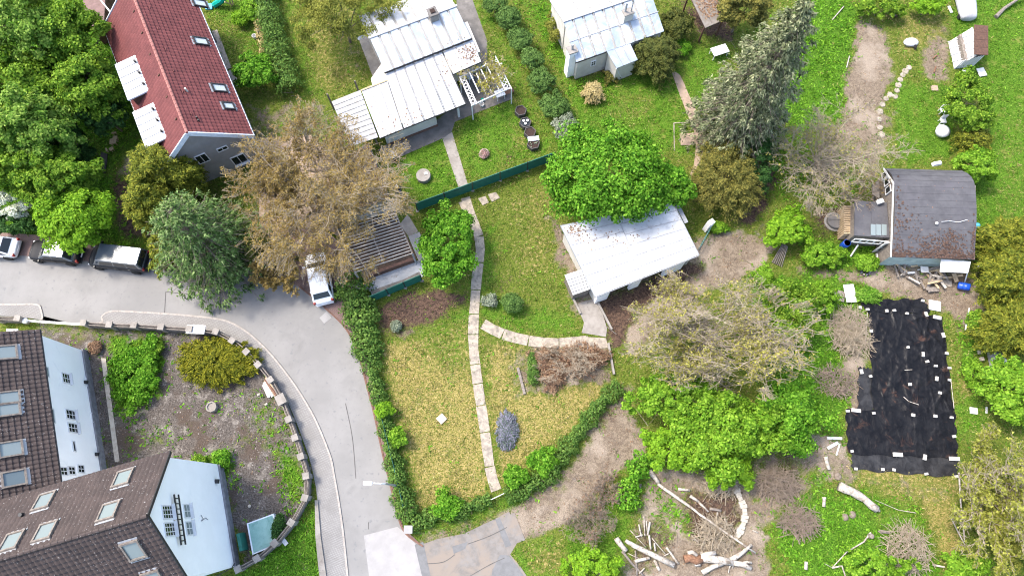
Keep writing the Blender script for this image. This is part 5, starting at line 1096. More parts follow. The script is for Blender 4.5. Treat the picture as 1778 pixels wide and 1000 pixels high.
bare(545, 304, 162, 11, 'large brown budding tree above the white parked car', 'twig_pale', 'bud_gold', 15, 11, 9, 6, 80000, .1, zc=.66, trunk_r=.3, ry=165, tw=.015, spread=.95, thin=-1.3)
bare(478, 462, 50, 5, 'low brown twiggy tree beside the road bend', 'twig', 'bud_gold', 8, 7, 7, 5, 6000, .16, ry=48, trunk_r=.12, tw=.014)
# --- gardens at the top
leafy(590, 22, 88, 6.5, 'leaf_spring', 'olive young leaved tree overhanging the bungalow roof', ry=66, leaf=.17, dens=.75, rough=.35)
leafy(440, 124, 38, 3.0, 'leaf_maple', 'round bright green bush right of the red roofed house', ry=36, cat='shrub', name='round_bush', dens=1.2, leaf=.2)
leafy(437, 15, 22, 1.6, 'leaf_shrub', 'loose green bush near the play slide', cat='shrub', name='garden_shrub', leaf=.18)
leafy(418, 30, 16, 1.2, 'leaf_lime', 'yellow green bush near the play slide', cat='shrub', name='garden_shrub', leaf=.16)
hedge([(448, -40), (462, 0), (478, 60), (490, 110), (512, 168)], [44, 42, 40, 44, 46], [2.2, 2.2, 2.2], 'leaf_hedge', 'thick dark hedge between red roofed house and bungalow lawn', leaf=.2)
hedge([(446, 20), (454, 60), (462, 100)], [16, 16, 18], [1.0, 1.1, 1.0], 'straw', 'dry straw coloured hedge edge beside the thick dark hedge', leaf=.18, dens=.6)
for (u, v, r, l) in [(858, 6, 24, 'clipped round bush at the very top of the bush row'), (882, 32, 24, 'second round bush from the top of the bush row'), (903, 68, 24, 'third round bush from the top of the bush row'), (922, 104, 24, 'fourth round bush from the top of the bush row'), (940, 141, 25, 'fifth round bush from the top of the bush row'), (963, 184, 29, 'sixth round bush of the row, right of the hexagonal planters'), (981, 222, 26, 'lowest grey green bush of the row, touching the maple')]:
    leafy(u, v, r, 2.0, 'leaf_round' if v != 222 else 'leaf_grey', l, cat='shrub', name='round_bush', leaf=.16, dens=1.0, rough=.1 if v < 90 else .24, group='round bushes in a row', low=-.3)
leafy(1054, 305, 114, 7.5, 'leaf_maple', 'big bright green maple tree over the central garage roof', ry=106, leaf=.25, dens=1.5, rough=.16)
leafy(1148, 322, 52, 5.2, 'leaf_maple', 'right hand lower bough tree of the maple group', ry=50, leaf=.26, dens=1.3)
sprays(1138, 98, 42, 3.8, 'needle_dark', 'dark yellow tipped yew in front of the metal roofed cottage', n_sp=190, per=60, leaf=.22)
leafy(1176, 42, 32, 2.4, 'needle_dark', 'round olive bush between cottage and open shelter', cat='shrub', name='round_bush', leaf=.16, dens=1.3, rough=.1)
leafy(1184, 82, 16, .9, 'leaf_maple', 'bright green leafy clump below the olive bush', cat='shrub', name='leafy_clump', leaf=.24)
leafy(1290, 12, 46, 5.5, 'needle_olive', 'olive green tree behind the littered shelter roof', leaf=.2, dens=1.2, rough=.3)
spruce(1266, 236, 17.2, 4.3, 'needle_blue', 'tall pale blue grey spruce leaning out at the top', droop=.42, whorls=44, per_w=17, tuft=46, leaf=.32, power=.52)
sprays(1262, 305, 62, 4.2, 'needle_olive', 'broad olive evergreen beside the garage corner', ry=78, n_sp=260, per=60, leaf=.2, rough=.12)
leafy(1318, 268, 34, 3.5, 'leaf_dark', 'dark evergreen right of the broad olive evergreen', ry=60, leaf=.18)
sprays(1030, 160, 20, 1.5, 'straw', 'golden dry grass bush in front of the cottage', n_sp=90, per=26, leaf=.2, name='grass_bush', cat='shrub')
sprays(1062, 130, 16, .9, 'needle_olive', 'spiky olive plant below the cottage wall', n_sp=50, per=20, leaf=.25, name='spiky_plant', cat='plant')
leafy(962, 40, 16, 1.6, 'leaf_spring', 'loose yellowish shrub left of the cottage', ry=42, cat='shrub', name='garden_shrub', leaf=.14, dens=.6)
bare(1445, 262, 122, 6.5, 'pale bare tree over the bare earth above the cabin', 'twig_pale', 'bud_yellow', 13, 9, 8, 4, 3500, .11, spread=.85, ry=110, trunk_r=.2, tw=.017)
bare(1500, 330, 50, 3.5, 'small bare brown tree beside the cabin windows', 'twig', 'bud_gold', 8, 7, 6, 4, 600, .1, trunk_r=.1, tw=.014)
leafy(1366, 397, 42, 2.8, 'leaf_lime', 'yellow lime shrub beside the broken wooden panel', ry=38, cat='shrub', name='lime_shrub', leaf=.24, dens=1.0, rough=.35)
leafy(1682, 180, 42, 3.8, 'leaf_mid', 'dark green bushy tree below the lattice shed', ry=58, leaf=.2, dens=1.2)
sprays(1690, 240, 30, 2.4, 'needle_yew', 'small yellow tinged yew between two green bushes', n_sp=110, per=50, leaf=.2, ry=32, cat='shrub', name='yew_bush')
leafy(1692, 288, 40, 3.0, 'leaf_shrub', 'bright green bush at the cabin back corner', ry=36, cat='shrub', name='garden_shrub', leaf=.22)
leafy(1530, 12, 46, 2.0, 'leaf_mid', 'green shrub mass at the top above the bare earth', ry=22, cat='shrub', name='garden_shrub', leaf=.2)
leafy(1612, 10, 30, 2.0, 'leaf_lime', 'lime green shrub at the top left of the covered car', ry=18, cat='shrub', name='garden_shrub', leaf=.2)
# --- middle plot
leafy(775, 425, 56, 4.6, 'leaf_maple', 'small bright green tree beside the slab path', ry=74, leaf=.24, dens=1.1, rough=.22)
hedge([(606, 488), (618, 510), (632, 560), (642, 620)], [38, 62, 56, 44], [1.8, 2.0, 1.9, 1.6], 'leaf_hedge', 'wide leafy hedge beside the white parked car', leaf=.22, dens=1.2)
hedge([(642, 615), (652, 660), (664, 710), (680, 780), (694, 840), (712, 905)], [38, 28, 24, 26, 34, 40], [1.5, 1.3, 1.2, 1.2, 1.4, 1.2], 'leaf_hedge', 'narrow hedge along the road side of the plot', leaf=.17, wvar=.25)
hedge([(716, 906), (760, 896), (810, 882), (852, 866)], [32, 24, 28, 22], [1.0, .9, 1.1, .9], 'leaf_hedge', 'low ragged hedge between corner post and garden gate', leaf=.17, wvar=.3)
hedge([(878, 862), (915, 848), (955, 820), (985, 775), (1015, 738), (1045, 698), (1075, 672)], [24, 30, 34, 30, 26, 28, 30], [1.0, 1.1, 1.2, 1.1, 1.0, 1.1, 1.2], 'leaf_hedge', 'low hedge curving along the dirt lane', leaf=.17, wvar=.25)
for (u, v, r, h, mt, l) in [(667, 710, 15, 1.6, 'leaf_lime', 'yellow green bush sticking out of the road hedge'), (690, 760, 17, 1.5, 'leaf_shrub', 'bright bush on the lawn side of the road hedge'), (896, 825, 22, 1.5, 'leaf_maple', 'left one of the two bright bushes by the gate'), (941, 800, 25, 1.7, 'leaf_maple', 'right and larger of the two bright bushes by the gate'), (775, 878, 27, 1.5, 'leaf_maple', 'branching green sapling at the lower lawn edge'), (688, 567, 10, .6, 'leaf_grey', 'small grey green plant on bare soil'), (850, 522, 13, .9, 'leaf_grey', 'pale spiky plant beside the slab path')]:
    leafy(u, v, r, h, mt, l, cat='shrub', name='garden_shrub', leaf=.2 if r > 14 else .17, rough=.35, dens=1 if r > 14 else .6)
leafy(889, 525, 20, 1.5, 'leaf_round', 'round clipped boxwood on the middle lawn', cat='shrub', name='boxwood', leaf=.12, dens=1.5, rough=.06)
sprays(880, 747, 19, .6, 'lavender', 'oval grey lavender cushion on the lawn', ry=34, n_sp=150, per=22, leaf=.2, name='lavender', cat='plant', rough=.06, up0=.3)
leafy(841, 267, 8, .35, 'flower_leaf', 'round bed of pink flowers on the bungalow lawn', cat='plant', name='flower_bed', leaf=.09, dens=1)
for (u, v, r, h, l) in [(948, 622, 26, 1.0, 'left brown brushwood heap on the earth patch'), (990, 628, 34, 1.1, 'middle and largest brown brushwood heap on the earth patch'), (1028, 620, 28, 1.1, 'right brown brushwood heap beside the concrete edge'), (962, 655, 24, .8, 'lowest brown brushwood heap of the earth patch')]:
    sprays(u, v, r, h, 'dead_leaf', l, ry=r * .85, n_sp=120, per=14, leaf=.2, name='brushwood', cat='brushwood', group='dead brushwood on the earth patch', rough=.4)
bare(985, 632, 62, 1.3, 'grey dead twigs spread over the brushwood patch', 'twig_pale', 'dead_leaf', 12, 8, 6, 3, 500, .1, ry=42, trunk_r=.05, tw=.012, name='dead_branch', trunk_h=.1)
leafy(925, 640, 10, .7, 'leaf_hedge', 'thin green plants left of the brushwood', ry=32, cat='plant', name='garden_plant', leaf=.13, dens=.8)
bare(1238, 588, 168, 6.5, 'wide bare tree with yellow buds below the garage yard', 'twig_pale', 'bud_yellow', 15, 10, 9, 6, 24000, .12, spread=1.0, ry=112, trunk_r=.22, tw=.018, zc=.6)
leafy(1178, 690, 92, 4.2, 'leaf_shrub', 'bright green shrub tree left below the bare yellow tree', ry=44, leaf=.24, dens=1.2, rough=.35)
leafy(1265, 745, 110, 4.6, 'leaf_shrub', 'widest bright green shrub tree above the felled logs', ry=72, leaf=.24, dens=1.3, rough=.3)
leafy(1370, 715, 58, 4.0, 'leaf_maple', 'deeper green shrub tree right of the widest one', ry=66, leaf=.22, dens=1.2, rough=.3)
leafy(1172, 775, 56, 2.8, 'leaf_lime', 'low lime green shrub beside the dirt lane', ry=46, leaf=.22, dens=1.1, rough=.35, cat='shrub', name='lime_shrub')
leafy(1268, 815, 46, 2.2, 'leaf_lime', 'low lime green shrub right above the long pole', ry=42, leaf=.2, dens=1.0, rough=.35, cat='shrub', name='lime_shrub')
leafy(1370, 545, 62, 3.0, 'leaf_mid', 'green bush right of the bare yellow tree', ry=62, leaf=.2, dens=1.1, rough=.3, cat='shrub', name='garden_shrub')
leafy(1420, 515, 34, 1.8, 'leaf_shrub', 'light green bush left of the leaning white board', ry=30, leaf=.2, cat='shrub', name='garden_shrub', rough=.35)
leafy(1426, 441, 40, 1.6, 'leaf_shrub', 'green raspberry like bush beside blue barrel', ry=26, leaf=.2, cat='shrub', name='garden_shrub', dens=1.2)
leafy(1505, 455, 24, 1.0, 'leaf_shrub', 'low green weeds at the foot of cabin door', ry=18, leaf=.16, cat='plant', name='garden_plant')
leafy(1326, 480, 20, 1.0, 'leaf_shrub', 'small bush at the foot of the broken panel', leaf=.18, cat='shrub', name='garden_shrub')
leafy(1245, 395, 20, .8, 'leaf_shrub', 'green plants under the olive evergreen edge', ry=10, leaf=.2, cat='plant', name='garden_plant')
sprays(1508, 512, 24, .8, 'grass_lush', 'tuft of long bright grass at the ground sheet corner', ry=14, n_sp=140, per=14, leaf=.34, name='grass_tuft', cat='plant')
# --- right edge
sprays(1758, 415, 56, 4.6, 'needle_yew', 'yellow green conifer at the right edge beside the cabin', ry=40, n_sp=190, per=70, leaf=.26)
sprays(1766, 475, 66, 4.8, 'needle_yew', 'broad yellow green conifer below the cabin corner', ry=52, n_sp=220, per=75, leaf=.26)
sprays(1754, 570, 54, 4.2, 'needle_yew', 'yellow conifer above the grey water tank', ry=48, n_sp=200, per=70, leaf=.24)
leafy(1700, 560, 22, 1.6, 'leaf_mid', 'small dark green bush left of the yellow conifers', ry=26, leaf=.18, cat='shrub', name='garden_shrub')
leafy(1762, 680, 56, 3.6, 'leaf_shrub', 'bright green shrub right of the grey water tank', ry=66, leaf=.22, dens=1.2)
leafy(1694, 650, 22, .9, 'leaf_shrub', 'low weeds along the right side of the ground sheet', ry=34, leaf=.18, cat='plant', name='garden_plant', dens=.7)
bare(1745, 875, 92, 6.0, 'pale barked yellow budding tree in the lower right corner', 'twig_pale', 'bud_green', 11, 9, 8, 5, 24000, .15, spread=.95, ry=128, trunk_r=.24, tw=.018)
leafy(1755, 900, 52, 2.6, 'leaf_spring', 'olive undergrowth below the lower right tree', ry=90, leaf=.17, dens=.8, rough=.4, cat='shrub', name='undergrowth')
leafy(1520, 985, 62, 2.2, 'leaf_shrub', 'bright green bushes at the bottom edge left of brush heap', ry=34, leaf=.2, rough=.4, cat='shrub', name='garden_shrub')
leafy(1680, 985, 40, 1.6, 'leaf_shrub', 'green bush at the bottom right of the brush heap', ry=26, leaf=.2, cat='shrub', name='garden_shrub', rough=.4)
leafy(1030, 985, 58, 2.4, 'leaf_lime', 'lime green bush at the bottom edge near the felled logs', ry=36, leaf=.22, rough=.3, cat='shrub', name='lime_shrub')
hedge([(1120, 792), (1102, 820), (1090, 850), (1085, 885)], [30, 36, 36, 40], [1.6, 1.8, 1.7, 1.3], 'leaf_maple', 'upright leafy hedge between dirt lane and logs', leaf=.2, dens=1.1, wvar=.3)
bare(1015, 898, 52, 2.0, 'grey brown leafless bush beside the dirt lane', 'twig', 'dead_leaf', 14, 8, 7, 4, 900, .1, ry=48, trunk_r=.05, tw=.013, name='leafless_bush', trunk_h=.12)
bare(1052, 850, 36, 1.7, 'grey leafless bush next to the upright leafy hedge', 'twig', 'dead_leaf', 12, 8, 6, 4, 500, .1, ry=40, trunk_r=.05, tw=.013, name='leafless_bush', trunk_h=.12)
# --- yard of the white houses
sprays(374, 628, 72, 1.7, 'needle_gold', 'golden spreading juniper inside the curved wall', ry=44, n_sp=210, per=80, leaf=.22, name='juniper', cat='shrub', up0=.3, rough=.12)
leafy(236, 648, 46, 1.3, 'leaf_maple', 'green ground shrub beside the white house wall', ry=60, cat='shrub', name='garden_shrub', leaf=.19, dens=1.3, rough=.3)
leafy(255, 610, 24, .9, 'leaf_mid', 'smaller green shrub near the wall posts', cat='shrub', name='garden_shrub', leaf=.17, rough=.3)
leafy(385, 795, 16, 1.0, 'leaf_maple', 'green bush at the top corner of the white gable', cat='shrub', name='garden_shrub', leaf=.18)
leafy(345, 800, 14, .6, 'leaf_mid', 'low green bush at the gable foot', ry=8, cat='shrub', name='garden_shrub', leaf=.15)
leafy(165, 603, 12, .5, 'dead_leaf', 'small reddish plant in the pale yard gravel', cat='plant', name='garden_plant', leaf=.12)
leafy(483, 915, 10, .9, 'leaf_dark', 'dark plant between turquoise cover and wall', ry=24, cat='plant', name='garden_plant', leaf=.15)
for (u, v, rx, ry_, mt, l) in [(812, 105, 24, 12, 'bud_gold', 'a'), (850, 108, 26, 22, 'bud_yellow', 'b'), (872, 150, 16, 30, 'bud_yellow', 'c')]:
    pass
bare(846, 135, 46, 2.7, 'bare climbing vine growing over the lattice pergola', 'twig_pale', 'bud_yellow', 9, 7, 6, 4, 2500, .12, ry=50, trunk_r=.06, tw=.013, name='climbing_vine', trunk_h=.75)
def stick_heap(u, v, rx, ry, h, label, mat, n=260, name='brush_heap', r0=.022, lmin=.5, lmax=1.7):
    rs = seed(); e, sc = thing_at(name, u, v, h * .3, label, 'brush heap'); rx, ry = rx / sc, ry / sc
    a = rs.uniform(0, 2 * math.pi, n); q = np.sqrt(rs.uniform(0, 1, n)) * .85; c = np.stack([np.cos(a) * q * rx, np.sin(a) * q * ry, h * (1 - q ** 2) * rs.uniform(.1, 1, n) + .03], 1)
    az = rs.normal(size=n) * .7 + rs.choice([0.4, 1.7, 2.6], n); d = np.stack([np.cos(az), np.sin(az), rs.normal(size=n) * .25], 1); L_ = rs.uniform(lmin, lmax, n)[:, None]; mid = c + rs.normal(size=c.shape) * .06
    p0, p1 = c - d * L_ / 2, c + d * L_ / 2 + rs.normal(size=c.shape) * .1; p0[:, 2] = np.maximum(.02, p0[:, 2]); p1[:, 2] = np.maximum(.02, p1[:, 2]); r = r0 * rs.uniform(.4, 1.5, n)
    o = np_mesh('stick_layer', *merge([prisms(p0, mid, r, r * .8, 4), prisms(mid, p1, r * .8, r * .35, 4)]), mat, e); tag(o, kind='stuff'); return e
for (u, v, l, h) in [(1480, 590, 'grey brush heap left of the black ground sheet', 1.0), (1475, 560, 'upper thin brush heap beside the pale board', .8), (1452, 662, 'reddish brown brush heap left of the ground sheet', .6), (1388, 905, 'brown brush heap on the lower grass', .9), (1578, 952, 'large pale brush heap at the bottom right', 1.5), (1352, 838, 'dark brush heap under the green shrub tree', 1.0), (1250, 838, 'bundle of cut sticks at the stone edging top', .7)]:
    stick_heap(u, v, 38 if h < 1.4 else 42, 30 if h < 1.4 else 46, h, l, 'twig_pale' if 'pale' in l or 'grey' in l or 'cut' in l else 'twig', 320 if h > .7 else 220, lmin=.6, lmax=2.0 if h > .9 else 1.5)

# ------------------------------------------------------------------ vehicles
def loft(stations, mb):
    """stations: list of rings of points (same count)"""
    k = len(mb.v); n = len(stations[0])
    for r in stations: mb.v += [tuple(p) for p in r]
    for i in range(len(stations) - 1):
        for j in range(n): mb.f.append((k + i * n + j, k + i * n + (j + 1) % n, k + (i + 1) * n + (j + 1) % n, k + (i + 1) * n + j))
    mb.f.append(tuple(k + j for j in range(n))[::-1]); mb.f.append(tuple(k + (len(stations) - 1) * n + j for j in range(n))); return mb
def car(name, label, loc, head, L, Wd, Ht, paint, belt=.92, hood=.30, front_ws=.26, roof0=.42, roof1=.80, tail=.90, group='cars parked along the road', roof_sheen=None, rails=False, hoodz=None):
    """x forward; fractions are measured from the nose backwards"""
    e = empty(name, loc, label, 'van' if 'van' in name else 'car', group, rz=head); hw = Wd / 2; X = lambda t: L / 2 - t * L; hz = hoodz or belt - .06
    m = LB(); st = []
    for t, w, zb, zt in [(0, .62, .38, .58), (.012, .80, .30, .66), (.05, .92, .24, .74), (.12, .985, .22, hz - .1), (hood * .8, 1, .22, hz), (hood + .04, 1, .22, belt), (.6, 1, .22, belt), (.85, .99, .22, belt), (.95, .95, .26, belt - .02), (.985, .88, .32, belt - .08), (1, .74, .40, belt - .2)]:
        w *= hw; x = X(t); zm = (zb + zt) / 2
        st.append([(x, -w * .8, zb), (x, -w * .96, zb + .1), (x, -w, zm + .05), (x, -w * .97, zt - .06), (x, -w * .86, zt), (x, -w * .4, zt + .035), (x, w * .4, zt + .035), (x, w * .86, zt), (x, w * .97, zt - .06), (x, w, zm + .05), (x, w * .96, zb + .1), (x, w * .8, zb)])
    loft(st, m); b = m.build('body', paint, e, smooth=True); sm = b.modifiers.new('s', 'SUBSURF'); sm.levels = 1; sm.render_levels = 2
    wb, wt = hw * .9, hw * .76; zb_ = belt - .03; x0, x1, x2, x3 = X(front_ws), X(roof0), X(roof1), X(tail)
    m = LB(); m.add([(x0, -wb, zb_), (x3, -wb, zb_), (x3, wb, zb_), (x0, wb, zb_), (x1, -wt, Ht - .05), (x2, -wt, Ht - .05), (x2, wt, Ht - .05), (x1, wt, Ht - .05), ((x1 * .6 + x2 * .4), -wt, Ht - .0), ((x1 * .6 + x2 * .4), wt, Ht)],
          [(0, 1, 5, 8, 4), (2, 3, 7, 9, 6), (3, 0, 4, 7), (1, 2, 6, 5), (4, 8, 9, 7), (8, 5, 6, 9), (0, 3, 2, 1)]); m.build('cabin', roof_sheen or paint, e, bev=.06, seg=3, smooth=False)  # optional paler cabin colour with the sky's reflection painted in
    def pane(nm, q, mat='glass_dark', push=.012):
        q = [Vector(p) for p in q]; n = (q[1] - q[0]).cross(q[3] - q[0]).normalized(); c = sum(q, Vector()) / 4
        if n.dot(c - Vector((0, 0, belt * .6))) < 0: n = -n
        q = [p + n * push for p in q]; m = LB(); m.add([tuple(p) for p in q] + [tuple(p - n * .02) for p in q], [(0, 1, 2, 3), (7, 6, 5, 4), (0, 4, 5, 1), (1, 5, 6, 2), (2, 6, 7, 3), (3, 7, 4, 0)]); return m.build(nm, mat, e)
    lp = lambda a, b, t: tuple(Vector(a).lerp(Vector(b), t))
    f0, f1, f2, f3 = (x0, -wb, zb_), (x0, wb, zb_), (x1, wt, Ht - .05), (x1, -wt, Ht - .05)
    def sub(q, u0, u1, v0, v1):
        a, b, c, d = q; return [lp(lp(a, b, u0), lp(d, c, u0), v0), lp(lp(a, b, u1), lp(d, c, u1), v0), lp(lp(a, b, u1), lp(d, c, u1), v1), lp(lp(a, b, u0), lp(d, c, u0), v1)]
    pane('windscreen', sub((f0, f1, f2, f3), .06, .94, .06, .92))
    r0, r1, r2, r3 = (x3, wb, zb_), (x3, -wb, zb_), (x2, -wt, Ht - .05), (x2, wt, Ht - .05); pane('rear_window', sub((r0, r1, r2, r3), .08, .92, .25, .92))
    for s in (-1, 1):
        q = ((x0, s * wb, zb_), (x3, s * wb, zb_), (x2, s * wt, Ht - .05), (x1, s * wt, Ht - .05))
        for u0, u1 in ((.12, .40), (.43, .68), (.71, .92)): pane('side_window', sub(q, u0, u1, .14, .86))
        m = LB(); m.box((x0 - .22, s * (hw + .1), belt + .04), (.16, .22, .15)); m.build('mirror', paint, e, bev=.03)
        for xw in (X(.17), X(.80)):
            M = Matrix.Translation((xw, s * (hw - .11), .31)) @ Matrix.Rotation(math.pi / 2, 4, 'X'); m = LB(); m.lathe([(.20, -.105), (.305, -.105), (.32, -.07), (.32, .07), (.305, .105), (.20, .105)], 20, M=M); w_ = m.build('wheel', 'rubber', e, smooth=True)
            m = LB(); m.lathe([(.02, -.108 * 1), (.19, -.10), (.205, -.06), (.205, .06), (.19, .10), (.02, .108)], 16, M=M); m.build('rim', 'alloy', w_)
            m = LB(); m.lathe([(.33, -.03), (.37, -.03), (.37, .03), (.33, .03)], 18, M=Matrix.Translation((xw, s * (hw - .01), .31)) @ Matrix.Rotation(math.pi / 2, 4, 'X')); m.build('wheel_arch', 'rubber', e)
        m = LB(); m.box((X(.045), s * hw * .7, .64), (.16, .28, .1), rz=-s * .45); m.build('headlight', 'lamp_clear', e, bev=.03)
        m = LB(); m.box((X(.975), s * hw * .78, belt - .12), (.16, .2, .3), rz=s * .3); m.build('tail_light', 'lamp_red', e, bev=.03)
        if rails: m = LB(); m.tube([(x1 - .1, s * wt * .92, Ht - .02), (x1 - .25, s * wt * .92, Ht + .04), (x2 + .25, s * wt * .92, Ht + .04), (x2 + .1, s * wt * .92, Ht - .02)], .02, 6); m.build('roof_rail', 'dark_metal', e)
        for t in (.33, .56, .78):
            m = LB(); m.box((X(t), s * (hw * .995), .62), (.012, .02, .5)); m.build('door_seam', 'dark_metal', e)
        for t in (.52, .75): m = LB(); m.box((X(t), s * (hw * .985 + .012), belt - .14), (.16, .03, .035)); m.build('door_handle', paint if paint != 'car_black' else 'dark_metal', e)
    m = LB(); m.box((X(1) - .012, 0, .62), (.03, .5, .12)); m.build('number_plate', 'white_paint', e); m = LB(); m.box((X(0) + .012, 0, .45), (.03, .5, .12)); m.build('number_plate', 'white_paint', e)
    m = LB(); m.box((X(.02), 0, .52), (.12, Wd * .55, .16)); m.build('grille', 'dark_metal', e, bev=.03)
    m = LB(); m.box((X(.99), 0, .36), (.12, Wd * .78, .16)); m.build('bumper', 'dark_metal' if paint != 'car_white' else paint, e, bev=.04)
    return e
def heading(a, b): d = P(*b) - P(*a); return math.atan2(d.y, d.x)
p = P(557, 485, .3); car('parked_suv', 'white estate car with twig litter on its roof under the brown tree', (p.x, p.y, .045), heading((566, 525), (549, 437)), 4.5, 1.82, 1.55, 'car_white', belt=.96, front_ws=.22, roof0=.36, roof1=.84, tail=.95)
p = P(-6, 431, .3); car('parked_car', 'silver hatchback cut off by the left edge of the photo', (p.x, p.y, .04), math.pi - .06, 4.2, 1.78, 1.45, 'car_silver', roof1=.76, tail=.93)
p = P(102, 440, .3); car('parked_car', 'black car half hidden under the lime green tree', (p.x, p.y, .04), math.pi - .1, 4.35, 1.8, 1.46, 'car_black', roof1=.76, tail=.92, front_ws=.24, roof0=.40, roof_sheen='roof_sky_sheen')  # roof is black too, its sky reflection painted as a paler colour
p = P(212, 452, .3); car('parked_van', 'dark blue van with shiny flat roof below the yellow yew', (p.x, p.y, .04), math.pi - .12, 5.0, 1.94, 1.95, 'car_navy', belt=1.12, front_ws=.16, roof0=.27, roof1=.955, tail=.985, hood=.18, hoodz=1.0, rails=False, roof_sheen='roof_sky_sheen')

# ------------------------------------------------------------------ fences, walls, lamp
def panel_fence(name, label, a, b, n, h, z0=.05):
    A, B = P(*a), P(*b); e = empty(name, A, label, 'fence'); d = (B - A).normalized()
    for i in range(n):
        p, q = A.lerp(B, i / n) + d * .05, A.lerp(B, (i + 1) / n) - d * .05; MB().bar(p + Vector((0, 0, z0 + h / 2)), q + Vector((0, 0, z0 + h / 2)), .05, h).build('panel', 'green_panel', e)
    for i in range(n + 1):
        p = A.lerp(B, i / n); MB().box(p + Vector((0, 0, (h + .15) / 2)), (.07, .07, h + .15)).build('post', 'dark_metal', e); MB().box(p + Vector((0, -.05, .04)), (.25, .2, .1)).build('footing', 'concrete', e)
panel_fence('green_fence', 'dark green panel fence between bungalow lawn and middle plot', (725, 366), (962, 279), 5, 1.45)
panel_fence('green_fence', 'dark green panel fence along the pale ramp by the hedge', (646, 524), (733, 487), 3, 1.4)
# wall with pillars round the yard
gwl = empty('yard_wall', P(160, 566), 'curved low wall with square concrete pillars and dark rails round the yard', 'wall')
posts = [(8, 558), (48, 559), (160, 567), (204, 570), (246, 571), (292, 574), (340, 577), (385, 582), (413, 597), (437, 616), (457, 638), (478, 664), (496, 697), (509, 731), (520, 762), (530, 794), (539, 827), (537, 864), (514, 906), (486, 941), (456, 967), (424, 985)]
pw = [P(*q) for q in posts]
for i, q in enumerate(pw):
    a = pw[min(i + 1, len(pw) - 1)] - pw[max(0, i - 1)]; rz = math.atan2(a.y, a.x); big = i == 12
    o = MB().box(q + Vector((0, 0, .6)), (.36 if not big else .6, .36 if not big else .55, 1.2), rz=rz).build('pillar', 'concrete', gwl); MB().box(q + Vector((0, 0, 1.23)), (.48 if not big else .8, .48 if not big else .7, .1), rz=rz).build('cap', 'concrete', o)
    if i < len(pw) - 1:
        if i == 1: continue
        p, r = q, pw[i + 1]; d = (r - p).normalized(); p2, r2 = p + d * .19, r - d * .19
        MB().bar(p2 + Vector((0, 0, .25)), r2 + Vector((0, 0, .25)), .24, .5).build('wall_base', 'concrete_dark', gwl)
        nn = Vector((-d.y, d.x, 0)) * .09
        for s_, z_ in ((1, .7), (-1, .7), (1, .98), (-1, .98)): MB().bar(p2 + nn * s_ + Vector((0, 0, z_)), r2 + nn * s_ + Vector((0, 0, z_)), .06, .13).build('rail', 'old_wood', gwl)
gt = empty('yard_gate', pw[1], 'low pale metal gate at the yard entrance by the brown roof', 'gate')
for z_ in (.3, .6, .9): MB().bar(pw[1] + Vector((.3, -.05, z_)), pw[2] + Vector((-.3, 0, z_)), .05, .05).build('bar', 'white_paint', gt)
for t in np.linspace(.08, .92, 12): MB().box(pw[1].lerp(pw[2], t) + Vector((0, 0, .6)), (.03, .03, .75)).build('upright', 'white_paint', gt)
for (u, v, w, d_, l) in [(340, 572, 1.45, .7, 'white board lying on the yard wall above the juniper'), (21, 575, .9, .35, 'white box lid on the yard wall beside the brown roof')]:
    o = MB().box(P(u, v, 1.1 if u > 100 else .9), (w, d_, .08), rz=-.03).build('white_board', 'white_board'); tag(o, l, 'board')
o = MB().lathe([(.01, 1.12), (.2, 1.15), (.24, 1.3), (.16, 1.42), (.01, 1.45)], 14, c=P(44, 561) + Vector((0.5, 0, -.5))).build('lamp_globe', 'white_paint', smooth=True); tag(o, 'white round globe lamp beside the gate pillar', 'lamp')
# street lamp
b = P(691, 843); sl_ = empty('street_lamp', b, 'grey street lamp with white head reaching over the road', 'street lamp')
MB().tube([b, b + Vector((0, 0, 5.6))], [.09, .06], 10).build('pole', 'grey_metal', sl_); MB().tube([b + Vector((0, 0, 5.6)), b + Vector((-.2, 0, 5.95)), b + Vector((-.7, .02, 6.1))], [.05, .045, .04], 8).build('arm', 'white_paint', sl_)
o = MB().box(b + Vector((-1.05, .02, 6.12)), (.62, .28, .14)).build('lamp_head', 'white_paint', sl_, bev=.07, seg=3); MB().box(b + Vector((-1.05, .02, 6.03)), (.5, .22, .04)).build('lens', 'lamp_clear', o)
# meter box at the corner
c = P(712, 918); mx = empty('meter_box', c, 'pale meter box on a pillar at the hedge corner', 'meter box'); MB().box(c + Vector((0, 0, .45)), (.5, .45, .9)).build('pillar', 'concrete', mx); MB().box(c + Vector((0, 0, .97)), (.62, .56, .12)).build('cap', 'concrete_light', mx)
# garden gate rail
gr = empty('garden_gate', P(852, 866), 'thin white garden gate at the end of the slab path', 'gate')
for z_ in (.25, .55, .85): MB().bar(P(853, 867) + Vector((0, 0, z_)), P(878, 855) + Vector((0, 0, z_)), .04, .04).build('bar', 'white_paint', gr)
for t in np.linspace(0, 1, 7): MB().box(P(853, 867).lerp(P(878, 855), t) + Vector((0, 0, .5)), (.03, .03, .85)).build('upright', 'white_paint', gr)
# wire fence by the road hedge
wf = empty('wire_fence', P(664, 715), 'green wire fence running through the road hedge', 'fence')
for a, b in (((663, 712), (676, 765)), ((676, 765), (690, 820)), ((690, 820), (704, 880))):
    A, B = P(*a), P(*b); MB().box(A + Vector((0, 0, .65)), (.06, .06, 1.3)).build('post', 'green_panel', wf); MB().bar(A + Vector((0, 0, .7)), B + Vector((0, 0, .7)), .02, 1.0).build('mesh_panel', 'green_panel', wf)
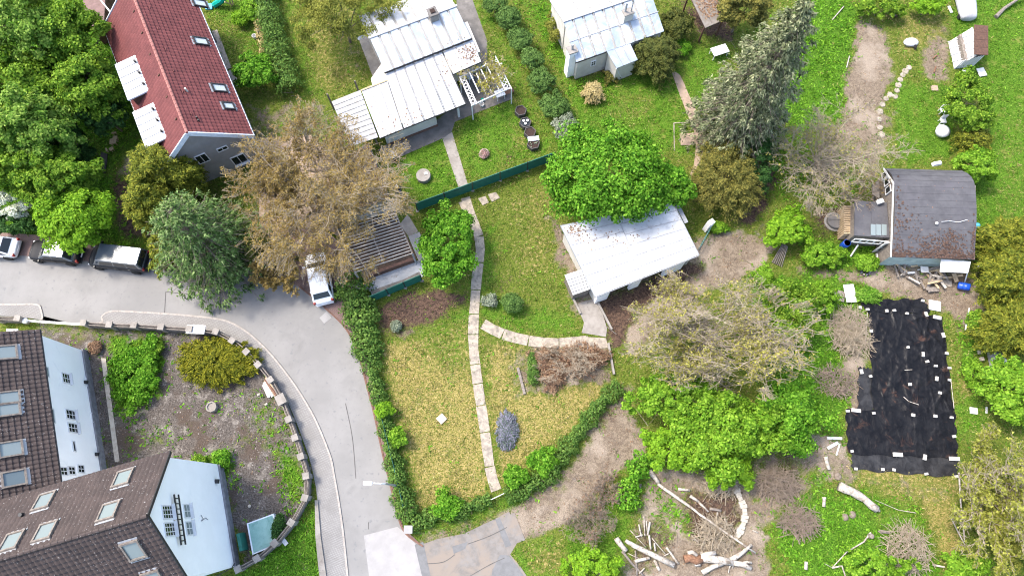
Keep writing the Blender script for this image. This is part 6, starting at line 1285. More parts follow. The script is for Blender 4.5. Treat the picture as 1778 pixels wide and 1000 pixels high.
# white gate post and green gate by the garage
c = P(1226, 398); o = MB().box(c + Vector((0, 0, .8)), (.55, .4, 1.6), rz=.6).build('gate_pillar', 'wall_white'); tag(o, 'short white gate pillar under the olive evergreen', 'pillar')
mg = empty('metal_gate', P(1212, 430), 'open green metal gate beside the garage corner', 'gate')
for z_ in (.2, .7, 1.2): MB().bar(P(1211, 436) + Vector((0, 0, z_)), P(1228, 404) + Vector((0, 0, z_)), .05, .06).build('bar', 'green_panel', mg)
for t in np.linspace(0, 1, 9): MB().box(P(1211, 436).lerp(P(1228, 404), t) + Vector((0, 0, .7)), (.035, .035, 1.1)).build('upright', 'grey_metal', mg)
# broken wooden panel
bp = empty('broken_panel', P(1352, 440), 'broken leaning panel of grey weathered boards', 'panel')
for i in range(6):
    t = i / 6; a = P(1341 + 3.2 * i, 456 + 1.5 * i, .1); b_ = P(1360 + 1.5 * i, 422 + 1.2 * i, 1.1); MB().bar(a, b_, .16, .04, up=(.5, .4, .7)).build('board', 'old_wood', bp)

# ------------------------------------------------------------------ lawn furniture, planters, person
c = P(736, 308); wl2 = empty('well_cover', c, 'round grey concrete well cover on the bungalow lawn', 'well cover')
MB().lathe([(.62, 0), (.62, .42), (.60, .46), (.02, .48)], 28, c=c).build('ring', 'concrete', wl2); MB().box(c + Vector((.22, .12, .5)), (.3, .22, .05), rz=.2).build('hatch', 'white_board', wl2)
c = P(684, 277); rb = empty('rain_barrel', c, 'dark open barrel with pale rim at the bungalow corner', 'barrel'); MB().lathe([(.30, 0), (.36, .3), (.36, .75), (.33, .85)], 22, c=c).build('barrel', 'dark_metal', rb)
MB().lathe([(.30, .84), (.38, .84), (.38, .89), (.30, .89)], 22, c=c).build('rim', 'grey_metal', rb); MB().lathe([(.02, .70), (.31, .70), (.31, .71)], 22, c=c).build('water', 'water', rb)
def hexpot(u, v, r, h, label, fill):
    c = P(u, v); e = empty('hexagonal_planter', c, label, 'planter', 'hexagonal planters on the bungalow lawn'); prof = [(r, 0), (r, h), (r * .86, h), (r * .86, h - .1)]
    m = MB(); n = 6; k = 0
    for (q, z) in prof:
        for j in range(6): t = 2 * math.pi * j / 6 + .25; m.v.append((c.x + q * math.cos(t), c.y + q * math.sin(t), z))
    for i in range(3):
        for j in range(6): m.f.append((i * 6 + j, i * 6 + (j + 1) % 6, (i + 1) * 6 + (j + 1) % 6, (i + 1) * 6 + j))
    m.build('rim', 'dark_rim', e); MB().prism([(c.x + r * .86 * math.cos(2 * math.pi * j / 6 + .25), c.y + r * .86 * math.sin(2 * math.pi * j / 6 + .25)) for j in range(6)], .0, h - .07).build('soil', fill, e); return e, c
plain('dark_rim', (.075, .068, .066), (.05, .046, .045), .7, 5)
hexpot(904, 197, .55, .5, 'topmost black hexagonal planter filled with dark soil', 'soil_fill')
e, c = hexpot(912, 217, .55, .45, 'second black hexagonal planter with white pots in it', 'glass_dark')
for dx, dy in ((-.15, .1), (.18, .12), (.0, -.18)): MB().lathe([(.09, .4), (.12, .55), (.10, .55), (.02, .47)], 10, c=c + Vector((dx, dy, 0))).build('pot', 'white_board', e)
e, c = hexpot(920, 234, .55, .5, 'third black hexagonal planter with brown soil', 'soil_fill')
e, c = hexpot(926, 254, .58, .5, 'lowest black hexagonal planter with pale cover on its back', 'soil_fill'); MB().bar(c + Vector((-.48, .38, .52)), c + Vector((.48, .5, .52)), .42, .05).build('cover', 'fascia', e)
for i in range(7): 
    r_ = random.Random(i); MB().lathe([(.04, .44), (.06, .5), (.01, .52)], 8, c=c + Vector((r_.uniform(-.35, .35), r_.uniform(-.4, .15), 0))).build('seedling', 'leaf_grey', e)
# white table top and things on the terrace
def table(name, label, u, v, sx, sy, h, rz, mat='white_paint'):
    c = P(u, v); e = empty(name, c, label, 'table'); MB().box(c + Vector((0, 0, h)), (sx, sy, .05), rz=rz).build('table_top', mat, e)
    ca, sa = math.cos(rz), math.sin(rz)
    for dx in (-1, 1):
        for dy in (-1, 1): x, y = dx * (sx / 2 - .08), dy * (sy / 2 - .08); MB().box(c + Vector((x * ca - y * sa, x * sa + y * ca, h / 2 - .02)), (.06, .06, h - .03), rz=rz).build('leg', mat, e)
    return e
table('garden_table', 'white garden table at the edge of the pergola terrace', 868, 170, .85, .7, .72, .42); table('garden_table', 'white plastic table on the lawn beside the blue spruce', 1246, 96, 1.5, .9, .72, .35)
table('wooden_bench', 'low brown wooden bench beside the white terrace table', 884, 164, .9, .4, .45, .42, 'brown_wood'); table('cold_frame', 'blue grey table under the pergola lattice', 817, 141, .5, .6, .7, .42, 'fascia')
for (u, v, l) in [(837, 184, 'white plastic bucket beside the terrace edge'), (450, 56, 'round pale pot at the straw hedge, upper one'), (443, 66, 'round white pot below the other pale pot')]:
    c = P(u, v); o = MB().lathe([(.16, 0), (.21, .32), (.18, .32), (.15, .05), (.01, .05)], 18, c=c).build('plant_pot', 'white_board'); tag(o, l, 'pot')
c = P(838, 176); o = MB().lathe([(.08, 0), (.15, .3), (.02, .42)], 14, c=c).build('watering_can', 'teal_slide'); tag(o, 'green watering can beside the white bucket', 'watering can')
for (u, v, r, h, l, mt) in [(841, 268, .42, .25, 'ring of pale stones round the pink flower bed', 'stone_pale'), (370, 707, .42, .4, 'mossy hexagonal stone trough in the gravel yard', 'concrete')]:
    c = P(u, v); o = MB().lathe([(r, 0), (r, h), (r * .75, h), (r * .75, h - .1), (.01, h - .1)], 8 if h > .3 else 16, c=c).build('planter_ring', mt); tag(o, l, 'planter')
# table and stools of cut wood on the left lawn
for (u, v, sx, sy, h, rz, l) in [(201, 250, .55, .5, .45, .1, 'pale square wooden table on the lawn by the lounger'), (204, 243, .38, .3, .4, .1, 'pale wooden stool behind the square table'), (201, 234, .4, .15, .3, .2, 'short pale plank at the top of the lawn seats'), (197, 262, .35, .3, .35, .6, 'pale wooden stool in front of the square table'), (188, 263, .12, .35, .3, .5, 'narrow pale log left of the front stool')]:
    table('wooden_stool', l, u, v, sx, sy, h, rz, 'fresh_wood')
c = P(178, 283); lo = empty('lounger', c, 'black sun lounger under the left trees', 'lounger')
for (v0, v1, z0, z1) in ((266, 278, .75, .4), (279, 300, .38, .38)): MB().bar(P(181.5 - (v0 - 266) * .1, v0, z0), P(180 - (v1 - 278) * .15, v1, z1), .62, .08).build('cushion', 'dark_metal', lo)
for (u, v) in ((171, 270), (184, 270), (169, 298), (181, 298)): MB().box(P(u, v) + Vector((0, 0, .17)), (.05, .05, .34)).build('leg', 'dark_metal', lo)
# play slide and frame
ps = empty('play_slide', P(380, 8), 'teal plastic play slide with wooden frame at the top', 'slide')
MB().tube([P(392, -10, 1.3), P(384, 2, .8), P(374, 8, .25), P(370, 11, .2)], [.3, .3, .28, .25], 8).build('chute', 'teal_slide', ps)
for a, b in (((390, 4), (404, 9)), ((396, -4), (402, 10)), ((400, -6), (405, 8))): MB().bar(P(*a, 1.0), P(*b, .1), .1, .08).build('frame_beam', 'fresh_wood', ps)
o = MB().box(P(363, 12, .12), (.62, .6, .12), rz=.05).build('sand_box', 'cyan_plastic'); tag(o, 'pale turquoise square mat beside the teal slide', 'mat')
# person
def person():
    base = P(694, 337); e = empty('person', base, 'person in white cap, black top and blue jeans by the garage', 'person'); rz = math.radians(-70)
    me = bpy.data.meshes.new('body'); J_ = [(0, 0, .95), (0, 0, 1.15), (0, 0, 1.42), (0, 0, 1.52), (.03, 0, 1.64), (0, .19, 1.40), (.08, .27, 1.15), (.26, .22, 1.0), (0, -.19, 1.40), (-.04, -.27, 1.14), (.14, -.27, .95),
        (0, .1, .90), (.14, .11, .50), (.05, .11, .08), (.2, .12, .04), (0, -.1, .90), (-.02, -.11, .49), (-.16, -.11, .1), (-.03, -.12, .04), (.33, .2, .97), (.2, -.27, .88)]
    E_ = [(0, 1), (1, 2), (2, 3), (3, 4), (2, 5), (5, 6), (6, 7), (2, 8), (8, 9), (9, 10), (0, 11), (11, 12), (12, 13), (13, 14), (0, 15), (15, 16), (16, 17), (17, 18), (7, 19), (10, 20)]
    me.from_pydata(J_, E_, []); o = link('body', me, None, e); o.rotation_euler = (0, 0, rz); sk = o.modifiers.new('skin', 'SKIN')
    rad = [.15, .14, .16, .06, .1, .07, .055, .04, .07, .055, .04, .1, .07, .05, .05, .1, .07, .05, .05, .035, .035]
    for i, r in enumerate(rad): o.data.skin_vertices[0].data[i].radius = (r, r * (1.15 if i < 3 else 1))
    o.data.skin_vertices[0].data[0].use_root = True; s = o.modifiers.new('s', 'SUBSURF'); s.levels = 2; s.render_levels = 2
    m, N, L = new_mat('person_cloth'); b = N['Principled BSDF']; tc = N.new('ShaderNodeTexCoord'); sp = N.new('ShaderNodeSeparateXYZ'); L.new(tc.outputs['Object'], sp.inputs[0]); b.inputs['Roughness'].default_value = .9
    z = sp.outputs[2]; c = mixc(N, L, math_(N, L, 'GREATER_THAN', z, .93), (.06, .09, .15), (.012, .012, .016)); c = mixc(N, L, math_(N, L, 'GREATER_THAN', z, 1.5), c, (.45, .27, .19)); c = mixc(N, L, math_(N, L, 'LESS_THAN', z, .1), c, (.02, .02, .02)); L.new(c, b.inputs['Base Color']); me.materials.append(m)
    m = LB(); M = Matrix.Rotation(rz, 4, 'Z') @ Matrix.Translation((.03, 0, 1.66)); m.lathe([(.125, 0), (.12, .06), (.09, .11), (.02, .135)], 16, M=M); cp = m.build('cap', 'cap_white', e, smooth=True)
    m = LB(); m.box((.14, 0, .01), (.14, .16, .02), M=M); m.build('peak', 'cap_white', cp)
    m = LB(); m.box((.11, 0, -.02), (.05, .04, .05), M=M); m.build('nose', 'skin', e)
    m = LB(); 
    for s_ in (-1, 1):
        m = LB(); m.box((.02, s_ * .105, -.02), (.05, .03, .07), M=M); m.build('ear', 'skin', e)
        for k_ in range(4):
            hp = Vector((.34, .2 + .018 * (k_ - 1.5), .965)) if s_ == 1 else Vector((.21, -.27 + .018 * (k_ - 1.5), .87)); m = LB(); R_ = Matrix.Rotation(rz, 3, 'Z'); m.tube([R_ @ hp, R_ @ (hp + Vector((.05, 0, -.03))), R_ @ (hp + Vector((.07, 0, -.07)))], [.011, .01, .008], 6); m.build('finger', 'skin', e)
        hp = Vector((.32, .165, .975)) if s_ == 1 else Vector((.2, -.235, .88)); m = LB(); m.tube([R_ @ hp, R_ @ (hp + Vector((.03, -.02 * s_, -.01))), R_ @ (hp + Vector((.06, -.02 * s_, -.03)))], [.012, .011, .009], 6); m.build('thumb', 'skin', e)
person()

# ------------------------------------------------------------------ black ground sheet and its weights
def sheet_mat(name='foil', c1=(.005, .005, .006), c2=(.011, .011, .012), mud=(.085, .045, .03)):
    m, N, L = new_mat(name); b = N['Principled BSDF']; co = wcoord(N); b.inputs['Roughness'].default_value = .36; b.inputs['Specular IOR Level'].default_value = .15
    mp = N.new('ShaderNodeMapping'); L.new(co, mp.inputs[0]); mp.inputs['Rotation'].default_value = (0, 0, .3); mp.inputs['Scale'].default_value = (1, .6, 1)
    n1 = noise(N, L, mp.outputs[0], 2.0, 5, .55, 1.2); n2 = noise(N, L, co, 1.1, 4, .6, .5)
    c = mixc(N, L, ramp(N, L, n2, .35, .7), c1, c2); c = mixc(N, L, math_(N, L, 'MULTIPLY', ramp(N, L, noise(N, L, co, .5, 6, .7, 1.2), .58, .68), .55), c, mud)
    L.new(c, b.inputs['Base Color']); L.new(bump(N, L, n1, .45, .14), b.inputs['Normal'])
sheet_mat(); sheet_mat('foil_dusty', (.014, .014, .015), (.034, .034, .035), (.06, .055, .05))
def foil(label, corners, z, amp, nx_=60, ny_=60, sd_=1, name='ground_sheet', mat='foil'):
    rs = np.random.default_rng(sd_); c = [np.array(tuple(P(u, v))) for u, v in corners]; U, Vv = np.meshgrid(np.linspace(0, 1, nx_), np.linspace(0, 1, ny_)); U_, V_ = U[..., None], Vv[..., None]
    X = (c[0] * (1 - U_) + c[1] * U_) * (1 - V_) + (c[3] * (1 - U_) + c[2] * U_) * V_
    edge = np.minimum.reduce([U, 1 - U, Vv, 1 - Vv]); X[..., 0] += .08 * np.sin(Vv * 19 + sd_) * (1 - np.clip(edge * 8, 0, 1)); X[..., 1] += .08 * np.sin(U * 23 + sd_ * 2) * (1 - np.clip(edge * 8, 0, 1))
    Z = np.zeros_like(U)
    for _ in range(26):
        a = rs.uniform(0, math.pi); f = rs.uniform(.5, 2.3); ph = rs.uniform(0, 6.28); w = X[..., 0] * math.cos(a) + X[..., 1] * math.sin(a); cr = X[..., 1] * math.cos(a) - X[..., 0] * math.sin(a)
        Z += (1 - np.abs(np.sin(w * f + ph + .6 * np.sin(cr * .8 + ph)))) ** 5 * (.5 + .5 * np.sin(cr * 1.1 + ph * 2)) * rs.uniform(.4, 1)
    X[..., 2] = z + Z * amp; idx_ = np.arange(nx_ * ny_).reshape(ny_, nx_); q = np.stack([idx_[:-1, :-1], idx_[1:, :-1], idx_[1:, 1:], idx_[:-1, 1:]], -1).reshape(-1, 4)
    o = np_mesh(name, X.reshape(-1, 3), q, mat, smooth=True); tag(o, label, 'ground sheet', 'black ground sheets'); HARD.append([tuple(p[:2]) for p in c]); return o
foil('large crinkled black plastic sheet, the middle piece', [(1508, 538), (1635, 550), (1656, 727), (1514, 724)], .06, .06, 90, 110, 3)
foil('crumpled black sheet piece along the top end', [(1489, 523), (1602, 519), (1614, 546), (1507, 543)], .10, .05, 60, 20, 5)
foil('wide black sheet piece across the lower end', [(1467, 711), (1656, 718), (1661, 796), (1471, 788)], .12, .04, 90, 40, 7)
foil('narrow greyish black sheet strip at the bottom', [(1476, 780), (1662, 788), (1662, 829), (1479, 815)], .05, .02, 70, 20, 9, mat='foil_dusty')
foil('small narrow black sheet strip on the left side', [(1490, 637), (1514, 640), (1516, 716), (1488, 714)], .05, .02, 20, 40, 11, mat='foil_dusty')
R = random.Random(9)
for (x, y, *s) in [(428, 95), (155, 138), (287, 143), (350, 158), (445, 162, 2), (500, 178, 3), (173, 245), (530, 265, 2), (355, 325), (547, 355), (430, 360, 2), (450, 395), (492, 417), (560, 427), (125, 445, 2), (170, 468), (560, 487), (497, 480, 2), (365, 508), (513, 550), (185, 650), (57, 640), (98, 637, 3), (380, 660), (490, 665), (570, 672), (583, 765), (78, 838), (305, 855, 3), (438, 868, 2), (585, 875, 3), (97, 925), (285, 930), (445, 950), (594, 963), (230, 928), (250, 145), (118, 128)]:
    c = P(1450 + x / 2.857, 490 + y / 2.857); k_ = s[0] if s else 1; sx, sy = {1: (.24, .2), 2: (.2, .42), 3: (.7, .32)}[k_]
    m = MB(); m.box(c + Vector((0, 0, .20)), (sx * R.uniform(.85, 1.15), sy * R.uniform(.85, 1.15), .12), rz=R.uniform(-.3, .3), taper=.94); o = m.build('weight_block', 'block_pale'); tag(o, {1: 'small pale block weighing down the black ground sheet', 2: 'longish pale brick weighing down the black ground sheet', 3: 'wide pale slab weighing down the black ground sheet'}[k_], 'block', 'pale blocks on the ground sheet')
for (pts, r_, l) in [([(340, 568), (365, 590), (415, 607)], .03, 'pale curved stick lying on the black sheet'), ([(345, 436), (382, 433)], .025, 'short pale stick in the middle of the black sheet'), ([(160, 150), (152, 300)], .03, 'pale pole along the left edge of black sheet'), ([(575, 490), (590, 625)], .025, 'pale lath along the right edge of black sheet')]:
    o = MB().tube([P(1450 + x / 2.857, 490 + y / 2.857, .2) for x, y in pts], r_, 6).build('stick', 'log_white'); tag(o, l, 'stick')

# ------------------------------------------------------------------ felled wood
def log(pts, r0, r1, label, mat='log_white', z=None, group='felled logs and poles', name='log', n=9):
    q = [P(u, v, z if z is not None else (r0 + (r1 - r0) * i / max(1, len(pts) - 1)) * .9 + .02) for i, (u, v) in enumerate(pts)]
    line = []
    for i in range(len(q) - 1):
        for t in (0, .33, .66): line.append(q[i].lerp(q[i + 1], t))
    line.append(q[-1]); R_ = random.Random(label)
    line = [p + Vector((R_.uniform(-1, 1) * r0 * .18, R_.uniform(-1, 1) * r0 * .18, 0)) for p in line]; m_ = len(line)
    o = MB().tube(line, [(r0 + (r1 - r0) * i / (m_ - 1)) * R_.uniform(.9, 1.1) for i in range(m_)], n).build(name, mat, smooth=True); return tag(o, label, 'log', group)
z8 = lambda x, y: (1050 + x / 5, 800 + y / 5)
log([z8(460, 200), z8(700, 370), z8(900, 515), z8(1310, 800)], .12, .06, 'very long thin pale pole crossing the clearing', z=.35)
log([z8(390, 85), z8(470, 190)], .22, .16, 'short pale log at the upper end of the long pole')
log([z8(180, 690), z8(250, 730), z8(600, 905)], .13, .2, 'thick white sawn log in the left pile', z=.35)
log([z8(95, 670), z8(185, 785)], .2, .2, 'short thick pale log at the far left of the pile')
log([z8(150, 780), z8(240, 890), z8(340, 1000)], .1, .07, 'grey pole running down from the short thick log', 'old_wood')
log([z8(260, 870), z8(390, 840)], .12, .12, 'short pale log left below the thick white log')
log([z8(430, 860), z8(475, 945)], .11, .11, 'short upright pale log below the thick white log')
log([z8(535, 750), z8(640, 890)], .08, .08, 'thin pale log right of the thick white log')
log([z8(265, 775), z8(280, 990)], .07, .07, 'grey stake lying at the pile bottom', 'old_wood')
for i, (a, b, r_) in enumerate([((340, 480), (350, 650), .06), ((392, 530), (372, 645), .09), ((295, 550), (320, 655), .06), ((385, 640), (400, 765), .08), ((220, 600), (360, 750), .035), ((410, 670), (530, 810), .035), ((430, 710), (440, 780), .07), ((360, 520), (372, 620), .05), ((200, 800), (330, 860), .03), ((510, 825), (560, 800), .04), ((300, 975), (345, 930), .05), ((265, 660), (330, 640), .05)]):
    log([z8(*a), z8(*b)], r_, r_ * .9, 'thin pale stick in the upper left stick pile', z=.1 + .05 * (i % 4), group='sticks in the upper left pile')
ft = empty('fallen_tree', P(*z8(950, 860)), 'white forked fallen trunk with rotten brown root end', 'fallen tree')
def limb(pts, r0, r1, mat, nm, z0=.3, z1=.3):
    q = [P(*z8(x, y), z0 + (z1 - z0) * i / max(1, len(pts) - 1)) for i, (x, y) in enumerate(pts)]; MB().tube(q, [r0 + (r1 - r0) * i / (len(q) - 1) for i in range(len(q))], 10).build(nm, mat, ft, smooth=True)
limb([(830, 830), (900, 845), (1010, 860), (1110, 880)], .34, .24, 'log_white', 'trunk'); limb([(1090, 860), (1150, 825), (1200, 790), (1275, 725)], .2, .1, 'log_white', 'bough', .3, .4); limb([(1100, 880), (1190, 895), (1270, 930)], .2, .17, 'log_white', 'bough', .3, .3); limb([(1190, 890), (1240, 875), (1275, 882)], .12, .08, 'log_white', 'bough'); limb([(1030, 885), (930, 920), (845, 970)], .15, .19, 'log_white', 'bough', .25, .2); limb([(850, 815), (960, 795)], .16, .16, 'log_white', 'bough', .45, .4)
limb([(690, 850), (740, 840), (790, 865), (840, 845)], .28, .3, 'log_rot', 'root_end', .3, .32); limb([(720, 800), (760, 790), (800, 820)], .16, .14, 'log_white', 'root_end', .35, .3); limb([(780, 890), (830, 895)], .18, .14, 'log_white', 'root_end', .25, .2); limb([(1100, 890), (1080, 930), (1075, 970)], .05, .03, 'log_white', 'twig', .2, .05); limb([(1120, 890), (1110, 930)], .04, .03, 'log_white', 'twig', .2, .05)
for (pts, r0, r1, l, mt) in [([(640, 245), (740, 252)], .1, .1, 'short pale log below the lime shrub', 'log_white'), ([(740, 300), (810, 350)], .13, .1, 'stubby pale log right of the long pole', 'log_white'), ([(810, 350), (900, 440)], .09, .07, 'rough brownish log beside the stubby log', 'log_white'), ([(910, 415), (1010, 430)], .1, .1, 'pale log lying crossways above the twig heap', 'old_wood'), ([(900, 520), (970, 605)], .07, .06, 'pale fork of the long pole', 'log_white'), ([(755, 645), (815, 710)], .06, .05, 'short pale stick in the middle of the clearing', 'log_white'), ([(980, 445), (960, 520)], .06, .05, 'thin pale stick above the twig heap', 'log_white'), ([(1045, 500), (1075, 600)], .06, .05, 'pale stick near the stone edging', 'log_white'), ([(880, 550), (905, 690)], .05, .04, 'slender pale stick crossing the twig heap', 'log_white'), ([(310, 200), (265, 360)], .12, .1, 'grey log beside the upright hedge', 'old_wood'), ([(970, 150), (1075, 190)], .16, .14, 'thick pale log at the top of the stone edging', 'log_white'), ([(940, 190), (975, 150)], .1, .1, 'small pale log leaning on the thick top log', 'log_white'), ([(1280, 600), (1330, 620)], .05, .05, 'thin pale stick right of the stone edging', 'log_white')]:
    log([z8(*q) for q in pts], r0, r1, l, mt)
stick_heap(*z8(960, 640), 42, 36, .6, 'pale grey twig heap in the clearing', 'twig_pale', 380, lmin=.4, lmax=1.6)
# curved stone edging
se = empty('stone_edging', P(*z8(1170, 330)), 'pale curved stone edging with tufts at the clearing side', 'edging')
cl_ = wl_(smooth_line([z8(1120, 215), z8(1165, 310), z8(1205, 410), z8(1210, 500), z8(1180, 590), z8(1130, 670)], 3))
for i in range(len(cl_) - 1):
    a, b = cl_[i], cl_[i + 1]; d = (b - a) * .03; w = .42 + .12 * math.sin(i * 1.7); MB().bar(a + d + Vector((0, 0, .08)), b - d + Vector((0, 0, .08)), w, .2 + .03 * (i % 3)).build('stone', 'stone_pale', se)
for (pts, r0, r1, l) in [([(1457, 843), (1490, 860), (1523, 883)], .34, .26, 'thick white tree trunk lying on the grass'), ([(1431, 862), (1430, 880)], .14, .12, 'short white log left of the thick white trunk'), ([(1433, 792), (1440, 815)], .16, .14, 'short white log below the arrow shaped boards'), ([(1520, 884), (1527, 886)], .16, .1, 'white stub beside the end of the thick trunk'), ([(1655, 888), (1669, 891)], .16, .14, 'short white log at the right of the dry grass'), ([(1400, 975), (1399, 988)], .12, .12, 'small pale log at the bottom edge')]:
    log(pts, r0, r1, l)
for (a, b, w, l) in [((1437, 778), (1455, 768), .22, 'lower white board of the arrow shaped pair'), ((1436, 760), (1462, 761), .2, 'upper white board of the arrow shaped pair'), ((1452, 790), (1458, 770), .1, 'thin pale lath beside the arrow shaped boards')]:
    o = MB().bar(P(*a, .08), P(*b, .08), w, .06).build('board', 'white_board'); tag(o, l, 'board')
for (pts, r_, l) in [([(1512, 924), (1500, 940), (1470, 958), (1445, 985), (1432, 978)], .06, 'long pale fallen branch at the bottom edge'), ([(1445, 985), (1462, 982), (1468, 1000)], .07, 'pale branch fork at the bottom edge'), ([(1665, 820), (1668, 870), (1675, 940)], .06, 'thin pale pole along the lower right tree'), ([(1650, 895), (1662, 920), (1675, 945)], .05, 'bent pale branch at the lower right'), ([(1590, 890), (1560, 885), (1520, 868)], .025, 'thin pale lath at the edge of the dry grass'), ([(1405, 885), (1410, 900), (1404, 920)], .03, 'thin grey branch beside the brown brush heap'), ([(1465, 12), (1445, 35)], .05, 'pale fallen branch in the weeds at the top'), ([(1475, 98), (1470, 118)], .05, 'short pale stick at the bare earth edge'), ([(1620, 980), (1640, 984)], .07, 'grey log beside the large brush heap')]:
    o = MB().tube([P(u, v, .12) for u, v in pts], [r_ * (1.1 - .2 * i) for i in range(len(pts))], 7).build('branch', 'log_white'); tag(o, l, 'branch')
c = P(1510, 930); o = MB().lathe([(.2, 0), (.17, .35), (.01, .37)], 12, c=c).build('tree_stump', 'old_wood'); tag(o, 'grey tree stump in the lower grass', 'stump'); o = MB().tube([P(1528, 922, .12), P(1545, 924, .1)], [.13, .1], 8).build('log', 'old_wood'); tag(o, 'grey log piece right of the tree stump', 'log', 'felled logs and poles')
for (u, v, l) in [(1480, 893, 'low earth mound in the lower grass, right one'), (1467, 897, 'low earth mound in the lower grass, left one'), (1455, 827, 'dark earth mound above the thick white trunk')]:
    c = P(u, v); o = MB().lathe([(.3, 0), (.24, .07), (.1, .11), (.01, .12)], 11, c=c).build('earth_mound', 'bark', smooth=True); tag(o, l, 'mound')

# ------------------------------------------------------------------ cabin yard clutter
def barrel(u, v, tilt, az, label, r=.3, h=.85):
    c = P(u, v); e = empty('blue_barrel', c, label, 'barrel', 'blue plastic barrels'); M = Matrix.Translation((0, 0, r if tilt else 0)) @ Matrix.Rotation(az, 4, 'Z') @ Matrix.Rotation(tilt, 4, 'Y')
    m = LB(); m.lathe([(r * .86, 0), (r, .06), (r, h * .3), (r * 1.04, h * .33), (r, h * .36), (r, h * .64), (r * 1.04, h * .67), (r, h * .7), (r, h * .95), (r * .88, h)], 22, M=M); m.build('shell', 'blue_plastic', e, smooth=True)
    m = LB(); m.lathe([(.02, h - .06), (r * .84, h - .04), (r * .9, h + .01), (r * .98, h)], 22, M=M); m.build('lid', 'blue_plastic' if not tilt else 'soil_fill', e)
barrel(1463, 428, 0, 0, 'upright blue barrel at the lean-to corner'); barrel(1659, 497, 1.25, -.35, 'tipped open blue barrel below the white awning')
c = P(1691, 395); o = MB().lathe([(.02, 0), (.2, .02), (.26, .3), (.2, .55), (.05, .62)], 9, c=c).build('blue_bag', 'cyan_plastic', smooth=True); tag(o, 'light blue bag at the right cabin wall', 'bag')
c = P(1448, 386); wc2 = empty('well_cover', c, 'round mossy concrete well cover left of the cabin', 'well cover'); MB().lathe([(.68, 0), (.68, .35), (.64, .4), (.02, .42)], 26, c=c).build('lid', 'concrete_dark', wc2); MB().lathe([(.85, 0), (.85, .1), (.7, .12)], 26, c=c).build('rim', 'concrete', wc2); MB().bar(c + Vector((-.6, 0, .43)), c + Vector((.6, .05, .43)), .05, .02).build('joint', 'crack', wc2)
R = random.Random(4)
wp = empty('firewood_stack', P(1474, 388), 'stacked firewood against the left side of cabin lean-to', 'firewood')
for i in range(78):
    t = i % 13; z_ = .12 + .22 * (i // 13); a = P(1471, 358 + t * 3.9, 1.3); a.z = 0; MB().tube([a + Vector((-.25, 0, z_)), a + Vector((.3, R.uniform(-.04, .04), z_))], .08, 7).build('billet', 'fresh_wood', wp)
wp = empty('firewood_stack', P(467, 668), 'white and brown split firewood leaning on the curved wall', 'firewood')
for i in range(16):
    t = i / 15; a, b = P(457 + 6 * t, 669 - 18 * t, .25), P(466 + 25 * t, 688 - 4 * t + R.uniform(-2, 2), .12 + .1 * (i % 3)); MB().bar(a, b, .13, .09).build('billet', 'white_board' if i < 6 else ('fresh_wood' if i % 2 else 'brick_red'), wp)
wp = empty('plank_heap', P(1600, 480), 'heap of broken boards and beams below the cabin front', 'timber')
for i in range(34):
    u = R.uniform(1552, 1660); v = R.uniform(462, 490); a = R.uniform(0, 3.14); l = R.uniform(.4, 1.5); c = P(u, v, R.uniform(.08, .6)); d = Vector((math.cos(a), math.sin(a), R.uniform(-.25, .25))) * l / 2; MB().bar(c - d, c + d, R.uniform(.08, .22), R.uniform(.03, .1)).build('board', R.choice(['old_wood', 'fresh_wood', 'old_wood', 'white_board', 'log_white']), wp)
for (u, v, sx, sy, z_, l, mt) in [(1598, 472, .62, .5, .62, 'small white board on the timber heap', 'white_board'), (1655, 484, .35, .75, .3, 'pale upright board beside the tipped barrel', 'fresh_wood'), (1643, 492, .8, .5, .05, 'flat cardboard sheet in front of the timber heap', 'slab'), (1622, 531, .95, .85, .08, 'pale square board beside the top of the ground sheet', 'white_board'), (1508 - 35, 511, .85, 1.5, .3, 'large white board lying left of the bright grass tuft', 'white_paint'), (1455, 514, .95, .9, .12, 'small wooden frame left of the large white board', 'old_wood'), (1690, 713, .6, .5, .05, 'pale flat board right of the ground sheet', 'white_board'), (1712, 712, .15, .5, .06, 'narrow pale board beside the flat board', 'white_board'), (1703, 127, .7, .85, .12, 'white board leaning below the lattice shed', 'white_board'), (1676, 127, .6, .5, .1, 'pale slab left of the white leaning board', 'white_board'), (1649, 18, .25, .75, .08, 'pale plank left of the covered car', 'white_board'), (1622, 154, .6, .55, .06, 'reddish square slab in the upper right grass', 'sand_path'), (1699, 612, .3, .3, .2, 'small pale stone right of the ground sheet', 'stone_pale'), (1702, 624, .25, .3, .2, 'smaller pale stone below the other stone', 'stone_pale'), (1617, 523 - 19, .9, .4, .25, 'grey wooden crate above the ground sheet', 'old_wood'), (767, 727, .62, .62, .12, 'pale square inspection cover in the dry lawn', 'stone_pale')]:
    o = MB().box(P(u, v) + Vector((0, 0, z_)), (sx, sy, .07 if mt != 'stone_pale' or u == 767 else .25), rz=R.uniform(-.25, .25) if u != 767 else .75).build('flat_board' if mt not in ('stone_pale', 'sand_path') else 'stone_block', mt, bev=.015); tag(o, l, 'board' if mt not in ('stone_pale', 'sand_path') else 'stone')
fc = empty('fire_place', P(1502, 472), 'dark fireplace of burnt stones before the cabin', 'fireplace')
for i in range(9):
    t = i * .7; c = P(1502, 472) + Vector((.35 * math.cos(t), .28 * math.sin(t), .08)); MB().box(c, (.18, .16, .16), rz=t, taper=.7).build('stone', 'plinth' if i % 3 else 'stone_pale', fc)
MB().lathe([(.45, .0), (.4, .04), (.01, .05)], 12, c=P(1502, 472)).build('ash', 'soil_fill', fc)
o = MB().tube([P(1462 + 28, 425, 1.0), P(1477, 445, .05)], [.07, .07], 6).build('broom', 'white_board'); tag(o, 'pale T shaped tool leaning below the blue barrel', 'tool')
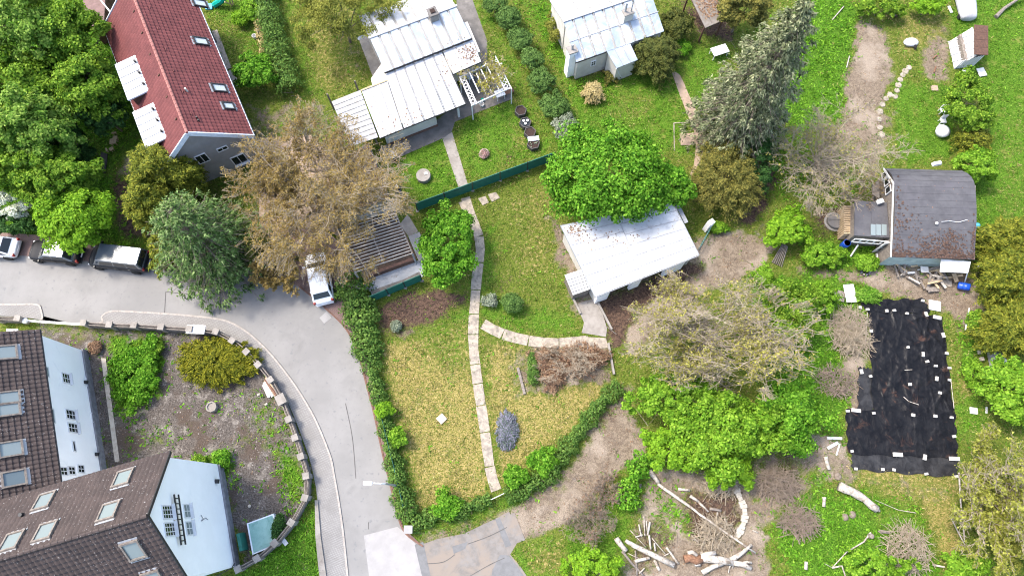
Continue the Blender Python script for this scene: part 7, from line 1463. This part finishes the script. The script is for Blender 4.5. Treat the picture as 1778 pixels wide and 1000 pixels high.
o = MB().tube([P(1635, 385, 3.65), P(1650, 384, 3.5), P(1665, 386, 3.55), P(1678, 382, 3.5), P(1690, 383, 3.4)], .02, 5).build('roof_cable', 'white_paint'); tag(o, 'thin white cable across the felt roof', 'cable')
c = P(1630, 386); o = MB().lathe([(.05, 3.5), (.13, 3.53), (.1, 3.6), (.02, 3.62)], 9, c=P(1626, 388, 3.5) + Vector((0, 0, -3.5))).build('cable_coil', 'white_board'); tag(o, 'white coil at the end of the roof cable', 'coil')
o = MB().box(P(1627, 284, 3.0), (.8, .35, .3), rz=.2, taper=.8).build('rag_bundle', 'white_board', bev=.05); tag(o, 'white bundle on the back edge of the felt roof', 'bundle')
o = MB().tube([P(1683, 535, .9), P(1676, 575, .6)], .05, 7).build('white_post', 'white_paint'); tag(o, 'slanting white post right of the ground sheet', 'post')
wt_ = empty('water_tank', P(1727, 632), 'grey water tank half hidden among right edge shrubs', 'tank'); c = P(1727, 632); MB().box(c + Vector((0, 0, .4)), (.9, 2.4, .8)).build('tank', 'grey_metal', wt_); MB().box(c + Vector((0, 0, .815)), (.8, 2.3, .03)).build('water', 'water', wt_)
# white chairs in a row and boat like tub
for (u, v, l) in [(1633, 196, 'upper white plastic chair left of the green bushes'), (1633, 214, 'lower white plastic chair left of the green bushes')]:
    c = P(u, v); e = empty('plastic_chair', c, l, 'chair', 'white plastic chairs'); MB().box(c + Vector((0, 0, .43)), (.48, .46, .05)).build('seat', 'white_paint', e); MB().box(c + Vector((0, .23, .68)), (.48, .05, .5)).build('backrest', 'white_paint', e)
    for dx in (-.2, .2):
        for dy in (-.18, .18): MB().box(c + Vector((dx, dy, .2)), (.05, .05, .4)).build('leg', 'white_paint', e)
c = P(1632, 232); o = MB(); o.lathe([(.45, 0), (.62, .5), (.3, .72), (.02, .75)], 14, c=c); o = o.build('covered_heap', 'white_paint', smooth=True); tag(o, 'white sheet covered heap below the plastic chairs', 'heap')
wb = empty('wheelbarrow', P(1580, 78), 'upturned white wheelbarrow tub beside the bare earth', 'wheelbarrow'); c = P(1580, 76)
m = MB(); m.lathe([(.62, .1), (.60, .25), (.42, .42), (.02, .46)], 14, c=c, M=Matrix.Diagonal((1.1, .72, 1, 1)).to_4x4()); m.build('tub', 'white_paint', wb, smooth=True); MB().lathe([(.1, -.05), (.2, -.05), (.2, .05), (.1, .05)], 14, c=c + Vector((.25, -.55, .22)), M=Matrix.Rotation(1.57, 4, 'Y')).build('wheel', 'rubber', wb)
for s_ in (-.2, .2): MB().tube([c + Vector((-.6, s_ - .2, .1)), c + Vector((.4, s_ * .5 - .5, .3))], .025, 6).build('handle', 'dark_metal', wb)
cv = empty('covered_car', P(1672, 15), 'grey tarpaulin covered vehicle at the top right', 'covered vehicle')
m = MB(); loft([[(P(1672, 15).x + dx * w, P(1672, 15).y + y, z_) for dx, z_ in ((-.9, 0), (-.85, .6), (-.55, .6 + h_), (.55, .6 + h_), (.85, .6), (.9, 0))] for y, w, h_ in ((-1.6, .75, .1), (-1.3, .9, .35), (-.2, .95, .8), (1.2, .95, .75), (2.4, .85, .3))], m); o = m.build('tarpaulin', 'cloth_grey', cv); sm = o.modifiers.new('s', 'SUBSURF'); sm.render_levels = 2; sm.levels = 1
MB().bar(P(1664, 30, .25), P(1682, 26, .25), .35, .3).build('skirt', 'dark_metal', cv)
o = MB().tube([P(1729, 30, .15), P(1744, 15, .3), P(1778, -8, .5)], [.2, .15, .1], 8).build('fallen_tree', 'old_wood'); tag(o, 'grey fallen tree trunk in the upper right grass', 'fallen tree')
for (u, v, l) in [(1548, 28, 'dark metal pot at the top of the bare earth'), (1556, 27, 'brown metal pot beside the dark one')]:
    c = P(u, v); o = MB().lathe([(.2, 0), (.3, .3), (.26, .3), (.2, .08), (.01, .08)], 14, c=c).build('metal_pot', 'plinth' if u < 1550 else 'brick_red'); tag(o, l, 'pot')
for (a, b, l) in [((1627, 96), (1620, 102), 'short rusty stake in the sandy patch'), ((1625, 116), (1622, 126), 'brown stake at the foot of the sandy patch')]:
    o = MB().tube([P(*a, .1), P(*b, .1)], .06, 6).build('stake', 'log_rot'); tag(o, l, 'stake')
# stone row path beside the bare earth
sp_ = empty('stone_row', P(1555, 150), 'row of pale stepping stones beside the bare earth', 'stepping stones')
for i, (u, v) in enumerate([(1578, 118), (1572, 124), (1567, 131), (1563, 139), (1560, 148), (1557, 158), (1554, 168), (1545, 165), (1538, 172), (1532, 182), (1528, 194), (1526, 208), (1528, 222), (1531, 234)]):
    c = P(u, v); MB().lathe([(.28 + .06 * math.sin(i * 2.1), 0), (.26, .06), (.01, .075)], 7, c=c).build('stone', 'slab', sp_)
# plank post and grey plank
o = MB().bar(P(899, 638, .12), P(911, 684, .12), .2, .12).build('garden_plank', 'old_wood'); tag(o, 'grey weathered plank lying left of the brushwood', 'plank')
c = P(905, 605); 
tq = empty('turquoise_cover', P(462, 925), 'pale turquoise square pool cover in the yard corner', 'pool cover')
m = MB(); m.prism([P(u, v).xy[:] for u, v in ((432, 908), (478, 891), (493, 932), (485, 944), (442, 962))], 0, .42); m.build('rim', 'fascia', tq); m = MB(); m.prism([P(u, v).xy[:] for u, v in ((435, 909), (476, 894), (490, 932), (483, 942), (444, 959))], .3, .435); m.build('cover', 'teal_sheet', tq)
o = MB().bar(P(486, 930, .2), P(498, 945, .2), .3, .05).build('flat_board', 'white_board'); tag(o, 'pale board between turquoise cover and wall', 'board')
c = P(434, 878); o = MB().lathe([(.1, 0), (.12, .12), (.01, .16)], 8, c=c).build('stone_block', 'stone_pale'); tag(o, 'small pale stone above the turquoise cover', 'stone')
o = MB().bar(P(418, 925, .6), P(424, 955, .6), .25, 1.2).build('green_box', 'green_panel', bev=.03); tag(o, 'narrow dark green box against the white gable plinth', 'box')
for (u, v, l) in [(450, 685, 'pale stone near the firewood, upper one'), (463, 702, 'pale stone near the big wall pillar')]:
    o = MB().box(P(u, v) + Vector((0, 0, .08)), (.3, .22, .16), rz=.4, taper=.7).build('stone_block', 'stone_pale', bev=.03); tag(o, l, 'stone')
c = P(1008, 602); o = MB().lathe([(.14, 0), (.16, .1), (.02, .14)], 10, c=P(1021, 604)).build('stone_block', 'white_board'); tag(o, 'white round stone at the path end by the brushwood', 'stone')
o = MB().tube([P(1052, 566, .35), P(1070, 580, .1)], .03, 6).build('drain_pipe', 'old_wood'); tag(o, 'thin pipe at the corner of the concrete pad', 'pipe')
for i in range(4):
    pass
# ------------------------------------------------------------------ grass and weeds
def scatter(name, mat, label, cat, want, dens, size, per, spread, seed_, up=1.0, asp=.3, xr=(-50, 50), yr=(-6, 48)):
    rs = np.random.default_rng(seed_); n = int((xr[1] - xr[0]) * (yr[1] - yr[0]) * dens); X = rs.uniform(xr[0], xr[1], n); Y = rs.uniform(yr[0], yr[1], n)
    w = (cls_at(X, Y) * np.array([want.get(c, 0) for c in CLS])).sum(1); nz = .5 + .35 * np.sin(X * 1.7 + 2 * np.sin(Y * .9)) * np.cos(Y * 1.3 + X * .6) + rs.normal(size=n) * .2
    ok = (w * (nz + .45) > rs.uniform(size=n)); X, Y = X[ok], Y[ok]
    dead = np.zeros(len(X), bool)
    for poly in HARD:
        a = np.array(poly); b = (X > a[:, 0].min()) & (X < a[:, 0].max()) & (Y > a[:, 1].min()) & (Y < a[:, 1].max()); ii = np.where(b)[0]
        if len(ii): dead[ii[sdist(X[ii], Y[ii], poly) > -.03]] = True
    X, Y = X[~dead], Y[~dead]; m = len(X); k = np.repeat(np.arange(m), per)
    C = np.stack([X, Y, np.full(m, .03)], 1)[k]; off = rs.normal(size=(len(k), 3)) * np.array([spread, spread, 0]); sz = size * rs.uniform(.6, 1.4, len(k)); C = C + off; C[:, 2] += sz * .32 * up * rs.uniform(.4, 1.2, len(k))
    ax = rs.normal(size=C.shape) * np.array([1, 1, 0]) + np.array([0, 0, up]); nr = np.cross(unit(ax), rs.normal(size=C.shape)) + np.array([0, 0, .55])
    V, Fq = leaves(C, nr, sz, rs, asp, unit(ax), tri=True); o = np_mesh(name, V, Fq, mat); tag(o, label, cat, kind='stuff')
scatter('lawn_grass', 'grass_blade', 'short green lawn grass across the gardens', 'grass', {'grass': .9, 'lush': .35, 'dry': .4}, 18, .16, 3, .10, 11)
scatter('dry_grass', 'grass_dry', 'dry yellowed grass of the lawns', 'grass', {'dry': 1.0, 'grass': .18}, 20, .16, 3, .10, 12)
scatter('lush_grass', 'grass_lush', 'lush green grass on the shaded lawns', 'grass', {'lush': 1.0, 'grass': .2}, 20, .17, 3, .10, 13)
scatter('weeds', 'weed', 'leafy green weeds growing over rough ground', 'weeds', {'weed': 1.0, 'lush': .05, 'dirt': .01, 'gravel': .035, 'dry': .02}, 18, .22, 4, .15, 14, .5, .55)
scatter('fallen_leaves', 'dead_leaf', 'brown fallen leaves and litter on bare earth', 'leaf litter', {'soil': .6, 'dirt': .2, 'gravel': .12}, 8, .10, 3, .14, 15, .12, .6)
def twig_litter():
    rs = np.random.default_rng(77); n = 26000; X = rs.uniform(2, 50, n); Y = rs.uniform(-6, 45, n); w = cls_at(X, Y); pr = w[:, 3] * .35 + w[:, 4] * .6 + w[:, 2] * .05 + w[:, 5] * .3; clear = np.exp(-((X - 13) / 6) ** 2 - ((Y + 1) / 4) ** 2)
    ok = rs.uniform(size=n) < pr * (.12 + .9 * clear); X, Y = X[ok], Y[ok]; m = len(X); a = rs.uniform(0, math.pi, m); L_ = rs.uniform(.15, .8, m); d = np.stack([np.cos(a) * L_ / 2, np.sin(a) * L_ / 2, np.zeros(m)], 1); c = np.stack([X, Y, rs.uniform(.03, .09, m)], 1)
    o = np_mesh('twig_litter', *prisms(c - d, c + d, rs.uniform(.008, .022, m), .007, 3), 'twig_pale'); tag(o, 'small broken twigs scattered over the bare earth', 'twigs', kind='stuff')
twig_litter()
# litter and moss lying on roofs
def roof_litter(pts, name, label, mat, size):
    rs = np.random.default_rng(21); C = np.array([tuple(p) for p in pts]) + np.array([0, 0, .025]); nr = np.array([0, 0, 1.]) + rs.normal(size=C.shape) * .25
    o = np_mesh(name, *leaves(C, nr, size * rs.uniform(.5, 1.6, len(C)), rs, .7), mat); tag(o, label, 'leaf litter', kind='stuff')
roof_litter(ROOF_LITTER[0], 'roof_litter', 'brown litter on the open shelter roof', 'dead_leaf', .16)
sA, sB, nA, nB, arch = CABIN; rs = np.random.default_rng(8); pl = []
for (tx, ty, sx, sy, n) in [(.05, .35, .03, .2, 60), (.1, .05, .06, .04, 50), (.5, .03, .3, .02, 420), (.85, .03, .06, .025, 60), (.62, .14, .08, .06, 160), (.75, .2, .06, .04, 60), (.2, .3, .1, .12, 50), (.97, .2, .015, .08, 50), (.4, .12, .08, .05, 40), (.7, .08, .12, .03, 120)]:
    for _ in range(n):
        t = min(.97, max(.005, ty + rs.normal() * sy)); x = min(.99, max(.01, tx + rs.normal() * sx)); p = sA.lerp(sB, x).lerp(nA.lerp(nB, x), t); p.z = arch(t) + .03; pl.append(p)
roof_litter(pl, 'roof_moss', 'brown moss and leaves on the felt cabin roof', 'moss_litter', .16)
pl = []
for i in range(2200):
    a, b = rs.uniform(), rs.uniform(); p = P(560, 290, 2.7).lerp(P(639, 250, 2.7), a).lerp(P(598, 370, 2.6).lerp(P(677, 346, 2.6), a), b); p.z += .02; pl.append(p)
roof_litter(pl, 'roof_leaves', 'brown leaves on the flat garage roof', 'dead_leaf', .14)

pl = []
for (u, v, su, sv, z, n) in [(815, 92, 12, 9, 2.98, 160), (775, 125, 10, 16, 2.9, 40), (700, 215, 30, 12, 2.75, 60), (1000, 400, 14, 6, 3.06, 90), (1060, 415, 40, 8, 2.95, 60)]:
    for _ in range(n):
        p = P(u + rs.normal() * su, v + rs.normal() * sv, z); pl.append(p)
# keep only what lies over the roof sheets (vertical drop onto them)
dg = bpy.context.evaluated_depsgraph_get(); keep = []
for p in pl:
    hit, loc, nrm, _i, ob, _m = scene.ray_cast(dg, p + Vector((0, 0, .6)), Vector((0, 0, -1)), distance=1.2)
    if hit and ob.name.startswith('roof_panel'): keep.append(loc)
if keep: roof_litter(keep, 'metal_roof_litter', 'scattered brown litter on the white metal roofs', 'dead_leaf', .13)
